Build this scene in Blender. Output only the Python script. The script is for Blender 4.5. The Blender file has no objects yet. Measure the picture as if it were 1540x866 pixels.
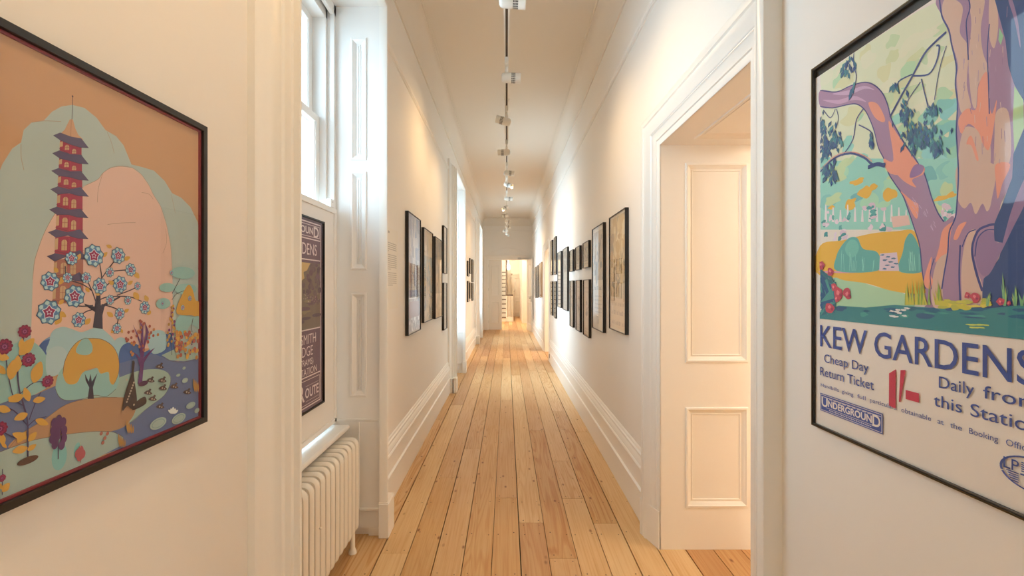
import bpy, bmesh, math, random
from mathutils import Vector, Matrix
PI = math.pi
scene = bpy.context.scene
COL = scene.collection

# ------------------------------------------------------------------ camera, sky, exposure
cam_data = bpy.data.cameras.new('camera')
cam = bpy.data.objects.new('camera', cam_data); COL.objects.link(cam)
cam.location = (0, 0, 1.5); cam.rotation_euler = (PI/2, 0, 0)
cam_data.sensor_fit = 'HORIZONTAL'; cam_data.sensor_width = 36.0
cam_data.lens = 700.0/1540.0*36.0
cam_data.shift_x = 8.0/1540.0; cam_data.shift_y = -2.0/1540.0
cam_data.clip_start = 0.05; cam_data.clip_end = 200
scene.camera = cam
vs = scene.view_settings
scene.display_settings.display_device = 'sRGB'
vs.view_transform = 'Standard'; vs.look = 'None'; vs.gamma = 1.0; vs.use_curve_mapping = False
vs.exposure = 1.17
SKY_COL = (0.68, 0.86, 1.0); SKY_STR = 5.0
SPOT_COL = (1.0, 0.64, 0.31); SPOT_W = 19.0; NEAR_K = 0.55
ROOM_COL = (1.0, 0.86, 0.68); ROOM_W = 26.0; BACK_FILL_K = 2.8
HALL_COL = (1.0, 0.84, 0.63); HALL_W = 70.0
w = bpy.data.worlds.new('overcast_sky'); scene.world = w; w.use_nodes = True
bg = w.node_tree.nodes['Background']
bg.inputs[0].default_value = (*SKY_COL, 1)
# overcast sky, brightest where the hidden sun stands, square to the windows
wt = w.node_tree; wtc = wt.nodes.new('ShaderNodeTexCoord'); wd = wt.nodes.new('ShaderNodeVectorMath'); wd.operation = 'DOT_PRODUCT'
wd.inputs[1].default_value = (-0.97, 0.0, 0.24); wt.links.new(wtc.outputs['Generated'], wd.inputs[0])
wr = wt.nodes.new('ShaderNodeMapRange'); wr.inputs['From Min'].default_value = 0.35; wr.inputs['From Max'].default_value = 1.0
wr.inputs['To Min'].default_value = SKY_STR*0.28; wr.inputs['To Max'].default_value = SKY_STR*1.15
wt.links.new(wd.outputs['Value'], wr.inputs['Value']); wt.links.new(wr.outputs[0], bg.inputs[1])
cy = scene.cycles
cy.use_denoising = True
try: cy.denoiser = 'OPENIMAGEDENOISE'; cy.denoising_input_passes = 'RGB_ALBEDO_NORMAL'; cy.denoising_prefilter = 'ACCURATE'
except Exception: pass
cy.max_bounces = 14; cy.diffuse_bounces = 9; cy.glossy_bounces = 4; cy.transmission_bounces = 6; cy.transparent_max_bounces = 12
cy.sample_clamp_indirect = 6.0; cy.caustics_reflective = False; cy.caustics_refractive = False

# ------------------------------------------------------------------ dimensions of the place
XL, XR = -0.83, 0.88          # wall faces
HC = 3.88                      # ceiling
YB, YE = -4.6, 16.15           # back and end of the corridor
RAIL_Z = 3.17
WINDOWS = [(1.625, 2.775), (6.68, 8.06), (12.28, 13.68), (-3.6, -2.4)]
DOORWAYS = [(-2.0, -0.9), (1.666, 2.656), (9.60, 10.75)]
DOOR_H = 2.308
DEEP = 1.505                   # far face of the right wall

def lin(c):
    c = c/255.0
    return c/12.92 if c <= 0.04045 else ((c+0.055)/1.055)**2.4
def hexlin(h):
    h = h.lstrip('#'); return tuple(lin(int(h[i:i+2], 16)) for i in (0, 2, 4))

# ------------------------------------------------------------------ materials
MATS = {}
def mat(name, col, rough=0.5, spec=0.5, metal=0.0, bump=0.0, bscale=40.0, emit=None, estr=0.0, var=0.0, coat=0.0):
    if name in MATS: return MATS[name]
    m = bpy.data.materials.new(name); m.use_nodes = True
    nt = m.node_tree; b = nt.nodes['Principled BSDF']
    b.inputs['Base Color'].default_value = (*col, 1); b.inputs['Roughness'].default_value = rough
    b.inputs['Metallic'].default_value = metal; b.inputs['Specular IOR Level'].default_value = spec
    b.inputs['Coat Weight'].default_value = coat
    if emit: b.inputs['Emission Color'].default_value = (*emit, 1); b.inputs['Emission Strength'].default_value = estr
    if bump or var:
        tc = nt.nodes.new('ShaderNodeTexCoord'); n = nt.nodes.new('ShaderNodeTexNoise')
        n.inputs['Scale'].default_value = bscale; n.inputs['Detail'].default_value = 4
        nt.links.new(tc.outputs['Object'], n.inputs['Vector'])
        if bump:
            bp = nt.nodes.new('ShaderNodeBump'); bp.inputs['Strength'].default_value = bump; bp.inputs['Distance'].default_value = 0.002
            nt.links.new(n.outputs['Fac'], bp.inputs['Height']); nt.links.new(bp.outputs['Normal'], b.inputs['Normal'])
        if var:
            n2 = nt.nodes.new('ShaderNodeTexNoise'); n2.inputs['Scale'].default_value = 1.3; n2.inputs['Detail'].default_value = 3
            nt.links.new(tc.outputs['Object'], n2.inputs['Vector'])
            mx = nt.nodes.new('ShaderNodeMix'); mx.data_type = 'RGBA'
            mx.inputs['A'].default_value = (*[c*(1-var) for c in col], 1); mx.inputs['B'].default_value = (*[min(1, c*(1+var)) for c in col], 1)
            nt.links.new(n2.outputs['Fac'], mx.inputs['Factor']); nt.links.new(mx.outputs['Result'], b.inputs['Base Color'])
    MATS[name] = m; return m

WALL_ALB = (0.83, 0.805, 0.76)
M_WALL = mat('cream_wall_paint', WALL_ALB, 0.75, 0.3, bump=0.06, bscale=30, var=0.015)
M_CEIL = mat('ceiling_paint', (0.80, 0.755, 0.68), 0.85, 0.2, bump=0.05, bscale=18)
M_TRIM = mat('white_gloss_paint', (0.86, 0.85, 0.81), 0.32, 0.5, bump=0.03, bscale=22)
M_SHUT = mat('white_shutter_paint', (0.82, 0.81, 0.785), 0.35, 0.5, bump=0.02, bscale=22)
M_DOOR = mat('off_white_door_paint', (0.80, 0.765, 0.70), 0.4, 0.4)
M_RAD = mat('cream_radiator_enamel', (0.84, 0.80, 0.72), 0.25, 0.5)
M_BLACK = mat('black_stained_wood', (0.012, 0.010, 0.009), 0.35, 0.5, bump=0.08, bscale=120)
M_BRONZE = mat('bronze_edge', (0.10, 0.07, 0.035), 0.35, 0.5, metal=0.7)
M_REDLINE = mat('crimson_slip', (0.25, 0.02, 0.035), 0.5)
M_LIGHTWOOD = mat('pale_wood_frame', (0.50, 0.36, 0.22), 0.5)
M_SPOT = mat('white_powder_coat', (0.80, 0.78, 0.72), 0.4, 0.4)
M_SLOT = mat('brown_track_slot', (0.07, 0.045, 0.025), 0.6)
M_DARK = mat('dark_void', (0.02, 0.017, 0.015), 0.7)
M_LENS = mat('lamp_lens', (0.3, 0.28, 0.24), 0.15, 0.5)
M_CHROME = mat('dull_chrome', (0.55, 0.53, 0.5), 0.3, 0.5, metal=1.0)
M_STAIR = mat('dark_stair_tread', (0.09, 0.055, 0.035), 0.45)
M_RAILWOOD = mat('dark_handrail_wood', (0.07, 0.035, 0.02), 0.3)
M_INK = mat('grey_print_ink', (0.46, 0.43, 0.40), 0.7)
M_VINYL = mat('clear_vinyl_text_panel', (0.81, 0.77, 0.69), 0.5, 0.4)
M_SUB = mat('dark_subfloor', (0.035, 0.02, 0.012), 0.9)
M_NAIL = mat('iron_nail_head', (0.03, 0.017, 0.010), 0.7)
M_SHADE = mat('glowing_lamp_shade', (0.9, 0.85, 0.75), 0.6, emit=(1, 0.86, 0.62), estr=1.5)
M_BRICK = mat('pale_outside_stone', (0.6, 0.57, 0.5), 0.9)

def glass_mat(name, tint=(1, 1, 1), ior=1.45, rough=0.01):
    m = bpy.data.materials.new(name); m.use_nodes = True
    nt = m.node_tree; nt.nodes.clear()
    o = nt.nodes.new('ShaderNodeOutputMaterial'); mx = nt.nodes.new('ShaderNodeMixShader')
    t = nt.nodes.new('ShaderNodeBsdfTransparent'); g = nt.nodes.new('ShaderNodeBsdfGlossy'); lw = nt.nodes.new('ShaderNodeLayerWeight'); pw = nt.nodes.new('ShaderNodeMath'); pw.operation = 'POWER'; pw.inputs[1].default_value = 5.0
    f = nt.nodes.new('ShaderNodeMapRange'); f0 = ((ior-1)/(ior+1))**2
    f.inputs['To Min'].default_value = f0; f.inputs['To Max'].default_value = 1.0
    nt.links.new(lw.outputs['Facing'], pw.inputs[0]); lw.inputs['Blend'].default_value = 0.5; nt.links.new(pw.outputs[0], f.inputs['Value'])
    t.inputs['Color'].default_value = (*tint, 1); g.inputs['Roughness'].default_value = rough
    nt.links.new(f.outputs[0], mx.inputs[0]); nt.links.new(t.outputs[0], mx.inputs[1]); nt.links.new(g.outputs[0], mx.inputs[2])
    nt.links.new(mx.outputs[0], o.inputs[0]); return m
M_GLAZE = glass_mat('picture_glass', (0.985, 0.985, 0.985), 1.40)
M_PANE = glass_mat('window_pane_glass', (0.93, 0.96, 0.97), 1.45)

def floor_mat():
    m = bpy.data.materials.new('waxed_pine_boards'); m.use_nodes = True
    nt = m.node_tree; N = nt.nodes.new; L = nt.links.new
    b = nt.nodes['Principled BSDF']
    geo = N('ShaderNodeNewGeometry'); tc = N('ShaderNodeTexCoord')
    rnd = geo.outputs['Random Per Island']
    wn = N('ShaderNodeTexWhiteNoise'); wn.noise_dimensions = '1D'; L(rnd, wn.inputs['W'])
    off = N('ShaderNodeVectorMath'); off.operation = 'SCALE'; off.inputs['Scale'].default_value = 37.0; L(wn.outputs['Color'], off.inputs[0])
    add = N('ShaderNodeVectorMath'); add.operation = 'ADD'; L(tc.outputs['Object'], add.inputs[0]); L(off.outputs[0], add.inputs[1])
    def mapped(sx, sy, sz):
        mp = N('ShaderNodeMapping'); mp.inputs['Scale'].default_value = (sx, sy, sz); L(add.outputs[0], mp.inputs['Vector']); return mp.outputs[0]
    # cathedral grain: bands across the board bent by slow noise along it
    warp = N('ShaderNodeTexNoise'); warp.inputs['Scale'].default_value = 1.0; warp.inputs['Detail'].default_value = 1.5; L(mapped(9, 0.55, 1), warp.inputs['Vector'])
    grain = N('ShaderNodeMath'); grain.operation = 'MULTIPLY'; grain.inputs[1].default_value = 80.0; L(warp.outputs['Fac'], grain.inputs[0])
    sn = N('ShaderNodeMath'); sn.operation = 'SINE'; L(grain.outputs[0], sn.inputs[0])
    fine = N('ShaderNodeTexNoise'); fine.inputs['Scale'].default_value = 1.0; fine.inputs['Detail'].default_value = 5; L(mapped(120, 2.2, 1), fine.inputs['Vector'])
    blot = N('ShaderNodeTexNoise'); blot.inputs['Scale'].default_value = 1.0; blot.inputs['Detail'].default_value = 3; L(mapped(5, 1.3, 1), blot.inputs['Vector'])
    r1 = N('ShaderNodeValToRGB'); L(rnd, r1.inputs[0]); cr = r1.color_ramp
    cr.elements[0].position = 0.0; cr.elements[0].color = (0.66, 0.42, 0.185, 1)
    cr.elements[1].position = 1.0; cr.elements[1].color = (0.54, 0.30, 0.13, 1)
    for p, c in ((0.22, (0.56, 0.32, 0.13, 1)), (0.45, (0.78, 0.56, 0.30, 1)), (0.62, (0.50, 0.27, 0.115, 1)), (0.8, (0.72, 0.49, 0.25, 1))):
        e = cr.elements.new(p); e.color = c
    def mix(fac_socket, a, bcol, mode='MULTIPLY', scale=None):
        mx = N('ShaderNodeMix'); mx.data_type = 'RGBA'; mx.blend_type = mode
        L(fac_socket, mx.inputs['Factor']); L(a, mx.inputs['A'])
        mx.inputs['B'].default_value = (*bcol, 1); return mx.outputs['Result']
    def rng(sock, a, bb, lo, hi):
        mr = N('ShaderNodeMapRange'); mr.inputs['From Min'].default_value = a; mr.inputs['From Max'].default_value = bb
        mr.inputs['To Min'].default_value = lo; mr.inputs['To Max'].default_value = hi; L(sock, mr.inputs['Value']); return mr.outputs[0]
    amp = N('ShaderNodeMath'); amp.operation = 'MULTIPLY'; L(rng(sn.outputs[0], 0.1, 1.0, 0, 1.0), amp.inputs[0]); L(rng(wn.outputs['Value'], 0.35, 1.0, 0.08, 0.75), amp.inputs[1])
    c = mix(amp.outputs[0], r1.outputs[0], (0.80, 0.60, 0.40))
    c = mix(rng(fine.outputs['Fac'], 0.46, 0.72, 0, 0.5), c, (0.78, 0.60, 0.42))
    c = mix(rng(blot.outputs['Fac'], 0.35, 0.75, 0, 0.45), c, (0.82, 0.68, 0.52))
    vor = N('ShaderNodeTexVoronoi'); vor.voronoi_dimensions = '2D'; vor.inputs['Scale'].default_value = 1.0; L(mapped(7.0, 3.4, 1), vor.inputs['Vector'])
    sep = N('ShaderNodeSeparateColor'); L(vor.outputs['Color'], sep.inputs[0])
    gate = N('ShaderNodeMath'); gate.operation = 'MULTIPLY'; L(rng(vor.outputs['Distance'], 0.022, 0.080, 0.95, 0), gate.inputs[0]); L(rng(sep.outputs[0], 0.18, 0.34, 1, 0), gate.inputs[1])
    c = mix(gate.outputs[0], c, (0.36, 0.20, 0.11))
    L(c, b.inputs['Base Color'])
    ro = rng(fine.outputs['Fac'], 0.3, 0.8, 0.36, 0.52); L(ro, b.inputs['Roughness'])
    bp = N('ShaderNodeBump'); bp.inputs['Strength'].default_value = 0.10; bp.inputs['Distance'].default_value = 0.002
    L(fine.outputs['Fac'], bp.inputs['Height']); L(bp.outputs[0], b.inputs['Normal'])
    return m
M_FLOOR = floor_mat()

# ------------------------------------------------------------------ mesh helpers
class MB:
    def __init__(s): s.v = []; s.f = []; s.fm = []
    def vert(s, p): s.v.append(tuple(p)); return len(s.v)-1
    def face(s, idx, m=0): s.f.append(tuple(idx)); s.fm.append(m)
    def quadp(s, pts, m=0): s.face([s.vert(p) for p in pts], m)
    def box(s, x0, x1, y0, y1, z0, z1, m=0, bev=0.0):
        if x1 < x0: x0, x1 = x1, x0
        if y1 < y0: y0, y1 = y1, y0
        if z1 < z0: z0, z1 = z1, z0
        if bev <= 0:
            i = len(s.v)
            for x in (x0, x1):
                for y in (y0, y1):
                    for z in (z0, z1): s.v.append((x, y, z))
            for q in ((0,1,3,2), (4,6,7,5), (0,4,5,1), (2,3,7,6), (0,2,6,4), (1,5,7,3)): s.face([i+k for k in q], m)
        else:
            bm = bmesh.new(); bmesh.ops.create_cube(bm, size=1)
            for v in bm.verts: v.co = Vector(((x0+x1)/2+v.co.x*(x1-x0), (y0+y1)/2+v.co.y*(y1-y0), (z0+z1)/2+v.co.z*(z1-z0)))
            bmesh.ops.bevel(bm, geom=bm.edges[:], offset=bev, segments=2, affect='EDGES', profile=0.5)
            s.add_bm(bm, m); bm.free()
    def add_bm(s, bm, m=0, mtx=None):
        i = len(s.v); bm.verts.ensure_lookup_table(); bm.verts.index_update()
        for v in bm.verts: s.v.append(tuple(mtx @ v.co if mtx else v.co))
        for f in bm.faces: s.face([i+v.index for v in f.verts], m)
    def loft(s, rings, m=0, closed=True, caps=False):
        idx = [[s.vert(p) for p in r] for r in rings]
        n = len(rings[0])
        for a, b in zip(idx, idx[1:]):
            for k in range(n if closed else n-1):
                k2 = (k+1) % n; s.face((a[k], a[k2], b[k2], b[k]), m)
        if caps: s.face(idx[0][::-1], m); s.face(idx[-1], m)
    def tube(s, path, r, n=10, m=0, caps=True, up=(0, 0, 1)):
        P = [Vector(p) for p in path]; rings = []
        for i, p in enumerate(P):
            t = (P[min(i+1, len(P)-1)]-P[max(i-1, 0)]).normalized()
            u = Vector(up)
            if abs(t.dot(u)) > 0.95: u = Vector((0, 1, 0)) if abs(t.y) < .9 else Vector((1, 0, 0))
            a = t.cross(u).normalized(); b = a.cross(t).normalized()
            rr = r[i] if isinstance(r, (list, tuple)) else r
            rings.append([p+a*math.cos(2*PI*k/n)*rr+b*math.sin(2*PI*k/n)*rr for k in range(n)])
        s.loft(rings, m, True, caps)
    def lathe(s, prof, origin=(0, 0, 0), axis='Z', n=20, m=0):
        o = Vector(origin); rings = []
        for r, h in prof:
            ring = []
            for k in range(n):
                a = 2*PI*k/n; c_, s_ = math.cos(a)*max(r, 1e-5), math.sin(a)*max(r, 1e-5)
                ring.append(o+Vector({'Z': (c_, s_, h), 'X': (h, c_, s_), 'Y': (s_, h, c_)}[axis]))
            rings.append(ring)
        s.loft(rings, m, True, True)
    def prism(s, poly, lo, hi, axis='Z', m=0):
        def P(a, b, h): return {'Z': (a, b, h), 'X': (h, a, b), 'Y': (a, h, b)}[axis]
        s.loft([[P(a, b, lo) for a, b in poly], [P(a, b, hi) for a, b in poly]], m, True, True)

BASE = {}
def link(o, parent=None):
    COL.objects.link(o)
    if parent is not None: o.parent = parent
def build(name, mb, mats, parent=None, smooth=False, fixn=True, base=None):
    """One mesh object; vertices are given in world space and stored relative to the thing's base."""
    if parent is not None: b = BASE.get(parent.name, Vector((0, 0, 0)))
    else: b = Vector(base) if base else Vector((0, 0, 0))
    me = bpy.data.meshes.new(name)
    me.from_pydata([tuple(Vector(v)-b) for v in mb.v], [], mb.f)
    if not isinstance(mats, (list, tuple)): mats = [mats]
    for m in mats: me.materials.append(m)
    if len(mats) > 1: me.polygons.foreach_set('material_index', mb.fm)
    if fixn:
        bm = bmesh.new(); bm.from_mesh(me); bmesh.ops.recalc_face_normals(bm, faces=bm.faces[:]); bm.to_mesh(me); bm.free()
    if smooth:
        me.polygons.foreach_set('use_smooth', [True]*len(me.polygons)); me.set_sharp_from_angle(angle=math.radians(38))
    me.update()
    o = bpy.data.objects.new(name, me); link(o, parent)
    if parent is None: o.location = b
    BASE[o.name] = b
    return o
def empty(name, loc):
    o = bpy.data.objects.new(name, None); o.empty_display_size = 0.1; COL.objects.link(o)
    o.location = loc; BASE[o.name] = Vector(loc); return o
def tag(o, label=None, cat=None, group=None, kind=None):
    if label: o['label'] = label
    if cat: o['category'] = cat
    if group: o['group'] = group
    if kind: o['kind'] = kind
    return o
def copy_tree(o, parent=None):
    c = o.copy(); COL.objects.link(c)
    if parent is not None: c.parent = parent
    BASE[c.name] = BASE.get(o.name, Vector((0, 0, 0)))
    for ch in list(o.children): copy_tree(ch, c)
    return c

def sweep_door(mb, y0, y1, h, prof, xw, sgn, m=0):
    """Casing up, over and down an opening in a side wall: prof = [(outward from the opening, projection)]."""
    def ring(f): return [f(t, p) for t, p in prof]
    X = lambda p: xw+sgn*p
    mb.loft([[(X(p), y0-t, 0.0) for t, p in prof], [(X(p), y0-t, h+t) for t, p in prof],
             [(X(p), y1+t, h+t) for t, p in prof], [(X(p), y1+t, 0.0) for t, p in prof]], m, False)
def panel_board(mb, mp, W, z0, z1, a0, a1, panels, steps, m=0, thick=0.03):
    """A board of width W (a) and height z0..z1 (c) with moulded panels a0..a1 x (c0, c1); mp(a, c, d) -> world."""
    Q = lambda A0, A1, C0, C1: mb.quadp([mp(A0, C0, 0), mp(A1, C0, 0), mp(A1, C1, 0), mp(A0, C1, 0)], m)
    Q(0, a0, z0, z1); Q(a1, W, z0, z1)
    zs = [z0]
    for c0, c1 in panels: zs += [c0, c1]
    zs.append(z1)
    for i in range(0, len(zs), 2): Q(a0, a1, zs[i], zs[i+1])
    for c0, c1 in panels:
        rings = [[mp(a0+i, c0+i, d), mp(a1-i, c0+i, d), mp(a1-i, c1-i, d), mp(a0+i, c1-i, d)] for i, d in steps]
        mb.loft(rings, m, True); mb.quadp(rings[-1], m)
    for (A, B_) in (((0, z0), (W, z0)), ((W, z0), (W, z1)), ((W, z1), (0, z1)), ((0, z1), (0, z0))):
        mb.quadp([mp(*A, 0), mp(*B_, 0), mp(*B_, -thick), mp(*A, -thick)], m)
PSTEP = [(0, 0), (0.003, 0.006), (0.012, 0.007), (0.017, 0.002), (0.024, -0.002), (0.034, -0.010), (0.038, -0.010), (0.040, -0.007), (0.044, -0.007), (0.047, -0.012)]

# ------------------------------------------------------------------ the shell: floor
mb = MB()
PITCH = 0.1575
rng = random.Random(11)
joints = {0: [3.305, 6.17], 1: [2.96, 7.9], 2: [2.573, 4.85], 3: [4.01, 3.3], 4: [2.953, 5.6], -1: [1.9, 5.05, 9.0], -2: [2.1, 4.3, 8.0], -3: [3.665, 7.2], -4: [2.62, 5.9]}
nails = []
GAPS = {}
def gap(x):
    k = round(x/PITCH, 2)
    if k not in GAPS: GAPS[k] = rng.choice((.0012, .0016, .0022, .0030, .0036))
    return GAPS[k]
def board(x0, x1, y0, y1, z=0.0, m=0):
    t = z-rng.uniform(0, 0.0012)
    g0, g1 = gap(x0), gap(x1); mb.box(x0+g0, x1-g1, y0+0.001, y1-0.001, z-0.02, t, m)
    return t
for k in range(-14, 12):
    x0 = -0.081+PITCH*k; x1 = x0+PITCH
    js = list(joints.get(k, []))
    ys = [YB-0.2]
    y = YB-0.2+rng.uniform(1.5, 4)
    while y < (min(js)-1.2 if js else 24):
        ys.append(y); y += rng.uniform(2.6, 4.6)
    ys += sorted(js); y = ys[-1]+rng.uniform(2.6, 4.4)
    while y < 23.0: ys.append(y); y += rng.uniform(2.6, 4.6)
    ys.append(24.2)
    for a, b_ in zip(ys, ys[1:]):
        # narrower strips now and then, like the old boards
        t = board(x0, x1, a, b_)
        if a > 1.0 and a < 12:
            for xx in (x0+0.03, x1-0.03): nails.append((xx, a+0.03, t)); nails.append((xx, b_-0.03, t))
    for j in range(60):
        yy = 1.6+j*0.41
        if yy < 10 and x0 > -1.0 and x1 < 0.95:
            for xx in (x0+0.028, x1-0.03): nails.append((xx+rng.uniform(-.006, .006), yy+rng.uniform(-.02, .02), 0.0))
for xx, yy, t in nails:
    n = 6; rr = rng.uniform(0.0032, 0.0048)
    mb.face([mb.vert((xx+math.cos(2*PI*q/n)*rr, yy+math.sin(2*PI*q/n)*rr, t+0.0004)) for q in range(n)], 1)
mb.box(-2.4, 1.75, YB-0.2, 24.2, -0.06, -0.021, 2)
fl = build('floor', mb, [M_FLOOR, M_NAIL, M_SUB], fixn=False); tag(fl, 'long honey pine floorboards running down the corridor', 'floor', kind='structure')
# boards laid crosswise in the side rooms
for (ya, yb) in ((-3.2, 4.6), (8.2, 12.2)):
    mb = MB(); y = ya
    while y < yb:
        xs = [1.652, 1.652+rng.uniform(1.0, 2.0), 4.6]
        for a, b_ in zip(xs, xs[1:]):
            mb.box(a+.001, b_-.001, y+.0014, y+PITCH-.0014, -0.02, -rng.uniform(0, .001), 0)
        y += PITCH
    mb.box(1.652, 4.6, ya, y, -0.06, -0.021, 1)
    o = build('floor_side_room', mb, [M_FLOOR, M_SUB], fixn=False)
    tag(o, 'pine boards of the room behind the first doorway' if ya < 1 else 'pine boards of the room behind the farther doorway', 'floor', kind='structure')

# ------------------------------------------------------------------ walls
mb = MB(); WL0 = -1.20
cuts = sorted(WINDOWS)
y = YB-0.2
for y0, y1 in cuts:
    a, b_ = y0-0.03, y1+0.05
    mb.box(WL0, XL, y, a, -0.02, HC+0.1); mb.box(WL0, XL, a, b_, 3.20, HC+0.1); mb.box(WL0, WL0+0.12, a, b_, -0.02, 0.60); y = b_
mb.box(WL0, XL, y, YE+0.3, -0.02, HC+0.1)
tag(build('wall_left', mb, M_WALL), 'cream corridor wall with the tall windows', 'wall', kind='structure')
mb = MB(); y = YB-0.2
for y0, y1 in DOORWAYS:
    mb.box(XR, DEEP, y, y0-0.025, -0.02, HC+0.1); mb.box(XR, DEEP, y0-0.025, y1+0.025, DOOR_H+0.025, HC+0.1); y = y1+0.025
mb.box(XR, DEEP, y, YE+0.3, -0.02, HC+0.1)
tag(build('wall_right', mb, M_WALL), 'cream corridor wall with the open panelled doorways', 'wall', kind='structure')
# end wall with the double-door opening
DX0, DX1, DZ = -0.646, 0.72, 2.446
mb = MB()
mb.box(-1.2, DX0, YE, YE+0.3, -0.02, HC+0.1); mb.box(DX1, 1.5, YE, YE+0.3, -0.02, HC+0.1); mb.box(DX0, DX1, YE, YE+0.3, DZ, HC+0.1)
tag(build('wall_end', mb, M_WALL), 'tan end wall around the double doors', 'wall', kind='structure')
mb = MB(); mb.box(-1.2, 1.5, YB-0.3, YB, -0.02, HC+0.1)
tag(build('wall_back', mb, M_WALL), 'cream wall closing the corridor behind the viewer', 'wall', kind='structure')
mb = MB(); mb.box(-1.25, 1.55, YB-0.2, YE+0.35, HC, HC+0.12)
tag(build('ceiling', mb, M_CEIL), 'long plain tan plaster ceiling over the corridor', 'ceiling', kind='structure')
# side rooms
for i, (ya, yb) in enumerate(((-3.2, 4.6), (8.2, 12.2))):  # first room stretched back behind the viewer to hold the added fill light
    mb = MB()
    mb.box(4.6, 4.7, ya, yb, -0.02, 3.4); mb.box(DEEP, 4.7, ya-0.1, ya, -0.02, 3.4); mb.box(DEEP, 4.7, yb, yb+0.1, -0.02, 3.4); mb.box(DEEP, 4.7, ya-.1, yb+.1, 3.3, 3.4)
    tag(build('wall_side_room', mb, M_WALL), 'warm lit room walls behind the '+('first' if i == 0 else 'farther')+' doorway', 'wall', kind='structure')
# stair hall beyond
mb = MB()
mb.box(-2.4, -1.2, YE+0.05, YE+0.3, -0.02, 3.5); mb.box(-2.4, -2.3, YE+0.3, 24.1, -0.02, 3.5); mb.box(-2.4, 1.7, 23.4, 23.6, -0.02, 5.2)
mb.box(0.64, 1.7, 19.1, 23.5, -0.02, 3.5); mb.box(1.5, 1.7, YE+0.2, 19.2, -0.02, 3.5)
tag(build('wall_hall', mb, M_WALL), 'bright white walls of the stair hall beyond the double doors', 'wall', kind='structure')
mb = MB(); mb.box(-2.4, 1.7, YE+0.3, 20.2, 3.4, 3.5); mb.box(0.1, 1.7, 20.2, 23.6, 3.4, 3.5); mb.box(-2.4, 1.7, 20.1, 23.6, 5.1, 5.2)
mb.box(-2.4, -2.3, 20.1, 23.6, 3.4, 5.2); mb.box(-2.4, 0.2, 20.1, 20.2, 3.5, 5.2); mb.box(0.1, 0.2, 20.2, 23.6, 3.4, 5.2)
tag(build('ceiling_hall', mb, M_CEIL), 'ceiling of the stair hall with the stairwell opening', 'ceiling', kind='structure')

# cornice, picture rail, baseboards
CORN = [(0, 3.60), (0.012, 3.60), (0.016, 3.608), (0.012, 3.616), (0.012, 3.64)]
for k in range(0, 9):
    a = PI/2*k/8; CORN.append((0.012+0.105*(1-math.cos(a)), 3.64+0.215*math.sin(a)))
CORN += [(0.122, 3.855), (0.122, 3.872), (0.138, 3.872), (0.138, HC)]
def run_side(name, prof, xw, sgn, y0, y1, mtl, label, cat, smooth=False):
    mb = MB(); mb.loft([[(xw+sgn*p, y0, z) for p, z in prof], [(xw+sgn*p, y1, z) for p, z in prof]], 0, True, True)
    return tag(build(name, mb, mtl, smooth=smooth), label, cat, kind='structure')
cl = CORN+[(0, HC)]
run_side('trim_1', cl, XL, 1, YB, YE, M_CEIL, 'coved cornice above the window wall', 'cornice', True)
run_side('trim_2', cl, XR, -1, YB, YE, M_CEIL, 'coved cornice above the doorway wall', 'cornice', True)
mb = MB(); mb.loft([[(XL, YE-p, z) for p, z in cl], [(XR, YE-p, z) for p, z in cl]], 0, True, True)
tag(build('trim_3', mb, M_CEIL, smooth=True), 'coved cornice across the end wall', 'cornice', kind='structure')
RAIL = [(0, -0.022), (0.010, -0.020), (0.010, -0.010), (0.018, -0.006), (0.022, 0.004), (0.016, 0.012), (0.008, 0.016), (0.008, 0.022), (0, 0.022)]
mb = MB(); segs = [YB]
for y0, y1 in sorted(WINDOWS): segs += [y0-0.11, y1+0.11]
segs.append(YE)
for a, b_ in zip(segs[::2], segs[1::2]):
    mb.loft([[(XL+p, a, RAIL_Z+z) for p, z in RAIL], [(XL+p, b_, RAIL_Z+z) for p, z in RAIL]], 0, True, True)
tag(build('trim_4', mb, M_WALL), 'thin picture rail along the window wall', 'picture rail', kind='structure')
run_side('trim_5', [(p, RAIL_Z+0.03+z) for p, z in RAIL], XR, -1, YB, YE, M_WALL, 'thin picture rail along the doorway wall', 'picture rail')
mb = MB(); mb.loft([[(XL, YE-p, 3.42+z) for p, z in RAIL], [(XR, YE-p, 3.42+z) for p, z in RAIL]], 0, True, True)
tag(build('trim_6', mb, M_WALL), 'thin picture rail across the end wall', 'picture rail', kind='structure')
BASEP = [(0, 0), (.030, 0), (.030, .195), (.036, .199), (.037, .206), (.030, .213), (.024, .215), (.024, .325), (.032, .330), (.034, .340), (.030, .350), (.024, .354), (.025, .362), (.020, .380), (.013, .395), (.013, .402), (.018, .406), (.018, .416), (.010, .424), (.008, .436), (.003, .445), (0, .445)]
def basebd(name, xw, sgn, y0, y1, label): return run_side(name, BASEP, xw, sgn, y0, y1, M_TRIM, label, 'baseboard')
basebd('baseboard_left', XL, 1, YB, WINDOWS[3][0]-0.135, 'tall white baseboard behind the viewer on the window wall')
basebd('baseboard_left', XL, 1, WINDOWS[3][1]+0.135, WINDOWS[0][0]-0.135, 'tall white baseboard under the pagoda picture')
basebd('baseboard_left', XL, 1, WINDOWS[0][1]+0.135, WINDOWS[1][0]-0.135, 'tall moulded white baseboard between the two nearest windows')
basebd('baseboard_left', XL, 1, WINDOWS[1][1]+0.135, WINDOWS[2][0]-0.135, 'tall white baseboard below the cluster of small far frames')
basebd('baseboard_left', XL, 1, WINDOWS[2][1]+0.135, YE-0.04, 'short white baseboard between the last window and the end wall')
basebd('baseboard_right', XR, -1, YB, DOORWAYS[0][0]-0.18, 'tall white baseboard behind the viewer on the doorway wall')
basebd('baseboard_right', XR, -1, DOORWAYS[0][1]+0.18, DOORWAYS[1][0]-0.18, 'tall white baseboard under the big garden poster')
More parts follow.
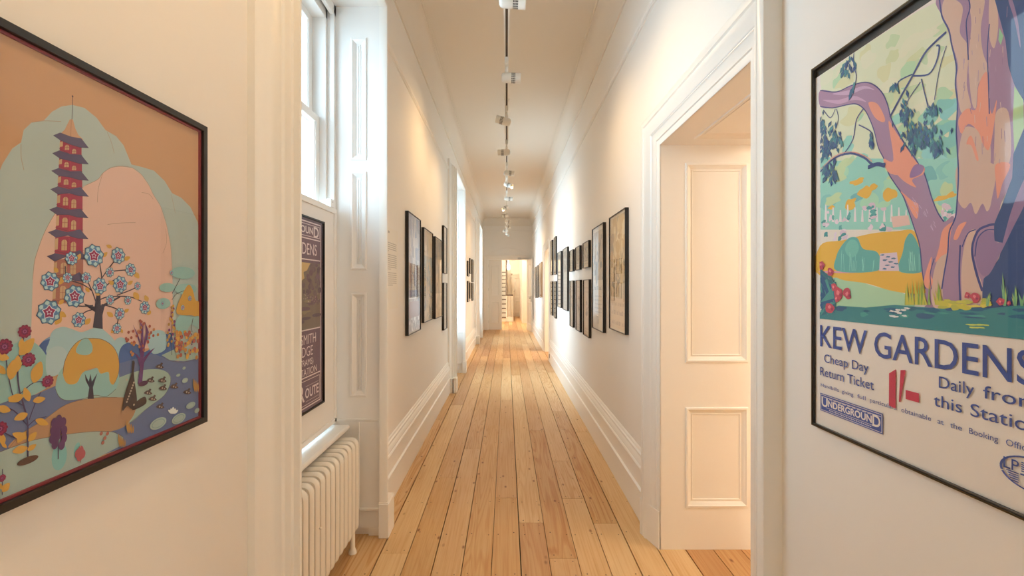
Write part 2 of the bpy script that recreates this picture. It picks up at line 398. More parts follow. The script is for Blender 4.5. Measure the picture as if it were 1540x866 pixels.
basebd('baseboard_right', XR, -1, DOORWAYS[1][1]+0.18, DOORWAYS[2][0]-0.18, 'tall moulded white baseboard under the long row of frames')
basebd('baseboard_right', XR, -1, DOORWAYS[2][1]+0.18, YE-0.02, 'tall white baseboard beyond the farther doorway')

# ------------------------------------------------------------------ windows
CASE = [(0, .070), (0, .105), (.004, .116), (.012, .1195), (.019, .116), (.024, .098), (.038, .095), (.046, .078), (.060, .073), (.066, .055), (.084, .042), (.105, .034), (.118, .034), (.128, .030), (.135, .024), (.135, 0)]
def make_window(n, y0, y1, label):
    r = empty('window_%d' % n, (XL, (y0+y1)/2, 0)); tag(r, label, 'window', kind='structure')
    H = 3.17
    mb = MB(); sweep_door(mb, y0, y1, H, CASE, XL, 1); build('casing', mb, M_TRIM, r, smooth=True)
    for sg, yy in ((-1, y0), (1, y1)):
        mb = MB(); a, b_ = sorted((yy-sg*0.004, yy+sg*0.140)); mb.box(XL+.066, XL+0.126, a, b_, 0, 0.205, 0, 0.003); c, d = sorted((yy+sg*.03, yy+sg*.140)); mb.box(XL-.002, XL+.08, c, d, 0, .205)
        mb.prism([(XL+0.068, a+.003), (XL+0.121, a+.003), (XL+0.121, b_-.003), (XL+.068, b_-.003)], 0.203, 0.213); build('plinth_block', mb, M_TRIM, r)
    # panelled shutter linings, stopping just above the floor
    X0, X1 = XL+0.075, -1.035; Wd = X0-X1
    pan = [(0.84, 1.464), (1.60, 2.19), (2.255, 2.99)]
    for sg, yy in ((1, y1+0.012), (-1, y0-0.008)):
        mb = MB()
        mp = (lambda a, c, d, yy=yy, sg=sg: (X0-a, yy-sg*d, c))
        panel_board(mb, mp, Wd, 0.71, 3.185, 0.082, Wd-0.100, pan, PSTEP, 0, 0.03)
        build('shutter_lining', mb, M_SHUT, r)
        mb = MB(); mb.box(X0-0.005, X1, yy+sg*.003, yy+sg*.025, 0.165, 0.70, 0, .002)
        mb.box(X0-.005, X1, yy-sg*.002, yy+sg*.025, .695, .712, 0, .003)
        mb.box(X0-0.135, X0-0.128, yy-sg*.002, yy+sg*.02, 0.17, .69, 0)
        mb.box(X0, X1, yy-sg*.004, yy+sg*.025, .160, .175, 0, .002); mb.box(X0-.006, X1, yy+sg*.012, yy+sg*.03, 0.05, 0.162, 0)
        build('lower_panel', mb, M_SHUT, r)
    mb = MB(); mp = lambda a, c, d: (X0-a, c, 3.175-d)
    panel_board(mb, mp, Wd, y0-0.01, y1+0.015, 0.07, Wd-0.09, [(y0+0.12, y1-0.12)], PSTEP, 0, 0.02)
    build('soffit', mb, M_SHUT, r)
    # box frame
    mb = MB(); F0, F1 = -1.035, -1.195
    for sg, yy in ((1, y1), (-1, y0)):
        def bx(x0, x1, a, b_, z0=0.6, z1=3.185, bev=.002):
            lo, hi = sorted((yy-sg*a, yy+sg*b_)); mb.box(x0, x1, lo, hi, z0, z1, 0, bev)
        bx(F0+0.012, F0-0.012, 0.016, 0.04); bx(F0-.005, F0-0.055, 0.013, .04); bx(F0-0.03, F1, 0.0345, .05)
    mb.box(F0+.012, F0-.012, y0-.03, y1+.04, 3.115, 3.185, 0, .002); mb.box(F0-.03, F1, y0-.03, y1+.04, 3.085, 3.195, 0, .002)
    fr = build('window_frame', mb, M_SHUT, r)
    mb = MB(); mb.lathe([(0.010, 0), (0.012, .004), (.006, .006)], (F0-0.03, y1-0.002, 2.96), 'Y', 10); build('sash_pulley', mb, M_CHROME, fr)
    # two sashes, each with its pane
    for (xs, z0, z1) in ((-1.160, 2.455, 3.09), (-1.120, 0.70, 2.50)):
        mb = MB(); ya, yb = y0+0.036, y1-0.036; st = 0.048
        mb.box(xs-.018, xs+.018, ya, ya+st, z0, z1, 0, .003); mb.box(xs-.018, xs+.018, yb-st, yb, z0, z1, 0, .003)
        mb.box(xs-.018, xs+.018, ya+st, yb-st, z1-.045, z1, 0, .003); mb.box(xs-.018, xs+.018, ya+st, yb-st, z0, z0+.045, 0, .003)
        sa = build('sash', mb, M_SHUT, r)
        mb = MB(); mb.box(xs-.003, xs+.003, ya+st-.005, yb-st+.005, z0+.04, z1-.04); build('glass_pane', mb, M_PANE, sa)
        mb = MB(); e = .004
        for (a, b_, c, d) in ((ya+st-e, ya+st+e, z0+.045, z1-.045), (yb-st-e, yb-st+e, z0+.045, z1-.045)): mb.box(xs+.002, xs+.010, a, b_, c, d)
        build('glazing_bead', mb, M_DOOR, sa)
    mb = MB(); mb.box(-1.04, -0.930, y0-.02, y1-0.01, 0.655, 0.682, 0, .010); mb.box(-1.19, -1.04, y0-.03, y1+.04, .655, .70)
    build('window_sill', mb, M_SHUT, r)
    mb = MB(); mb.box(-1.06, -1.025, y0-.03, y1+.04, 0, .655); mb.box(-1.025, -1.012, y0-.03, y1+.04, 0.57, .655, 0, .004); build('apron', mb, M_SHUT, r)
    return r
make_window(1, *WINDOWS[0], 'nearest tall white sash window with panelled shutter linings, above the radiator')
make_window(2, *WINDOWS[1], 'second tall white window along the corridor, beside two stacked white-mounted frames')
make_window(3, *WINDOWS[2], 'last tall white window before the end wall')
make_window(4, *WINDOWS[3], 'added unseen tall white window behind the viewer, lighting the near walls')  # unseen window added to bring daylight onto the near walls
for i, (y0, y1) in enumerate(WINDOWS):    # sampling portals for the sky through each window
    ld = bpy.data.lights.new('sky_portal', 'AREA'); ld.shape = 'RECTANGLE'; ld.size = 2.5; ld.size_y = y1-y0-.1
    lo = bpy.data.objects.new('sky_portal', ld); COL.objects.link(lo); lo.location = (-1.21, (y0+y1)/2, 1.9); lo.rotation_euler = (0, -PI/2, 0)
    ld.cycles.is_portal = True

# ------------------------------------------------------------------ right doorways
DCASE = [(0, .002), (0, .006), (.006, .010), (.030, .013), (.033, .019), (.070, .029), (.074, .034), (.080, .032), (.084, .038), (.108, .046), (.122, .058), (.134, .060), (.140, .054), (.146, .062), (.174, .064), (.180, .060), (.180, 0)]
def make_doorway(n, y0, y1, flat, label):
    r = empty('door_%d' % n, (XR, (y0+y1)/2, 0)); tag(r, label, 'doorway', kind='structure')
    k = 0.5 if flat else 1.0
    pr = [(t, p*k if p > 0 else p) for t, p in DCASE]
    mb = MB(); sweep_door(mb, y0, y1, DOOR_H, pr, XR, -1); build('architrave', mb, M_TRIM, r, smooth=True)
    for sg, yy in ((-1, y0), (1, y1)):
        mb = MB()
        q = [(XR-.003, yy), (XR-.012*k, yy), (XR-.070*k, yy+sg*.178), (XR-.066*k, yy+sg*.184), (XR+.02, yy+sg*.184)]
        mb.prism(q, 0, 0.215); q2 = [(XR-.003, yy), (XR-.008*k, yy), (XR-.065*k, yy+sg*.178), (XR+.02, yy+sg*.182)]; mb.prism(q2, .215, .226)
        build('plinth_block', mb, M_TRIM, r)
    Wd = DEEP-XR+0.02
    for sg, yy in ((1, y1), (-1, y0)):
        mb = MB(); mp = lambda a, c, d, yy=yy, sg=sg: (XR-0.004+a, yy-sg*d, c)
        panel_board(mb, mp, Wd, 0, DOOR_H, 0.143, Wd-0.143, [(0.24, 0.813), (1.067, 2.206)], PSTEP, 0, .022)
        build('jamb_lining', mb, M_TRIM, r)
    mb = MB(); mp = lambda a, c, d: (XR-0.004+a, c, DOOR_H-d)
    panel_board(mb, mp, Wd, y0, y1, 0.143, Wd-0.143, [(y0+.12, y1-.12)], PSTEP, 0, .022)
    build('head_lining', mb, M_TRIM, r)
    return r
make_doorway(1, *DOORWAYS[1], False, 'nearest open doorway with white moulded architrave and panelled warm lit jamb')
make_doorway(2, *DOORWAYS[2], True, 'farther open doorway glowing beyond the long row of frames')
make_doorway(5, *DOORWAYS[0], False, 'added unseen doorway behind the viewer, letting side room light onto the near walls')  # unseen doorway, added so light from behind reaches the near left wall
def lamp(name, kind, loc, col, watts, size=0.2, rot=None, spot=None, parent=None):
    ld = bpy.data.lights.new(name, kind); ld.color = col; ld.energy = watts
    if kind == 'AREA': ld.size = size
    else: ld.shadow_soft_size = size
    if spot: ld.spot_size = spot; ld.spot_blend = 1.0
    o = bpy.data.objects.new(name, ld); link(o, parent); o.location = loc
    if rot: o.rotation_euler = rot
    return o
lamp('room_and_fill_light', 'POINT', (2.75, 1.75, 2.55), ROOM_COL, ROOM_W, 0.18)
lamp('room_and_fill_light', 'POINT', (2.2, -2.75, 1.7), ROOM_COL, ROOM_W*BACK_FILL_K, 0.25)  # fill added behind the viewer, shines through the added doorway
lamp('room_and_fill_light', 'POINT', (2.75, 9.9, 2.55), ROOM_COL, ROOM_W*3.0, 0.18)
lamp('hall_lamp_light', 'POINT', (-0.45, 17.9, 2.9), HALL_COL, HALL_W, 0.15)
lamp('stair_lamp_light', 'POINT', (-1.2, 22.0, 4.6), HALL_COL, HALL_W, 0.15)

# ------------------------------------------------------------------ double doors at the end
r = empty('door_3', ((DX0+DX1)/2, YE, 0)); tag(r, 'white double doors in the end wall, one leaf shut and one swung open', 'door', kind='structure')
mb = MB(); FR = [(0, -.02), (0, .008), (.02, .014), (.10, .022), (.115, .034), (.155, .036), (.16, 0)]
mb.loft([[(DX0-t, YE-p, 0) for t, p in FR], [(DX0-t, YE-p, DZ+t) for t, p in FR], [(DX1+t*.95, YE-p, DZ+t) for t, p in FR], [(DX1+t*.95, YE-p, 0) for t, p in FR]], 0, False)
build('architrave', mb, M_DOOR, r)
mb = MB()
ar = [(-0.66+1.46*k/16, DZ+0.17+0.20*math.sin(PI*k/16)) for k in range(17)]
mb.loft([[(x, YE-p, z+q) for p, q in ((0, 0), (.012, .002), (.014, .018), (0, .022))] for x, z in ar], 0, False)
build('arched_moulding', mb, M_WALL, r)
mb = MB(); mb.box(DX0-.02, DX0+.012, YE-.01, YE+.31, 0, DZ); mb.box(DX1-.012, DX1+.02, YE-.01, YE+.31, 0, DZ); mb.box(DX0, DX1, YE-.01, YE+.31, DZ-.012, DZ+.02); build('door_lining', mb, M_TRIM, r)
def leaf(W, name, hand):
    mb = MB(); steps = [(0, 0), (.006, .006), (.014, .006), (.026, -.006), (.036, -.006), (.040, -.012)]
    return mb, steps
mb, st = leaf(.47, 'l', 1)
mp = lambda a, c, d: (DX0+.014+a, YE+.03-d, c)
panel_board(mb, mp, .465, .008, DZ-.02, .095, .37, [(.22, .98), (1.18, 2.26)], st, 0, .045)
lf = build('shut_leaf', mb, M_DOOR, r)
mb = MB()
for z in (.28, .82, 1.40, 2.22): mb.tube([(DX0+.010, YE+.018, z-.05), (DX0+.010, YE+.018, z+.05)], .012, 8)
build('hinge', mb, M_CHROME, lf)
hx, hy = 0.715, 16.12; ex, ey = 0.815, 15.28; LW = math.hypot(ex-hx, ey-hy); dx, dy = (ex-hx)/LW, (ey-hy)/LW; nx, ny = dy, -dx   # normal toward the corridor middle
mb = MB(); mp = lambda a, c, d: (hx+dx*a+nx*d, hy+dy*a+ny*d, c)
panel_board(mb, mp, LW, .008, DZ-.02, .10, LW-.10, [(.22, .98), (1.18, 2.26)], st, 0, .045)
ol = build('open_leaf', mb, M_DOOR, r)
mb = MB()
def on(a, c, d): return (hx+dx*a+nx*d, hy+dy*a+ny*d, c)
a = LW-.06
mb.loft([[on(a-.025, 1.0, .0), on(a+.03, 1.0, 0), on(a+.03, 1.2, 0), on(a-.025, 1.2, 0)], [on(a-.025, 1.0, .006), on(a+.03, 1.0, .006), on(a+.03, 1.2, .006), on(a-.025, 1.2, .006)]], 0, True, True)
build('lock_plate', mb, M_DARK, ol)
mb = MB(); mb.tube([on(a, 1.12, .004), on(a, 1.12, .03), on(a, 1.12, .036), on(a, 1.12, .055), on(a, 1.12, .066)], [.010, .010, .022, .030, .016], 12); build('door_knob', mb, M_CHROME, ol, smooth=True)
mb = MB(); mb.tube([(0.45, YE-.04, DZ+.03), (0.62, YE-.10, DZ+.03), (0.74, 15.9, DZ-.0)], .010, 8); mb.box(.38, .50, YE-.07, YE-.036, DZ+.005, DZ+.055, 0, .004); build('door_closer', mb, M_CHROME, ol)

# stair hall contents
r = empty('staircase', (-0.6, 20.0, 0)); tag(r, 'white staircase with dark treads rising beyond the double doors', 'staircase')
NS, RI, GO = 16, .186, .27
mb = MB()
for k in range(NS): mb.box(-1.35, -0.03, 20.0+k*GO, 20.0+(k+1)*GO+.02 if k < NS-1 else 20.0+(k+1)*GO, 0 if k == 0 else (k-.3)*RI, (k+1)*RI-.03)
build('riser', mb, M_TRIM, r)
mb = MB()
for k in range(12): mb.box(-1.36, -0.02, 20.0+k*GO-.03, 20.0+(k+1)*GO, (k+1)*RI-.032, (k+1)*RI, 0, .006)
build('tread', mb, M_STAIR, r)
mb = MB(); mb.prism([(19.97, 0), (20.1, 0), (20.0+12*GO, 12*RI-.12), (20.0+12*GO, 12*RI+.14), (19.97, .26)], -0.03, 0.0, 'X'); build('string_board', mb, M_TRIM, r)
mb = MB(); hr = [(-.015, 20.0+k*.4, 1.14+k*.4*RI/GO) for k in range(8)]
mb.tube(hr, .034, 10); mb.tube([(-.03, 20.0, 1.14), (.27, 19.98, 1.135)], .03, 10); build('handrail', mb, M_RAILWOOD, r, smooth=True)
mb = MB(); mb.box(-0.03, .29, 19.92, 20.06, 0, .19, 0, .01); build('curtail_base', mb, M_TRIM, r)
for q in range(5):
    mb = MB(); x = .005+q*.062; mb.lathe([(.016, .19), (.012, .25), (.014, .6), (.011, .9), (.014, 1.11)], (x, 19.99, 0), 'Z', 8); build('baluster', mb, M_TRIM, r, smooth=True)
for q in range(7):
    mb = MB(); yy = 20.3+q*.27; zz = (q+2)*RI; mb.lathe([(.014, zz-.19), (.011, zz+.3), (.013, zz+.62), (.012, zz+.77)], (-.015, yy, 0), 'Z', 8); build('baluster', mb, M_TRIM, r, smooth=True)
r = empty('door_4', (.7, 23.4, 0)); tag(r, 'plain white panelled door at the far side of the stair hall', 'door', kind='structure')
mb = MB(); mp = lambda a, c, d: (.30+a, 23.37-d, c)
panel_board(mb, mp, .82, .01, 2.08, .11, .71, [(.2, .78), (.95, 1.95)], st, 0, .03); build('door_leaf', mb, M_DOOR, r)
mb = MB(); mb.box(.22, .30, 23.35, 23.4, 0, 2.16, 0, .006); mb.box(1.12, 1.2, 23.35, 23.4, 0, 2.16, 0, .006); mb.box(.22, 1.2, 23.35, 23.4, 2.08, 2.18, 0, .006); build('door_frame', mb, M_DOOR, r)
mb = MB(); mb.lathe([(.01, 0), (.012, -.03), (.028, -.045), (.018, -.065)], (.37, 23.36, 1.28), 'Y', 12); build('door_knob', mb, M_CHROME, r)
mb = MB(); mb.box(.66, .74, 23.345, 23.362, 1.67, 1.75, 0, .004); build('lock_plate', mb, M_DARK, r)
r = empty('pendant_lantern', (0.075, 18.3, 2.28)); tag(r, 'small glowing pendant lantern hanging in the stair hall', 'lamp')
mb = MB(); mb.lathe([(.03, 2.36), (.062, 2.34), (.070, 2.24), (.058, 2.17), (.02, 2.155)], (.075, 18.3, 0), 'Z', 16); build('lamp_shade', mb, M_SHADE, r, smooth=True)
mb = MB(); mb.lathe([(.078, 2.34), (.04, 2.42), (.03, 2.52), (.008, 2.56)], (.075, 18.3, 0), 'Z', 16); mb.tube([(.075, 18.3, 2.5), (.075, 18.3, 3.4)], .005, 6); build('lamp_cap', mb, M_SPOT, r, smooth=True)

# ------------------------------------------------------------------ radiator
r = empty('column_radiator', (-0.925, 2.18, 0)); tag(r, 'cream column radiator standing in the recess under the nearest window', 'radiator')
NSEC, PIT, YS = 17, .0625, 1.685
def section_mesh():
    mb = MB(); rn, rb = .0150, .0215
    path = []; xa, xb, zb, zt, R_ = -.868, -.982, .10, .615, .028
    def arc(cx, cz, a0, a1):
        return [(cx+R_*math.cos(a0+(a1-a0)*k/5), cz+R_*math.sin(a0+(a1-a0)*k/5)) for k in range(6)]
    path += [(xa, zb+R_+.1), (xa, zt-R_-.1)] + arc(xa-R_, zt-R_, 0, PI/2) + arc(xb+R_, zt-R_, PI/2, PI) + [(xb, zt-R_-.1), (xb, zb+R_+.1)] + arc(xb+R_, zb+R_, PI, 1.5*PI) + arc(xa-R_, zb+R_, 1.5*PI, 2*PI)
    n = len(path); rings = []
    for i in range(n):
        p, q = path[i-1], path[(i+1) % n]; tx, tz = q[0]-p[0], q[1]-p[1]; l = math.hypot(tx, tz); nx_, nz_ = tz/l, -tx/l
        rings.append([(path[i][0]+nx_*rn*math.cos(2*PI*k/10), YS+rb*math.sin(2*PI*k/10), path[i][1]+nz_*rn*math.cos(2*PI*k/10)) for k in range(10)])
    mb.loft(rings+[rings[0]], 0, True)
    for x in (-.906, -.944):
        mb.loft([[(x+rn*.95*math.cos(2*PI*k/10), YS+rb*math.sin(2*PI*k/10), z) for k in range(10)] for z in (.095, .62)], 0, True)
    for z in (.125, .588): mb.tube([(-.925, YS-PIT/2, z), (-.925, YS+PIT/2, z)], .02, 10)
    return mb
sec = build('radiator_section', section_mesh(), M_RAD, r, smooth=True)
for k in range(1, NSEC):
    c = sec.copy(); COL.objects.link(c); c.parent = r; c.location = (0, k*PIT, 0)
for k, fx in ((1, -.868), (1, -.982), (NSEC-2, -.868), (NSEC-2, -.982)):
    mb = MB(); yy = YS+k*PIT; mb.lathe([(.024, 0), (.022, .012), (.014, .03), (.014, .11)], (fx, yy, 0), 'Z', 10); build('foot', mb, M_RAD, r, smooth=True)
mb = MB(); yy = YS+6.5*PIT; mb.lathe([(.004, 0), (.006, .004), (.006, .010), (.003, .012)], (-.854, yy+.03, .40), 'X', 10); build('bleed_valve', mb, M_RAD, r)

# ------------------------------------------------------------------ lighting track and spotlights
r = empty('lighting_track', (0, 6, 3.2)); tag(r, 'long white lighting track hung down the middle of the corridor ceiling', 'lighting track')
T0, T1 = -2.2, 14.0
mb = MB()
prof = [(-.018, 3.235), (-.018, 3.20), (-.008, 3.20), (-.008, 3.212), (.008, 3.212), (.008, 3.20), (.018, 3.20), (.018, 3.235)]
mb.loft([[(x, T0, z) for x, z in prof], [(x, T1, z) for x, z in prof]], 0, True, True); build('rail', mb, M_SPOT, r)
mb = MB(); mb.box(-.0085, .0085, T0+.005, T1-.005, 3.203, 3.2125); build('slot', mb, M_SLOT, r)
for yy in (-1.6, .7, 2.95, 5.9, 8.7, 11.6, 13.8):
    mb = MB(); mb.tube([(0, yy, 3.23), (0, yy, HC)], .004, 8); mb.lathe([(.004, HC-.035), (.028, HC-.03), (.03, HC)], (0, yy, 0), 'Z', 14); mb.box(-.02, .02, yy-.02, yy+.02, 3.232, 3.245, 0, .002); build('hanger', mb, M_SPOT, r)
SP = [(-1.5, 1, 8, 'added unseen behind the viewer, third back'), (-.3, -1, 10, 'added unseen behind the viewer, second back'), (1.1, -1, 8, 'added unseen just above the viewer'),
      (2.55, 1, 4, 'nearest in view, pointing to the doorway wall'),
      (3.49, 1, 2, 'second nearest in view, pointing to the doorway wall'), (4.42, -1, -16, 'third nearest in view, tipped up toward the window wall'),
      (5.43, -1, 2, 'fourth nearest in view, level toward the window wall'), (6.42, 1, 3, 'fifth nearest in view, above the row of frames'),
      (7.13, 1, 22, 'sixth nearest in view, brightly lit by the second window'), (8.29, 1, 4, 'seventh nearest in view, pale and short'),
      (9.18, -1, 30, 'eighth nearest in view, turned down to the window wall'), (10.27, -1, 8, 'ninth nearest in view, toward the window wall'),
      (11.2, 1, 8, 'fourth from the far end of the track'), (12.05, 1, 12, 'third from the far end of the track'),
      (13.0, -1, 8, 'second from the far end of the track'), (13.85, 1, 12, 'last at the far end of the track')]
sroot = empty('track_spotlight', (0, 0, 3.20))
mb = MB(); mb.box(-.014, .014, -.045, .045, 3.152, 3.204, 0, .004); mb.box(-.010, .010, -.03, .03, 3.145, 3.153, 0, .002); build('adapter', mb, M_SPOT, sroot)
mb = MB(); mb.tube([(0, 0, 3.15), (0, 0, 3.09)], .007, 10); mb.lathe([(.012, 3.13), (.013, 3.115), (.009, 3.10)], (0, 0, 0), 'Z', 12); build('stem', mb, M_SPOT, sroot)
mb = MB(); mb.lathe([(.004, -.042), (.020, -.040), (.031, -.033), (.036, -.020), (.037, .030), (.0362, .032), (.0362, .066), (.037, .068), (.037, .104), (.034, .106), (.032, .098), (.0315, .080)], (0, 0, 0), 'X', 24)
hs = build('housing', mb, M_SPOT, sroot, smooth=True); hs.data.transform(Matrix.Translation((0, 0, 3.20))); hs.location = (0, 0, -.135); BASE[hs.name] = Vector((0, 0, 0))
mb = MB()
for ix in range(4):
    x0 = .036+ix*.0075
    for k in range(18):
        a0 = 2*PI*(k+.12)/18; a1 = 2*PI*(k+.80)/18; rr = .0368
        mb.quadp([(x0, rr*math.cos(a0), rr*math.sin(a0)), (x0+.0052, rr*math.cos(a0), rr*math.sin(a0)), (x0+.0052, rr*math.cos(a1), rr*math.sin(a1)), (x0, rr*math.cos(a1), rr*math.sin(a1))])
build('vent_slots', mb, M_DARK, hs, fixn=False)
mb = MB(); mb.lathe([(.0315, .085), (.026, .083), (.010, .080)], (0, 0, 0), 'X', 20); build('lens', mb, M_LENS, hs)
lp = lamp('spot_beam', 'SPOT', (.112, 0, 0), SPOT_COL, SPOT_W, .03, rot=(0, -PI/2+math.radians(36), 0), spot=math.radians(150), parent=hs)
for i, (yy, dr, tilt, lab) in enumerate(SP):
    o = sroot if i == 0 else copy_tree(sroot)
    o.location = (0, yy, 3.20)
    tag(o, 'white track spotlight '+lab, 'spotlight', 'spotlights on the ceiling track')
    if yy < 1.5:   # lamps added out of view, dimmed and tipped lower to light the near walls
        b_ = [q for c in o.children for q in c.children if q.type == 'LIGHT'][0]; b_.data = b_.data.copy(); b_.data.energy = SPOT_W*NEAR_K; b_.rotation_euler = (0, -PI/2+math.radians(62), 0)
    h = [c for c in o.children if c.name.startswith('housing')][0]
    h.rotation_euler = (0, math.radians(tilt), 0 if dr > 0 else PI)
    if i == 15: h.rotation_euler = (0, math.radians(20), math.radians(58))
    if i in (8, 10): h.rotation_euler = (0, math.radians(tilt), math.radians(-35 if dr > 0 else 215))

